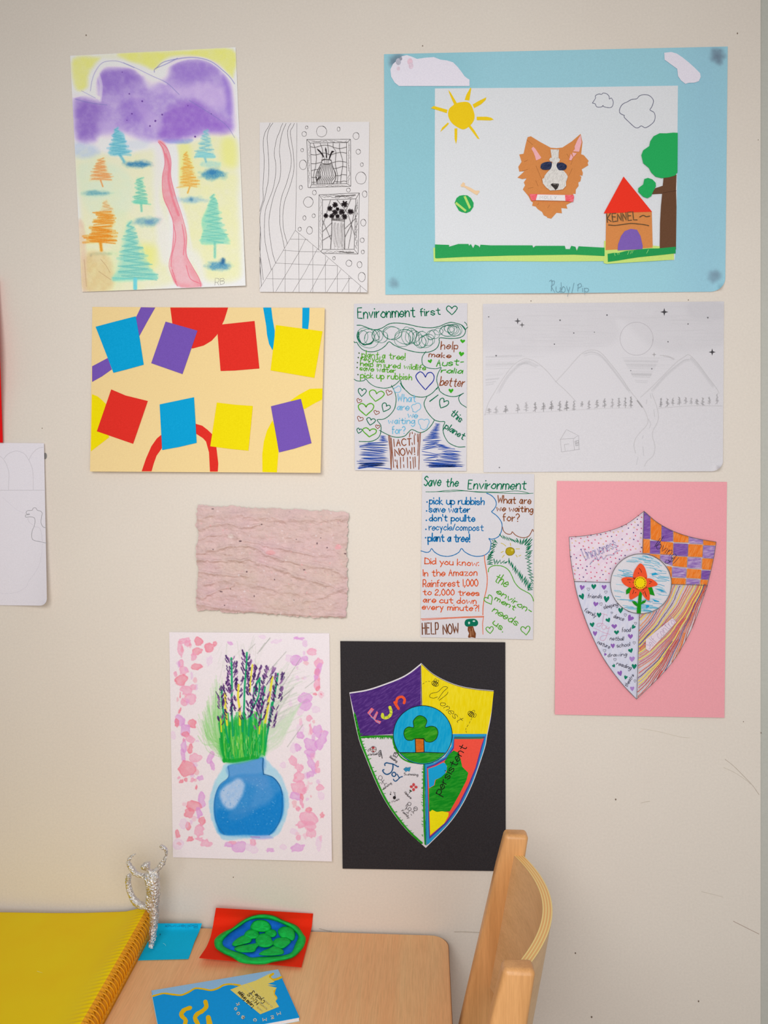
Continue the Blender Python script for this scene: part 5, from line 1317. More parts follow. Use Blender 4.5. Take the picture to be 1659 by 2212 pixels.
# ================================================================== painted vase of lavender
sh = Sheet('vase_painting', 'white sheet with a pastel painting of a blue vase of lavender among pink dabs', 'painting',
           [(365.5, 1365.5), (711.5, 1368), (717, 1861), (373.5, 1852)], off=lambda u, v: 0.0022 + 0.006 * v ** 5 * (0.4 + u))
J = (350, 1350, .23956)
cv = Canvas(sh, (230, 222, 228), 1.0, *J)
p_, r_, m_, l_ = (234, 158, 188), (230, 128, 150), (214, 152, 214), (226, 196, 226)
blobs = '''190 150 60 25 p|235 170 35 42 p|330 150 28 36 r|325 240 42 32 r|285 290 26 46 p|430 200 42 32 r|475 170 22 22 r|170 240 18 60 p|170 340 22 32 p|310 380 46 30 r|200 410 42 56 p|170 500 56 50 r|120 440 22 28 p|220 590 50 50 p|280 560 28 32 p|245 670 56 46 p|190 700 28 36 p|165 630 8 32 r|160 780 12 32 r|150 860 42 38 m|135 890 22 36 r|270 890 46 46 r|210 940 50 66 m|200 985 32 18 r|250 1030 46 28 p|200 1080 24 60 m|190 1180 18 58 m|255 1120 18 42 r|300 1200 56 38 p|220 1290 76 66 r|150 1380 22 18 p|180 1410 18 16 r|215 1395 16 18 r|270 1400 26 36 p|340 1380 32 28 m|310 1465 16 26 r|430 1200 18 46 m|460 1270 20 46 m|360 1580 28 76 m|280 1630 66 46 r|250 1690 46 46 r|330 1680 36 56 m|360 1770 28 32 r|330 1850 50 56 p|235 1815 16 28 r|140 1870 20 36 r|250 1935 32 22 r|330 1930 46 22 p|395 1975 50 36 p|200 1790 36 46 l|150 1980 42 46 l|600 1985 42 28 m|690 2000 66 46 m|820 1950 38 38 p|810 2020 56 36 l|975 2030 38 20 m|1090 2000 24 18 l|1215 2010 66 36 m|900 1920 76 22 l|1205 320 50 46 m|1290 300 36 28 m|1350 245 42 32 p|1140 300 36 36 l|1410 340 32 42 p|1400 480 26 105 p|1400 430 22 80 m|1410 570 26 28 r|1380 625 16 12 r|1435 625 9 12 r|1225 480 16 22 l|1285 475 12 16 l|1290 660 55 50 m|1290 730 50 56 m|1240 780 28 28 l|1165 710 14 38 l|1390 760 28 28 l|1330 840 16 22 p|1340 930 13 46 p|1250 930 36 56 l|1240 995 28 32 m|1400 960 36 56 m|1440 1030 46 86 m|1340 1080 56 56 m|1230 1110 32 32 m|1330 1150 56 36 m|1180 1110 20 36 l|1180 1220 36 46 p|1240 1280 32 32 p|1350 1260 36 86 m|1340 1350 42 36 m|1400 1260 18 32 p|1400 1310 18 18 p|1090 1270 32 22 l|1230 1380 56 46 p|1225 1470 70 56 p|1200 1540 50 36 m|1290 1480 18 28 p|1265 1560 18 36 r|1260 1620 12 36 p|1230 1660 16 16 p|1340 1550 14 20 r|1430 1460 32 28 p|1430 1540 28 36 l|1320 1670 32 28 r|1330 1740 86 66 p|1440 1720 28 32 r|1270 1790 56 36 p|1340 1820 56 46 p|1230 1920 28 36 p|1340 1880 46 46 p|1420 1950 28 76 l|1180 1860 36 28 l|610 165 28 16 m|1020 150 56 22 l|1230 120 56 18 m|900 110 36 18 l|430 330 22 46 l|100 1000 14 30 l|620 1960 40 20 p'''
cc = dict(p=p_, r=r_, m=m_, l=l_)
for t in blobs.split('|'):
    x, y, rx, ry, k = t.split()
    cv.blob(float(x), float(y), float(rx), float(ry), cc[k], .62 if k != 'l' else .45, 4, rot=cv.rnd.uniform(-.4, .4), wob=26, grain=.3, gs=40, edge=.18)
for k in range(60):
    x = cv.rnd.choice([cv.rnd.uniform(110, 330), cv.rnd.uniform(1180, 1460)]); y = cv.rnd.uniform(120, 2000)
    cv.blob(x, y, cv.rnd.uniform(10, 26), cv.rnd.uniform(10, 34), [p_, r_, m_][k % 3], .35, 4, wob=16)
# smudged grey and pale green leaves
for k in range(110):
    x0, y0 = cv.rnd.uniform(880, 1010), cv.rnd.uniform(520, 1100); a = cv.rnd.uniform(.3, 1.25); L = cv.rnd.uniform(150, 420)
    cv.stroke([(x0, y0), (x0 + L * .5 * math.cos(a), y0 - L * .55 * math.sin(a)), (x0 + L * math.cos(a), y0 - L * math.sin(a))], cv.rnd.uniform(4, 16), [(196, 200, 196), (178, 186, 180), (206, 212, 198), (190, 206, 186)][k % 4], .32, .5, 14)
for k in range(50):
    x0, y0 = cv.rnd.uniform(480, 900), cv.rnd.uniform(250, 560); cv.stroke([(x0, y0), (x0 + cv.rnd.uniform(-40, 90), y0 - cv.rnd.uniform(60, 160))], cv.rnd.uniform(4, 14), [(204, 204, 202), (196, 200, 192), (216, 214, 212)][k % 3], .35, .5, 14)
for a, b in (((880, 240), (975, 115)), ((930, 170), (975, 120)), ((860, 260), (930, 160)), ((1080, 560), (1250, 300)), ((1060, 680), (1190, 560)), ((1100, 640), (1150, 600)), ((960, 420), (1120, 240)), ((1130, 1100), (1270, 900)), ((1290, 570), (1380, 500)), ((780, 230), (840, 170))):
    cv.stroke([a, b], 5, (130, 138, 128), .55, .5)
for k in range(120):
    x0, y0 = cv.rnd.uniform(500, 570), cv.rnd.uniform(1050, 1190); t = cv.rnd.uniform(0, 1)
    e = np.array([330 + 190 * t + cv.rnd.uniform(-40, 60), 900 - 400 * t + cv.rnd.uniform(-60, 160)])
    mid = (np.array([x0, y0]) + e) / 2 + [-30 + 20 * t, 40]
    cv.stroke([(x0, y0), mid, e], cv.rnd.uniform(4, 13), [(130, 200, 116), (158, 214, 146), (110, 196, 90), (186, 216, 170)][k % 4], .26, .6, 12)
for k in range(70):
    x0, y0 = cv.rnd.uniform(930, 990), cv.rnd.uniform(950, 1150); t = cv.rnd.uniform(0, 1)
    cv.stroke([(x0, y0), (x0 + 110, y0 - 90), (1080 + 180 * t, 800 + 260 * (1 - t) * cv.rnd.uniform(0, 1) - 100 * t)], cv.rnd.uniform(5, 16), [(204, 216, 198), (190, 214, 186)][k % 2], .24, .6, 14)
# vase
cv.area('590,1250 540,1310 480,1400 440,1520 425,1620 450,1760 510,1890 570,1940 760,1925 1000,1915 1080,1840 1130,1700 1142,1580 1112,1450 1060,1340 990,1265 940,1210 900,1190', (152, 206, 236), .75, 10, .2, 40, wob=10)
cv.area('560,1270 600,1265 595,1370 520,1440 490,1420 520,1340', (168, 218, 232), .6, 12)
cv.area('598,1268 760,1235 912,1195 916,1342 1000,1370 1062,1445 1092,1550 1092,1690 1050,1800 965,1895 760,1890 555,1892 492,1800 466,1690 472,1560 512,1455 590,1385 602,1330', (52, 138, 208), .97, 6, .12, 14)
cv.area('600,1268 900,1205 905,1330 700,1350 610,1370', (104, 160, 218), .75, 20, .3, 14)
cv.area('640,1370 900,1350 960,1420 900,1480 760,1420 680,1400', (92, 150, 212), .6, 30, .3, 14)
cv.area('620,1420 690,1385 742,1430 735,1500 700,1580 650,1650 590,1655 540,1600 520,1520 560,1460', (172, 198, 234), .95, 22, .2, 16)
cv.area('500,1660 700,1700 960,1580 1080,1500 1090,1690 1040,1800 950,1890 560,1890 495,1800', (14, 124, 204), .75, 26, .3, 14)
cv.area('880,1430 950,1420 1000,1500 980,1600 900,1640 800,1630', (84, 150, 214), .5, 28, .4, 12)
cv.area('640,1680 800,1640 860,1660 700,1760 600,1740', (70, 140, 206), .5, 24, .4, 12)
cv.stroke('912,1205 908,1275 916,1345', 12, (28, 86, 140), .75, .3); cv.stroke('916,1345 1000,1375 1062,1450 1085,1530', 10, (24, 84, 140), .7, .4, 5); cv.stroke('1085,1530 1080,1680 1045,1800 965,1895', 9, (20, 96, 160), .6, .4, 5)
cv.stroke('598,1275 600,1370 520,1445 480,1560 475,1680 500,1800 560,1885', 7, (40, 100, 160), .6, .4, 5)
cv.area('830,1905 950,1895 1000,1925 820,1930', (150, 170, 226), .6, 8); cv.stroke('800,1910 880,1915', 10, (176, 120, 190), .6)
for k in range(160):
    a = cv.rnd.uniform(0, 6.28); rr = math.sqrt(cv.rnd.uniform(0, 1)); x, y = 780 + 290 * rr * math.cos(a), 1620 + 250 * rr * math.sin(a)
    cv.blob(x, y, 5, 3, (190, 216, 240) if k % 2 else (16, 110, 190), .35, 3, wob=3)
# stems
cv.area('560,1230 520,1120 545,1000 600,880 700,840 820,860 920,900 940,1000 935,1160 850,1200 700,1240', (44, 178, 66), .8, 26, .35, 20)
for k in range(260):
    x0 = cv.rnd.uniform(548, 935); y0 = 1235 - (x0 - 560) * .16 + cv.rnd.uniform(-60, 4); x1 = 530 + (x0 - 548) * 1.05 + cv.rnd.uniform(-30, 30); y1 = cv.rnd.uniform(780, 1060)
    cv.stroke([(x0, y0), ((x0 + x1) / 2 + cv.rnd.uniform(-8, 8), (y0 + y1) / 2), (x1, y1)], cv.rnd.uniform(5, 13), [(12, 160, 62), (34, 178, 70), (84, 190, 62), (16, 170, 84), (140, 206, 90), (24, 150, 56)][k % 6], .72, .4, 8)
cv.stroke('560,1220 640,1225 760,1205 860,1190', 34, (20, 160, 50), .85, .3, 8)
for k in range(40):
    x = cv.rnd.uniform(560, 900); y = cv.rnd.uniform(1000, 1220); cv.stroke([(x, y), (x + cv.rnd.uniform(-6, 6), y - cv.rnd.uniform(20, 60))], 4, (196, 226, 150), .6)
ye = (222, 216, 50)
for q, w in (('570,620 572,740 585,900', 22), ('690,540 686,660 700,760 702,900', 20), ('815,360 800,480 790,600', 15), ('995,470 975,600 950,760 930,880', 20), ('890,780 882,880 876,980', 14), ('530,850 535,960', 14)): cv.stroke(q, w, ye, .9, .3, 8)
g1 = (16, 156, 98)
for q, w in (('625,300 628,420 630,560 628,760 640,1000', 18), ('765,250 760,380 745,560 740,740 725,960', 17), ('880,480 850,540 845,620', 20), ('880,490 870,640 800,800 780,1000', 16), ('540,590 545,720 570,900 600,1060', 16), ('1045,440 1020,600 985,780 950,980', 16), ('930,560 900,720 890,860', 14), ('830,560 820,700 800,840', 14), ('990,700 960,900 935,1080', 14)): cv.stroke(q, w, g1, .92, .25, 8)
dk, lt_ = (66, 36, 98), (140, 96, 156)
def sprig(pts, n, w):
    s = resample(spline(P(pts), 6), 12)
    for k in range(n):
        a = s[int(cv.rnd.uniform(0, len(s) - 1))]; sd = cv.rnd.choice([-1, 1]); o = cv.rnd.uniform(8, w)
        L = cv.rnd.uniform(16, 36); x, y = a[0] + sd * o, a[1]
        cv.stroke([(x, y), (x + sd * L * .35, y - L * .5), (x + sd * L * .5, y - L)], cv.rnd.uniform(6, 14), dk if cv.rnd.uniform() < .72 else lt_, .88, .35, 5)
for q, n, w in (('625,300 630,420 628,620', 46, 40), ('760,260 760,400 745,640', 34, 34), ('810,350 800,520 810,640', 32, 34), ('870,370 850,450 840,500', 22, 24), ('500,560 530,680 530,760', 26, 20), ('560,520 600,640 610,760', 26, 26), ('980,400 950,500 920,560', 26, 34), ('1060,450 1050,560 1030,700', 44, 38), ('1030,740 1010,800 980,940', 30, 28), ('880,560 850,700 830,800', 34, 34), ('900,680 860,880 860,960', 24, 20), ('700,480 690,600 670,820', 28, 26), ('525,820 530,910', 10, 14), ('780,700 800,780 740,860', 22, 30), ('940,600 920,760 880,860', 26, 26), ('620,660 600,760 600,860', 16, 26)): sprig(q, n, w)
for q in ('590,290 640,340', '720,300 750,330', '960,380 940,430 935,480', '1000,375 985,440'): cv.stroke(q, 10, lt_, .7, .4)
sh.sheet(pigment_mat('watercolour_paper', .8, .2), canvas=cv)
sh.finish()

# ================================================================== handmade paper
gw = lambda u, v: 0.0
def rag(u, v):
    X, Y = u * 334, v * 240
    XX, YY = X + 9 * (fbm(X, Y, 22, 41) - .5), Y + 11 * (fbm(X, Y, 18, 45) - .5)
    def ridge(pts, w, h):
        h = h * (.35 + 1.1 * fbm(X, Y, 30, 48))
        d = seg_dist(XX, YY, spline(np.array(pts, float), 4)); return 1.7 * h * np.exp(-(d / w) ** 2)
    z = 0.0035 + 0.0042 * fbm(X, Y * 2.2, 40, 3) + 0.0040 * fbm(X * .8, Y * 2.2, 16, 8) + 0.0022 * fbm(X, Y * 1.3, 6, 12)
    for pts, w, h in (([(0, 55), (40, 40), (70, 37), (110, 42), (140, 36)], 4, .0022), ([(0, 108), (40, 100), (75, 88), (120, 88), (160, 105), (190, 118)], 4, .0026), ([(0, 125), (80, 122), (130, 120), (190, 140), (250, 158), (334, 178)], 4, .0026),
                      ([(200, 118), (260, 125), (300, 130), (330, 145)], 4, .0022), ([(0, 150), (60, 155), (110, 156)], 3.5, .002), ([(0, 30), (60, 16), (130, 20), (240, 22), (334, 12)], 5, .0022), ([(140, 175), (180, 185), (230, 186)], 3.5, .0016), ([(20, 180), (60, 170), (120, 172), (180, 176)], 4, .0016),
                      ([(10, 215), (40, 195), (80, 180)], 4, .002), ([(0, 75), (60, 60), (110, 75), (180, 88), (260, 100)], 3.5, .0016), ([(240, 210), (290, 190), (334, 165)], 4, .002), ([(0, 225), (60, 232), (160, 238), (334, 236)], 4, .0022)):
        z = z + ridge(pts, w, h)
    e = np.minimum(np.minimum(u, 1 - u) * 334, np.minimum(v, 1 - v) * 240)
    return np.maximum(z - 0.0028 * np.exp(-e / 5) + 0.0006, 0.0014)
sh = Sheet('handmade_paper', 'rough wrinkled sheet of pink handmade paper with ragged edges', 'handmade paper',
           [(425.5, 1092), (752, 1106), (747.5, 1336.5), (424.5, 1318)], off=rag)
def ew(u, v):
    X, Y = u * 334, v * 240
    a = 1 + 0 * u
    du = ((fbm(0 * X + 3, Y, 26, 21) - .5) * 14 + (fbm(0 * X + 5, Y, 6, 22) - .5) * 6) * (1 - u) ** 12 + ((fbm(0 * X + 9, Y, 22, 23) - .5) * 12 + (fbm(0 * X + 5, Y, 5, 24) - .5) * 8) * u ** 12
    dv = ((fbm(X, 0 * Y + 3, 30, 25) - .5) * 10 + (fbm(X, 0 * Y + 5, 5, 26) - .5) * 7) * (1 - v) ** 12 + ((fbm(X, 0 * Y + 4, 30, 27) - .5) * 10 + (fbm(X, 0 * Y + 5, 6, 28) - .5) * 8) * v ** 12
    return np.clip(u + du / 334, -.05, 1.05), np.clip(v + dv / 240, -.05, 1.05)
sh.edge_warp = ew
cv = Canvas(sh, (216, 187, 184), 1.0, 425, 1092, 1.0)
n = fbm(cv.X, cv.Y, 9, 31)[..., None]; n2 = fbm(cv.X, cv.Y, 60, 35)[..., None]
cv.rgb = cv.rgb * (0.95 + 0.10 * n) + (n2 - .5) * np.array([6, -6, 10])
fr = np.random.default_rng(6)
for k in range(260):
    x, y = fr.uniform(2, 325), fr.uniform(2, 236)
    c = [(236, 214, 214), (196, 166, 164), (238, 176, 178), (232, 222, 226), (186, 160, 160)][k % 5]
    cv.blob(x, y, fr.uniform(.8, 2.6), fr.uniform(.6, 1.6), c, fr.uniform(.3, .8), .8, rot=fr.uniform(0, 3), wob=1)
for x, y, a, b in ((94, 77, 3, 1.6), (34, 7, 3, 1.2), (260, 82, 1.2, 2), (282, 91, 1.4, 1.4), (322, 104, 2.4, 1.4), (53, 186, 3.4, 1.2), (73, 180, 1, 2), (108, 143, 1.6, 1.8), (124, 196, .9, 2), (232, 139, 2.2, 1), (168, 160, 1.2, 1.4), (215, 73, 1.2, 1), (268, 70, 1, .8), (210, 204, .8, 1.6), (140, 41, 1.6, 1), (36, 95, 1, 1), (60, 215, 1, 1)):
    cv.blob(x, y, a, b, (92, 70, 78), .85, .7, wob=.6)
cv.blob(74, 66, 6, 5, (232, 218, 214), .7, 1.5, wob=3); cv.blob(160, 103, 10, 4, (232, 160, 162), .6, 2, wob=3); cv.blob(307, 90, 7, 5, (238, 166, 174), .7, 1.5, wob=3)
mp = pigment_mat('handmade_paper_pulp', .95, .5)
sh.sheet(mp, canvas=cv, thick=0.0008); sh.finish()

# ================================================================== sheets cut by the left edge of the photo
sh = Sheet('red_sheet', 'bright red paper at the left edge, above the pencil camel drawing', 'paper',
           [(-196, 600), (-6, 600), (6, 956), (-184, 956)], off=lambda u, v: 0.0055 + 0.022 * u ** 2 * (0.35 + 0.65 * np.sin(np.pi * np.clip(v, 0, 1)) ** 2) * (1 - .75 * v ** 3))
sh.sheet(paper_mat((206, 16, 20), .05)); sh.finish()
sh = Sheet('pencil_drawing', 'white sheet with a faint pencil drawing of hills and a camel, at the left edge', 'drawing',
           [(-152, 955), (95, 957.5), (101.5, 1308.5), (-150, 1306)], off=lambda u, v: 0.0022 + 0.018 * u ** 5 * v ** 2 + .004 * u ** 8)
sh.sheet(paper_mat((208, 204, 212)), chamfer=(.06, .045, .004), nu=40, nv=48)
p = sh.pen(0, 700, .29369); fg = (184, 180, 186); dgc = (150, 148, 152)
p.part('hill_outlines'); p.curves('0,972 25,995 50,1040 66,1100 64,1160 62,1220|28,990 60,955 110,935 150,940 185,960 210,998 230,1040 243,1100 245,1220|212,1000 240,950 280,915 320,906', .8, fg); p.line('0,1222 150,1222 334,1222', .9, fg); p.curves('0,1978 60,1982 130,1970 190,1935 212,1890 250,1840 285,1780 305,1700 312,1600|20,1275 80,1330 130,1370 190,1395', .6, (196, 192, 200)); p.line('0,995 -300,1100', .6, fg)
p.part('camel_outline'); p.curve('340,1500 315,1490 302,1460 305,1420 310,1390 295,1375 275,1370 262,1352 245,1354 235,1370 205,1372 192,1385 200,1398 215,1396 214,1402 190,1404 190,1420 220,1418 250,1424 258,1450 250,1490 236,1525 234,1570 248,1590 290,1600 345,1612', 1.1, dgc); p.curve('250,1490 290,1500 305,1540 312,1600', .6, fg); p.curve('205,1420 210,1450 240,1478', .6, fg)
sh.finish()

# ================================================================== table
GAIN = 1.58
def wood_mat(name, c1, c2, axis=1, scale=26, rough=0.42, stretch=0.05, spec=0.4, fleck=None, pos=(0.32, 0.68)):
    m, nt, b = new_mat(name, rough, spec)
    sc = [1, 1, 1]; sc[axis] = stretch
    v = coords(nt, tuple(sc))
    n1 = noise_node(nt, v, scale, 5, 0.6)
    col = ramp(nt, n1, [(pos[0], rgba(c1)), (pos[1], rgba(c2))])
    n2 = noise_node(nt, v, scale * 14, 3, 0.7)
    g = ramp(nt, n2, [(0.32, (0.90, 0.88, 0.86, 1)), (0.6, (1.02, 1.02, 1.02, 1))])
    nt.links.new(mixc(nt, 1.0, col, g, 'MULTIPLY'), b.inputs['Base Color'])
    bump(nt, b, n2, 0.06, 0.0006)
    return m
def bm_obj(name, bm, mat, parent=None, smooth=False, origin=(0, 0, 0)):
    v = [tuple(x.co) for x in bm.verts]; bm.verts.index_update()
    f = [[x.index for x in q.verts] for q in bm.faces]
    bm.free()
    return mesh_obj(name, v, f, mat, parent, smooth=smooth, origin=origin)
def bm_box(x0, x1, y0, y1, z0, z1, bev=0.0, seg=2, bm=None):
    bm = bm or bmesh.new()
    v, f = box_faces(x0, x1, y0, y1, z0, z1)
    vs = [bm.verts.new(p) for p in v]; fs = [bm.faces.new([vs[i] for i in q]) for q in f]
    if bev: bmesh.ops.bevel(bm, geom=list({e for q in fs for e in q.edges}), offset=bev, segments=seg, affect='EDGES', profile=.5)
    return bm

TX1 = float(on_level(972, 2120, TABLE_Z)[0]); TX0 = -1.05; TY1 = -0.006; TY0 = -0.70; TT = 0.024
table = empty('table', ((TX0 + TX1) / 2, (TY0 + TY1) / 2, 0), 'beech laminate table pushed against the wall under the drawings', 'table')
beech = wood_mat('beech_laminate', (202, 150, 104), (208, 161, 115), 1, 34)
dark_edge = wood_mat('edge_banding', (110, 74, 48), (128, 88, 58), 1, 40)
def rrect(x0, x1, y0, y1, r, n=8):
    out = []
    for cx, cy, a0 in ((x1 - r, y1 - r, 0), (x0 + r, y1 - r, 90), (x0 + r, y0 + r, 180), (x1 - r, y0 + r, 270)):
        for k in range(n + 1):
            a = math.radians(a0 + 90 * k / n); out.append((cx + r * math.cos(a), cy + r * math.sin(a)))
    return out
def prism(poly, z0, z1):
    k = len(poly); v = [(x, y, z1) for x, y in poly] + [(x, y, z0) for x, y in poly]
    return v, [list(range(k)), list(range(2 * k - 1, k - 1, -1))] + [[i, k + i, k + (i + 1) % k, (i + 1) % k] for i in range(k)]
bm = bmesh.new(); v, f = prism(rrect(TX0, TX1, TY0, TY1, 0.03), TABLE_Z - TT, TABLE_Z)
vs = [bm.verts.new(p) for p in v]
for q in f: bm.faces.new([vs[i] for i in q])
bm.normal_update()
bmesh.ops.bevel(bm, geom=[e for e in bm.edges if all(abs(w.co.z - TABLE_Z) < 1e-6 for w in e.verts)], offset=0.0016, segments=2, affect='EDGES')
bm_obj('table_top', bm, beech, table)
band = rrect(TX0 - .0012, TX1 + .0012, TY0 - .0012, TY1 + .0012, 0.031)
inner = rrect(TX0 + .0005, TX1 - .0005, TY0 + .0005, TY1 - .0005, 0.0295); k = len(band)
v = [(x, y, TABLE_Z - .0018) for x, y in band] + [(x, y, TABLE_Z - TT) for x, y in band] + [(x, y, TABLE_Z - .0018) for x, y in inner] + [(x, y, TABLE_Z - TT) for x, y in inner]
f = [q for i in range(k) for j in [(i + 1) % k] for q in ([i, k + i, k + j, j], [i, j, 2 * k + j, 2 * k + i], [k + i, 3 * k + i, 3 * k + j, k + j])]
mesh_obj('edge_band', v, f, dark_edge, table)
legm = wood_mat('beech_leg', (190, 132, 82), (210, 154, 100), 2, 40)
for x in (TX0 + .09, TX1 - .11):
    for y in (TY0 + .07, TY1 - .07):
        bm = bmesh.new(); bmesh.ops.create_cone(bm, cap_ends=True, segments=20, radius1=.019, radius2=.026, depth=TABLE_Z - TT, matrix=Matrix.Translation((x, y, (TABLE_Z - TT) / 2)))
        bm_obj('leg', bm, legm, table, True)
for (a, b_, c, d) in ((TX0 + .11, TX1 - .13, TY1 - .08, TY1 - .06), (TX0 + .11, TX1 - .13, TY0 + .06, TY0 + .08), (TX0 + .08, TX0 + .10, TY0 + .08, TY1 - .08), (TX1 - .12, TX1 - .10, TY0 + .08, TY1 - .08)):
    bm_obj('apron', bm_box(a, b_, c, d, TABLE_Z - TT - .06, TABLE_Z - TT, .002), legm, table)

# ------------------------------------------------------------------ loose sheets made row by row
def row_sheet(name, rows, mat, parent, nu=28, nv=28, thick=0.0005, wave=None):
    """rows: (left px, right px, height left, height right) from back to front"""
    R = np.array([list(a) + list(b) + [c, d] for a, b, c, d in rows], float)
    t = np.linspace(0, 1, len(R)); tt = np.linspace(0, 1, nv + 1)
    S = np.stack([np.interp(tt, t, R[:, i]) for i in range(6)], -1)
    for _ in range(2): S[1:-1] = (S[:-2] + 2 * S[1:-1] + S[2:]) / 4
    u = np.linspace(0, 1, nu + 1)[None, :]
    px = S[:, 0:1] * (1 - u) + S[:, 2:3] * u; py = S[:, 1:2] * (1 - u) + S[:, 3:4] * u
    h = S[:, 4:5] * (1 - u) + S[:, 5:6] * u
    if wave is not None: h = h + wave(u, tt[:, None])
    top = on_level(px, py, TABLE_Z + h + thick); bot = top - [0, 0, thick]
    H, W = px.shape; idx = np.arange(H * W).reshape(H, W); n = H * W
    q = np.stack([idx[:-1, :-1], idx[1:, :-1], idx[1:, 1:], idx[:-1, 1:]], -1).reshape(-1, 4)
    ring = np.concatenate([idx[0, :-1], idx[:-1, -1], idx[-1, :0:-1], idx[:0:-1, 0]]); nx = np.roll(ring, -1)
    F_ = np.concatenate([q, q[:, ::-1] + n, np.stack([nx, ring, ring + n, nx + n], -1)])
    o = mesh_obj(name, np.concatenate([top.reshape(-1, 3), bot.reshape(-1, 3)]), F_, mat, parent, smooth=True)
    o.data.set_sharp_from_angle(angle=math.radians(50))
    return o, (S, h)

# blue card under the figure
bc = on_level(370, 2040, TABLE_Z)
blue_card = empty('blue_card', bc, 'bright blue square card with Ballerina written on it, under the foil figure', 'card')
row_sheet('card', [((338, 1994.5), (436, 1994.5), .013, .0125), ((327, 2010), (432, 2008), .004, .0045), ((316, 2034), (420, 2034), .0008, .003), ((306, 2058), (412, 2058), .0006, .0012), ((298, 2074), (407, 2071), .0006, .0010)],
          paper_mat((10, 156, 196), .05), blue_card)
bs = Sheet('', '', '', [(344, 1995), (436, 1995), (407, 2071), (298, 2074)], level=lambda u, v: TABLE_Z + .0014 + np.interp(v, [0, .2, .5, 1], [.0125, .0045, .0018, .0008]), root=blue_card)
p = bs.pen(230, 1790, .15069); p.part('pencil_lettering', label='pencil lettering, upside down')
p.text('Ballerina', 1300, 1378, 850, 1382, 46, .7, (16, 112, 150), 0, .4); p.disc(770, 1514, 9, (10, 80, 110))
p.curve('810,1640 840,1660 850,1680', .7, (120, 200, 220)); bs.finish()

# red card with the modelling clay globe
rc_ = on_level(550, 2050, TABLE_Z)
red_card = empty('red_card', rc_, 'red card curling up against the wall, under the clay globe', 'card')
ROWS = [((466.5, 1961), (676.3, 1973.5), .0415, .0300), ((463, 1981), (675, 1987), .0215, .0180), ((460, 2000), (673.5, 2003), .0100, .0085), ((455, 2024), (667, 2028), .0045, .0045), ((446, 2046), (660, 2056), .0045, .0036), ((430, 2069), (651, 2089), .0120, .0040)]
_, (SR, HR) = row_sheet('card', ROWS, paper_mat((206, 38, 14), .05), red_card, wave=lambda u, v: .003 * np.sin(np.pi * u) * np.clip((v - .75) / .25, 0, 1) * 0)
def red_h(px, py):
    """height of the red card above the table under a photo point"""
    px, py = np.asarray(px, float), np.asarray(py, float); best = np.full(px.shape, 1e9); hh = np.zeros(px.shape)
    lx, ly, rx, ry = SR[:, 0], SR[:, 1], SR[:, 2], SR[:, 3]
    u = np.clip((px - 455) / 215, 0, 1)
    for _ in range(3):
        yy = ly[:, None] * (1 - u.ravel()) + ry[:, None] * u.ravel()
        vi = np.array([np.interp(py.ravel()[k], yy[:, k], np.arange(len(SR))) for k in range(px.size)])
        L = np.interp(vi, np.arange(len(SR)), lx); R = np.interp(vi, np.arange(len(SR)), rx)
        u = np.clip(((px.ravel() - L) / (R - L)), 0, 1).reshape(px.shape)
    i0 = np.clip(vi.astype(int), 0, len(SR) - 2); fr = vi - i0; uc = u.ravel() * (HR.shape[1] - 1); j0 = np.clip(uc.astype(int), 0, HR.shape[1] - 2); fu = uc - j0
    h = (HR[i0, j0] * (1 - fu) + HR[i0, j0 + 1] * fu) * (1 - fr) + (HR[i0 + 1, j0] * (1 - fu) + HR[i0 + 1, j0 + 1] * fu) * fr
    return h.reshape(px.shape)
def on_red(p, lift):
    p = np.asarray(p, float); return on_level(p[..., 0], p[..., 1], TABLE_Z + red_h(p[..., 0], p[..., 1]) + lift)
def clay_mat(name, c):
    m, nt, b = new_mat(name, .55, .10)
    v = coords(nt); n = noise_node(nt, v, 90, 4, .6)
    nt.links.new(ramp(nt, n, [(.3, rgba(np.array(c) * .9)), (.7, rgba(np.minimum(np.array(c) * 1.06 + 4, 255)))]), b.inputs['Base Color'])
    bump(nt, b, noise_node(nt, v, 130, 4, .6), .35, .002)
    return m
CG, CBL = clay_mat('green_clay', (14, 158, 62)), clay_mat('blue_clay', (16, 92, 200))
globe = empty('clay_globe', on_red(np.array([[565, 2035.]]), 0)[0], 'modelling clay globe with blue sea and green lands, on the red card', 'clay model')
N2 = lambda s: P(s) * .19289 + [400, 1930]
outer = spline(N2('325,545 345,495 430,430 520,388 600,328 700,268 800,238 900,232 1000,250 1100,297 1250,360 1320,450 1352,510 1320,610 1230,705 1130,745 1000,768 860,796 640,780 520,715 430,675 345,615'), 6, True)
innr = spline(N2('425,535 470,480 540,420 610,375 700,315 790,290 900,290 1000,310 1100,350 1180,395 1240,445 1262,490 1225,575 1190,655 1100,688 960,700 840,705 740,715 650,670 540,640 470,610 430,580'), 6, True)
# sea: a thick disc slightly lower than the rim
cen = innr.mean(0); rings = [1.02, 1.0, .8, .6, .4, .2]; V_ = []; Fc = []; k = len(innr)
for j, s in enumerate(rings):
    q = cen + (innr - cen) * s
    V_.append(on_red(q, .0005 if j == 0 else .0026 + .0008 * fbm(q[:, 0] * 3, q[:, 1] * 5, 20, 5)))
V_.append(on_red(cen[None], .0030))
for j in range(len(rings) - 1):
    for i in range(k): Fc.append([j * k + i, (j + 1) * k + i, (j + 1) * k + (i + 1) % k, j * k + (i + 1) % k])
for i in range(k): Fc.append([(len(rings) - 1) * k + i, len(rings) * k, (len(rings) - 1) * k + (i + 1) % k])
mesh_obj('sea', np.concatenate(V_), [q[::-1] for q in Fc], CBL, globe, smooth=True)
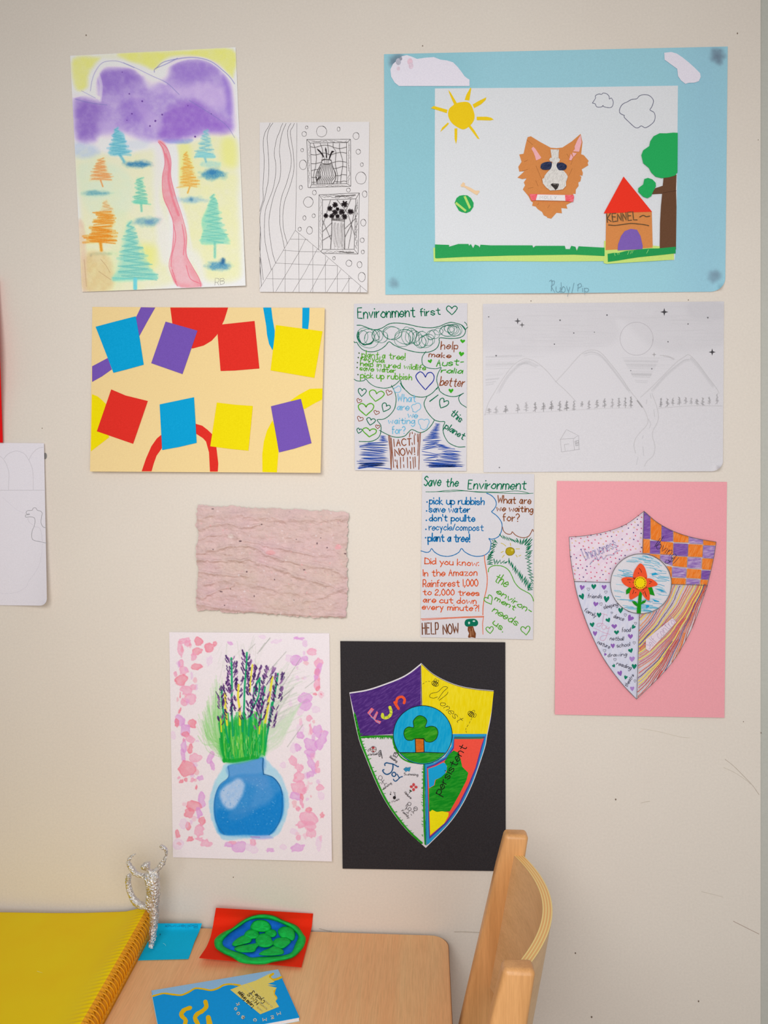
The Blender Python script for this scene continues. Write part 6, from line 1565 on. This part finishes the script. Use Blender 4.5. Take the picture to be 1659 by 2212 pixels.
# rim: a flattened roll between outer and inner outline
ns = 9; V_ = []; ang = np.unwrap(np.arctan2((innr - cen)[:, 1] * 2, (innr - cen)[:, 0])); 
oa = np.arctan2((outer - cen)[:, 1] * 2, (outer - cen)[:, 0])
inner_m = np.array([innr[np.argmin(np.abs(np.angle(np.exp(1j * (ang - a)))))] for a in oa])
for _ in range(2): inner_m = (np.roll(inner_m, 1, 0) + 2 * inner_m + np.roll(inner_m, -1, 0)) / 4
for j in range(ns):
    s = j / (ns - 1); q = outer * (1 - s) + inner_m * s
    hgt = .0075 * (1 - abs(2 * s - 1) ** 2.6) + .0004
    V_.append(on_red(q, hgt * (1 + .25 * (fbm(q[:, 0] * 2, q[:, 1] * 4, 18, 9) - .5))))
k = len(outer); Fc = [[j * k + i, (j + 1) * k + i, (j + 1) * k + (i + 1) % k, j * k + (i + 1) % k] for j in range(ns - 1) for i in range(k)]
mesh_obj('rim', np.concatenate(V_), [q[::-1] for q in Fc], CG, globe, smooth=True)
def lump(outline, h, seed):
    o = spline(N2(outline), 5, True); c = o.mean(0); o = c + (o - c) * 1.16; h *= 1.15; k = len(o); V_ = []; Fc = []
    prof = [(1.0, .0), (.985, .35), (.92, .68), (.8, .88), (.6, .97), (.35, 1.0)]
    for s, z in prof:
        q = c + (o - c) * s; V_.append(on_red(q, .0024 + h * z * (1 + .35 * (fbm(q[:, 0] * 4, q[:, 1] * 7, 18, seed) - .5))))
    V_.append(on_red(c[None], .0024 + h * 1.0))
    for j in range(len(prof) - 1):
        for i in range(k): Fc.append([j * k + i, (j + 1) * k + i, (j + 1) * k + (i + 1) % k, j * k + (i + 1) % k])
    for i in range(k): Fc.append([(len(prof) - 1) * k + i, len(prof) * k, (len(prof) - 1) * k + (i + 1) % k])
    return mesh_obj('land', np.concatenate(V_), [q[::-1] for q in Fc], CG, globe, smooth=True)
for o, h, s in (('745,390 760,340 800,310 860,303 910,320 945,360 945,395 900,420 850,425 800,415', .0075, 1), ('690,430 740,405 800,420 820,460 800,495 740,505 700,490 670,470', .006, 2), ('540,560 580,515 640,480 700,470 735,500 720,545 660,565 600,580 560,585', .006, 3),
                ('570,620 610,590 700,575 790,560 820,545 830,570 790,610 770,645 700,655 620,650', .006, 4), ('900,440 940,405 1000,415 1018,455 985,485 930,478', .005, 5), ('800,510 830,470 890,455 940,475 965,525 985,555 940,590 870,595 815,570', .007, 6),
                ('1050,430 1080,390 1140,380 1200,405 1220,450 1215,500 1190,520 1140,495 1080,485', .006, 7), ('990,560 1020,515 1080,498 1150,505 1172,540 1140,580 1090,610 1030,600', .006, 8), ('845,680 880,645 940,620 990,595 1040,605 1085,640 1080,675 1000,690 920,692', .006, 9)):
    lump(o, h, s)

# ------------------------------------------------------------------ memo book
N3 = lambda s: P(s) * .22905 + [300, 2060]
MB_T = .006
def m3(s): q = N3(s); return on_level(q[:, 0], q[:, 1], TABLE_Z + MB_T)
bl, br_, fr_ = m3('118,348 1312,148 1515,600')
fl_ = bl + fr_ - br_
memo = empty('memo_book', (np.array([bl, br_, fr_, fl_]).mean(0) * [1, 1, 0] + [0, 0, TABLE_Z]), 'blue memo book with yellow wavy lines and a handwritten name label, lying on the table', 'book')
def inset_box(k0, k1, z0, z1, mat, name):
    c = (bl + fr_) / 2
    q = [c + (t - c) * k0 for t in (bl, br_, fr_, fl_)]
    v = [(t[0], t[1], TABLE_Z + z1) for t in q] + [(t[0], t[1], TABLE_Z + z0) for t in q]
    return mesh_obj(name, v, [(0, 3, 2, 1), (4, 5, 6, 7), (0, 1, 5, 4), (1, 2, 6, 5), (2, 3, 7, 6), (3, 0, 4, 7)], mat, memo)
inset_box(.992, 0, .0004, MB_T - .0006, paper_mat((190, 190, 196)), 'pages')
inset_box(1.0, 0, MB_T - .0006, MB_T, paper_mat((14, 134, 200), .05), 'cover')
inset_box(1.0, 0, .0001, .0006, paper_mat((160, 190, 216), .05), 'back_cover')
proj = lambda w: (lambda d: (PX0 + F * (d[0] * CS + d[1] * SN) / (d[1] * CS - d[0] * SN), PY0 - F * d[2] / (d[1] * CS - d[0] * SN)))(np.array(w) - [0, -CAM_D, CAM_Z])
ms = Sheet('', '', '', [proj(bl), proj(br_), proj(fr_), proj(fl_)], level=lambda u, v: TABLE_Z + MB_T + 0 * u, root=memo)
p = ms.pen(300, 2060, .22905)
p.part('pale_border'); p.fill('118,348 1312,148 1345,215 1270,235 1100,270 960,300 850,295 790,312 720,340 660,345 580,330 530,325 470,360 400,390 330,388 240,378 135,408', (128, 166, 198))
yl = (214, 164, 14)
p.part('wavy_lines'); p.curve('132,400 230,375 320,385 400,390 470,362 530,328 600,332 680,345 750,325 800,295 870,288 960,300', 3.6, yl); p.curve('1265,190 1235,215 1260,245 1300,240 1342,222', 5.0, yl)
p.curve('485,510 430,530 400,570 415,600 440,625 435,670', 9.0, yl); p.curve('628,455 635,500 600,540 550,570 530,610 560,670 555,690', 9.0, yl); p.line('655,602 670,680', 12, yl); p.curve('1285,330 1275,380 1300,420 1280,450 1310,500', 3.4, yl)
p.part('name_label', label='yellow label with black handwriting')
p.fill('862,340 960,300 1100,255 1240,185 1225,220 1280,265 1215,285 1295,300 1210,300 1302,322 1270,350 1275,390 1300,420 1290,450 1322,500 1145,572', (216, 186, 96))
tk = (44, 38, 36)
p.text('Layla Griggs', 1085, 492, 948, 355, 34, 1.5, tk, .1, .3); p.text('H.M.S', 1135, 462, 1050, 368, 36, 1.5, tk, .1, .3); p.text('Cycle 3', 1190, 448, 1080, 348, 40, 1.5, tk, .1, .3)
for t, a, b2 in (('NAME', (1168, 535), (1118, 498)), ('SCHOOL', (1215, 518), (1140, 462)), ('CLASS', (1262, 500), (1200, 445))): p.text(t, *a, *b2, 15, .7, (150, 128, 70), 0, .1)
p.lines('820,230 1165,535|880,222 1215,520|940,215 1262,500', .35, (150, 170, 180))
p.part('title_lettering', label='beige lettering MEMO BOOK')
be = (198, 182, 148)
for ch, x, y, a in (('M', 1312, 540, 2.75), ('E', 1254, 574, 2.9), ('M', 1184, 596, 3.05), ('O', 1098, 600, 3.3), ('B', 994, 577, 3.75), ('O', 952, 545, 3.95), ('O', 932, 506, 4.2), ('K', 956, 468, 4.5)):
    dx, dy = math.cos(a), math.sin(a) * .75; w = 34 if ch == 'M' else 24
    ux, uy = -dy, dx
    p.text(ch, x - dx * w / 2 - uy * 0 + dy * 13, y - dy * w / 2 - dx * 13, x + dx * w / 2 + dy * 13, y + dy * w / 2 - dx * 13, 26, 1.6, be, 0, .1)
ms.finish()

# ------------------------------------------------------------------ yellow spiral bound book
yb_r0 = on_level(319.5, 2036, TABLE_Z); yb_r1 = on_level(226, 2212, TABLE_Z)
ax = yb_r1 - yb_r0; ax[2] = 0; ax /= np.linalg.norm(ax)           # along the binding, towards the camera
ay = np.array([ax[1], -ax[0], 0]);                                 # to the left, across the cover
if ay[0] > 0: ay = -ay
yb_r0 = yb_r0 - ax * ((-.0085 - yb_r0[1]) / -ax[1]) + np.array([0, 0, .0016])
book = empty('spiral_book', yb_r0 + ax * .2 + ay * .15, 'large yellow spiral bound sketchbook at the lower left, lying on the table', 'book')
ym, nt, b = new_mat('yellow_plastic_cover', .5, .15)
vv = coords(nt); n = noise_node(nt, vv, 14, 3, .5)
nt.links.new(ramp(nt, n, [(.3, rgba((210, 170, 0))), (.7, rgba((214, 176, 2)))]), b.inputs['Base Color'])
bump(nt, b, noise_node(nt, vv, 300, 2, .5), .05, .0004)
yo, nt, b = new_mat('amber_binding', .4, .4)
nt.links.new(ramp(nt, noise_node(nt, coords(nt), 60, 2, .5), [(.3, rgba((188, 124, 4))), (.7, rgba((198, 138, 8)))]), b.inputs['Base Color'])
BL, BW = .62, .46; O = yb_r0
def bk(s, w, z): return O + ax * s + ay * w + [0, 0, z]
CR = .0165                                                          # coil radius
def cover_prof(w, s):
    """cover height over the table: drapes over the coil, then rests on the pages"""
    base = .0215
    hump = .0325 + .0015 * math.exp(-s / .06)
    if w < .004: return .003 + (w / .004) * .010
    if w < CR: t = (w - .004) / (CR - .004); return .013 + (hump - .013) * math.sin(t * math.pi / 2)
    t0 = min(1, (w - CR) / .045); t1 = min(1, (w - CR) / .16); t = .6 * t0 * t0 * (3 - 2 * t0) + .4 * t1 * t1 * (3 - 2 * t1)
    return hump * (1 - t) + base * t
ws_ = [0, .0015, .004, .006, .0085, .011, .0138, .0165, .02, .025, .032, .042, .055, .07, .09, .13, .19, .27, .36, BW]
PITCH = .0092
nS = int(BL / (PITCH / 6)); V_ = []; Fc = []
for i in range(nS + 1):
    s = BL * i / nS
    for w in ws_:
        z = cover_prof(w, s); rib = .5 + .5 * math.cos(2 * math.pi * s / PITCH + w * 60)
        amp = .0030 * math.exp(-((w - .014) / .013) ** 2)
        V_.append(bk(s, w - amp * rib * .6, z + amp * rib))
nw = len(ws_)
for i in range(nS):
    for j in range(nw - 1): Fc.append([i * nw + j, i * nw + j + 1, (i + 1) * nw + j + 1, (i + 1) * nw + j])
co = mesh_obj('cover', V_, Fc, [ym, yo], book, [1 if ws_[j + 1] <= .018 else 0 for i in range(nS) for j in range(nw - 1)], smooth=True)
md = co.modifiers.new('sheet', 'SOLIDIFY'); md.thickness = .0008; md.offset = -1
V_, Fc = [], []
for c0, c1, z0, z1 in ((.034, BW - .004, .0012, .0195),):
    q = [bk(.004, c0, 0), bk(.004, c1, 0), bk(BL - .004, c1, 0), bk(BL - .004, c0, 0)]
    v = [t + [0, 0, z1] for t in q] + [t + [0, 0, z0] for t in q]
mesh_obj('pages', v, [(0, 3, 2, 1), (4, 5, 6, 7), (0, 1, 5, 4), (1, 2, 6, 5), (2, 3, 7, 6), (3, 0, 4, 7)], paper_mat((222, 218, 208)), book)
q = [bk(0, .0, 0), bk(0, BW, 0), bk(BL, BW, 0), bk(BL, .0, 0)]; v = [t + [0, 0, .0012] for t in q] + [t + [0, 0, .0002] for t in q]
mesh_obj('back_cover', v, [(0, 3, 2, 1), (4, 5, 6, 7), (0, 1, 5, 4), (1, 2, 6, 5), (2, 3, 7, 6), (3, 0, 4, 7)], yo, book)
# coil loops that push through the punched edge
V_, Fc = [], []
nr, nc = 16, 7
for i in range(int(BL / PITCH)):
    s0 = (i + .5) * PITCH
    for a in range(nr + 1):
        th = math.radians(-25 + 120 * a / nr); cw, cz = CR + .002 - (CR + .0012) * math.cos(th), .0155 + (CR + .0012 + .0012 * math.exp(-s0 / .06)) * math.sin(th)
        cz = max(cz, .003)
        d = np.array([math.cos(th), math.sin(th)])
        for c in range(nc):
            ph = 2 * math.pi * c / nc; r_ = .0012
            V_.append(bk(s0 + .006 * (a / nr - .5) + r_ * math.cos(ph), cw - r_ * math.sin(ph) * d[0], cz + r_ * math.sin(ph) * d[1]))
    o0 = i * (nr + 1) * nc
    for a in range(nr):
        for c in range(nc): Fc.append([o0 + a * nc + c, o0 + a * nc + (c + 1) % nc, o0 + (a + 1) * nc + (c + 1) % nc, o0 + (a + 1) * nc + c])
mesh_obj('spiral_binding', V_, Fc, yo, book, smooth=True)
hm, nt, b = new_mat('punched_hole', .8, .2); nt.links.new(ramp(nt, noise_node(nt, coords(nt), 200), [(.3, rgba((126, 78, 6))), (.7, rgba((150, 98, 10)))]), b.inputs['Base Color'])
V_, Fc = [], []
for i in range(int(BL / PITCH)):
    s0 = i * PITCH + .002
    for w, r_ in ((.0100, .0026), (.0028, .0017)):
        z = cover_prof(w, s0); c = bk(s0, w, z); t_w = np.array(bk(s0, w + .001, cover_prof(w + .001, s0))) - c; t_w /= np.linalg.norm(t_w); nrm = np.cross(t_w, ax); nrm /= np.linalg.norm(nrm)
        if nrm[2] < 0: nrm = -nrm
        o0 = len(V_)
        for k in range(10): a = 2 * math.pi * k / 10; V_.append(c + nrm * .0016 + ax * r_ * math.cos(a) + t_w * r_ * 1.25 * math.sin(a))
        Fc.append(list(range(o0, o0 + 10)))
mesh_obj('punched_holes', V_, Fc, hm, book)
V_, Fc = [], []
for px_, py_, dx, dy, c in ((86, 2100, 12, 4, 0), (90, 2184, 9, -4, 1)):
    a = on_level(px_ - dx / 2, py_ - dy / 2, TABLE_Z + .0242); b2 = on_level(px_ + dx / 2, py_ + dy / 2, TABLE_Z + .0242); n_ = np.array([0, .0008, 0]); o0 = len(V_)
    V_ += [a - n_ * .5, b2 - n_ * .2, b2 + n_ * .2, a + n_]; Fc.append([o0, o0 + 1, o0 + 2, o0 + 3])
mesh_obj('cover_specks', V_, Fc, [paper_mat((238, 214, 120)), paper_mat((120, 98, 30))], book, [0, 1])

# ================================================================== foil figure
FP = on_level(329, 2050, TABLE_Z + .0015); FY = -FP[1]
def fig(x, y, dy=0.0):
    return on_wall(230 + x * .15069, 1790 + y * .15069, FY + dy)
PXM = (CAM_D - FY) / F * .15069                                     # metres per zoom unit at the figure
J_ = {  # joint: (x, y, towards camera, radius)
 'hip': (672, 1130, .0, 70), 'waist': (672, 990, .0, 92), 'belly': (668, 880, .001, 94), 'chest': (662, 740, .002, 92), 'shoul': (645, 662, .001, 44), 'neck': (605, 598, .002, 22), 'headlo': (578, 560, .003, 62), 'head': (560, 520, .003, 88), 'headtop': (546, 482, .002, 64),
 'ls': (560, 672, .0, 40), 'la1': (480, 672, 0, 33), 'la2': (405, 632, .0, 36), 'la3': (338, 545, 0, 42), 'la4': (308, 475, .0, 26), 'la5': (345, 408, 0, 22), 'la6': (395, 372, 0, 14), 'la7': (425, 362, 0, 8),
 'rs': (705, 612, .0, 44), 'ra1': (765, 545, 0, 40), 'ra2': (825, 460, 0, 36), 'ra3': (862, 375, 0, 26), 'ra4': (852, 300, 0, 24), 'ra5': (808, 258, 0, 28), 'ra6': (752, 248, 0, 26),
 'lh': (600, 1130, .001, 42), 'bl1': (520, 1110, -.002, 50), 'bl2': (420, 1060, -.004, 50), 'bl3': (365, 970, -.006, 44), 'bl4': (322, 860, -.007, 42), 'bl5': (308, 770, -.006, 40), 'bl6': (318, 690, -.005, 42), 'bl7': (335, 655, -.004, 34),
 'k0': (690, 1215, 0, 60), 'k1': (685, 1330, 0, 66), 'k2': (672, 1450, 0, 60), 'k3': (660, 1560, 0, 50), 'k4': (648, 1640, .001, 48), 'k5': (640, 1690, .004, 40), 'k6': (655, 1722, .008, 24)}
E_ = ['hip waist belly chest shoul neck headlo head headtop', 'shoul ls la1 la2 la3 la4 la5 la6 la7', 'shoul rs ra1 ra2 ra3 ra4 ra5 ra6', 'hip lh bl1 bl2 bl3 bl4 bl5 bl6 bl7', 'hip k0 k1 k2 k3 k4 k5 k6']
names = list(J_); vv = [fig(J_[n][0], J_[n][1], J_[n][2]) for n in names]
ed = [(names.index(a), names.index(b2)) for s in E_ for a, b2 in zip(s.split()[:-1], s.split()[1:])]
me = bpy.data.meshes.new('skeleton'); me.from_pydata([tuple(t) for t in vv], ed, [])
tmp = bpy.data.objects.new('skeleton', me); COL.objects.link(tmp)
sk = tmp.modifiers.new('s', 'SKIN'); sk.use_smooth_shade = False
for n, d in zip(names, me.skin_vertices[0].data):
    d.radius = (J_[n][3] * PXM * 1.22, J_[n][3] * PXM * 1.05); d.use_root = (n == 'hip')
sb = tmp.modifiers.new('d', 'SUBSURF'); sb.levels = 4; sb.render_levels = 4
dg = bpy.context.evaluated_depsgraph_get(); ev = tmp.evaluated_get(dg); em = ev.to_mesh()
V_ = np.array([w.co[:] for w in em.vertices]); N_ = np.array([w.normal[:] for w in em.vertices]); Fc = [list(q.vertices) for q in em.polygons]
ev.to_mesh_clear(); bpy.data.objects.remove(tmp); bpy.data.meshes.remove(me)
disp = []
for c in V_:
    d1 = mnoise.voronoi(Vector(c) * 190)[0]; d2 = mnoise.voronoi(Vector(c) * 420)[0]
    disp.append((d1[1] - d1[0]) * .0020 + (d2[1] - d2[0]) * .0008 + mnoise.noise(Vector(c) * 90) * .0010)
V_ = V_ + N_ * np.array(disp)[:, None] - N_ * .0010
V_[:, 2] = np.maximum(V_[:, 2], TABLE_Z + .0016)
V_[:, 1] = np.minimum(V_[:, 1], -.003)
fm, nt, b = new_mat('aluminium_foil', .26, .5)
b.inputs['Metallic'].default_value = 1.0
nt.links.new(ramp(nt, noise_node(nt, coords(nt), 160, 4, .7), [(.3, (.62, .61, .60, 1)), (.7, (.95, .94, .93, 1))]), b.inputs['Base Color'])
bump(nt, b, noise_node(nt, coords(nt), 420, 4, .65), .5, .003)
fo = mesh_obj('foil_figure', V_, Fc, fm, None, origin=FP)
tag(fo, 'crumpled silver foil figure of a dancer with raised arms and one leg lifted behind', 'sculpture')

# ================================================================== chair
DF, DN = .195, .515                                                 # distance of the two back posts from the wall
chairwood = wood_mat('beech_post', (172, 124, 76), (192, 144, 94), 2, 40, .36)
plym = wood_mat('moulded_plywood', (178, 142, 100), (192, 156, 114), 1, 30, .4)
plyl, nt, b = new_mat('plywood_edge', .45, .4)
tc = nt.nodes.new('ShaderNodeAttribute'); tc.attribute_name = 'ply'
mu = nt.nodes.new('ShaderNodeMath'); mu.operation = 'SINE'
mm = nt.nodes.new('ShaderNodeMath'); mm.operation = 'MULTIPLY'; mm.inputs[1].default_value = 2 * math.pi * 3.5
nt.links.new(tc.outputs['Fac'], mm.inputs[0]); nt.links.new(mm.outputs[0], mu.inputs[0])
nt.links.new(ramp(nt, mu.outputs[0], [(.25, rgba((196, 150, 92))), (.6, rgba((222, 184, 122)))]), b.inputs['Base Color'])
topF, botF = on_wall(1113.5, 1797, DF), on_wall(1037, 2212, DF)
topN = on_wall(1119, 2112, DN); 
topN = np.array([topN[0], topN[1], topF[2]])
lean = (botF - topF) / (topF[2] - botF[2])                          # shift per metre going down
seat_z = .455
back = np.array([1, 0, 0.0])
ch = empty('chair', ((topF[0] + topN[0]) / 2 - .24, -(DF + DN) / 2, 0), 'light wooden chair with curved plywood backrest, drawn up to the end of the table', 'chair')
def post(top):
    """sabre back post: wide board in x, tapering to the top, sweeping forward to the seat and back again to the floor"""
    zs = [top[2], top[2] - .05, top[2] - .15, top[2] - .25, top[2] - .33, seat_z - .02, seat_z - .12, .25, .12, 0]
    prof = []
    for z in zs:
        d = top[2] - z
        if z >= seat_z - .03: x = top[0] + lean[0] * d
        else: x = top[0] + lean[0] * (top[2] - seat_z + .03) + .10 * ((seat_z - .03 - z) / seat_z) ** 1.4
        w = .0365 + .030 * min(1, d / .33) - (.024 * max(0, (seat_z - .08 - z) / seat_z) if z < seat_z - .08 else 0)
        prof.append((x, z, w))
    prof = [(prof[0][0], prof[0][1] - .006, prof[0][2])] + prof[1:]
    R_ = .0065
    def ring(x, z, w, ins):
        out = []
        for cx, cy, a0 in ((1, 1, 0), (-1, 1, 90), (-1, -1, 180), (1, -1, 270)):
            for k in range(6):
                a = math.radians(a0 + 90 * k / 5); r = max(R_ - ins, .0012)
                out.append((x + cx * (w / 2 - ins - r) + r * math.cos(a), top[1] + cy * (.0125 - ins - r) + r * math.sin(a), z))
        return out
    rows = [ring(prof[0][0], prof[0][1] + h, prof[0][2], i) for i, h in ((.0062, .0060), (.0040, .0056), (.0022, .0044), (.0009, .0026), (.0002, .0010))] + [ring(x, z, w, 0) for x, z, w in prof]
    n = len(rows[0]); V_ = [p for r in rows for p in r]
    Fc = [[i * n + j, (i + 1) * n + j, (i + 1) * n + (j + 1) % n, i * n + (j + 1) % n] for i in range(len(rows) - 1) for j in range(n)] + [list(range(n)), list(range(len(V_) - 1, len(V_) - 1 - n, -1))]
    return mesh_obj('back_post', V_, Fc, chairwood, ch, smooth=True)
post(topF); post(topN)
# moulded backrest
nb, nh = 40, 10; TH = .013; HB = .20; V_ = []
za = topF[2] - .030
def bx(t):
    y = -DF + .008 + (-(DN - .008) + DF - .008) * t
    return topF[0] * (1 - t) + topN[0] * t - .002 - .009 * t + .054 * math.sin(math.pi * t) ** .85, y
for side in (0, 1):
    for i in range(nb + 1):
        t = i / nb; x, y = bx(t)
        x2, y2 = bx(min(1, t + .01)); x1, y1 = bx(max(0, t - .01)); tx, ty = x2 - x1, y2 - y1; L = math.hypot(tx, ty)
        n_ = np.array([-ty / L, tx / L]) * (1 if -ty > 0 else -1)
        for j in range(nh + 1):
            d = HB * j / nh * (1 - .10 * (2 * t - 1) ** 2 * 0)
            dd = .030 + d
            off = (side - .5) * TH
            V_.append((x + n_[0] * off + lean[0] * dd, y + n_[1] * off, za - d - .012 * math.sin(math.pi * t) * (j == nh)))
A_ = lambda s, i, j: s * (nb + 1) * (nh + 1) + i * (nh + 1) + j
Fa, mi = [], []
for i in range(nb):
    for j in range(nh):
        Fa.append([A_(1, i, j), A_(1, i, j + 1), A_(1, i + 1, j + 1), A_(1, i + 1, j)]); mi.append(0)
        Fa.append([A_(0, i, j), A_(0, i + 1, j), A_(0, i + 1, j + 1), A_(0, i, j + 1)]); mi.append(0)
    Fa.append([A_(0, i, 0), A_(1, i, 0), A_(1, i + 1, 0), A_(0, i + 1, 0)]); mi.append(1)
    Fa.append([A_(0, i, nh), A_(0, i + 1, nh), A_(1, i + 1, nh), A_(1, i, nh)]); mi.append(1)
for j in range(nh):
    Fa.append([A_(0, 0, j), A_(0, 0, j + 1), A_(1, 0, j + 1), A_(1, 0, j)]); mi.append(1); Fa.append([A_(0, nb, j), A_(1, nb, j), A_(1, nb, j + 1), A_(0, nb, j + 1)]); mi.append(1)
bo = mesh_obj('backrest', V_, Fa, [plym, plyl], ch, mi, True)
at = bo.data.attributes.new('ply', 'FLOAT', 'POINT'); at.data.foreach_set('value', np.repeat([0.0, 1.0], (nb + 1) * (nh + 1)).astype(np.float32))
bo.data.set_sharp_from_angle(angle=math.radians(40))
bm = bmesh.new(); t = .62; x, y = bx(t); sc = np.array([x - TH / 2 + lean[0] * .075, y, za - .045])
bmesh.ops.create_cone(bm, cap_ends=True, segments=16, radius1=.006, radius2=.006, depth=.003, matrix=Matrix.Translation(sc) @ Matrix.Rotation(math.pi / 2, 4, 'Y'))
sm, nt, b = new_mat('dark_screw', .5, .4); nt.links.new(ramp(nt, noise_node(nt, coords(nt), 90), [(.3, rgba((96, 62, 32))), (.7, rgba((116, 78, 44)))]), b.inputs['Base Color'])
bm_obj('screw_cap', bm, sm, ch)
# seat, front legs and rails
xb = topF[0] + lean[0] * (topF[2] - seat_z)
ys0, ys1 = -DN + .0145, -DF - .0145
sv, sf = prism(rrect(xb - .36, xb + .02, ys0, ys1, .03), seat_z - .014, seat_z)
bm = bmesh.new(); vs = [bm.verts.new(q) for q in sv]
for q in sf: bm.faces.new([vs[i] for i in q])
bmesh.ops.bevel(bm, geom=[e for e in bm.edges if e.calc_face_angle(0) > .8], offset=.004, segments=2, affect='EDGES')
bm_obj('seat', bm, plym, ch)
for y in (-DN, -DF):
    bm_obj('front_leg', bm_box(xb - .35, xb - .308, y - .0125, y + .0125, 0, seat_z - .015, .004), chairwood, ch)
    bm_obj('side_rail', bm_box(xb - .309, xb - .02, y - .010, y + .010, seat_z - .075, seat_z - .02, .003), chairwood, ch)
for x in (xb - .33, xb):
    bm_obj('cross_rail', bm_box(x - .009, x + .009, -DN + .012, -DF - .012, seat_z - .075, seat_z - .02, .003), chairwood, ch)
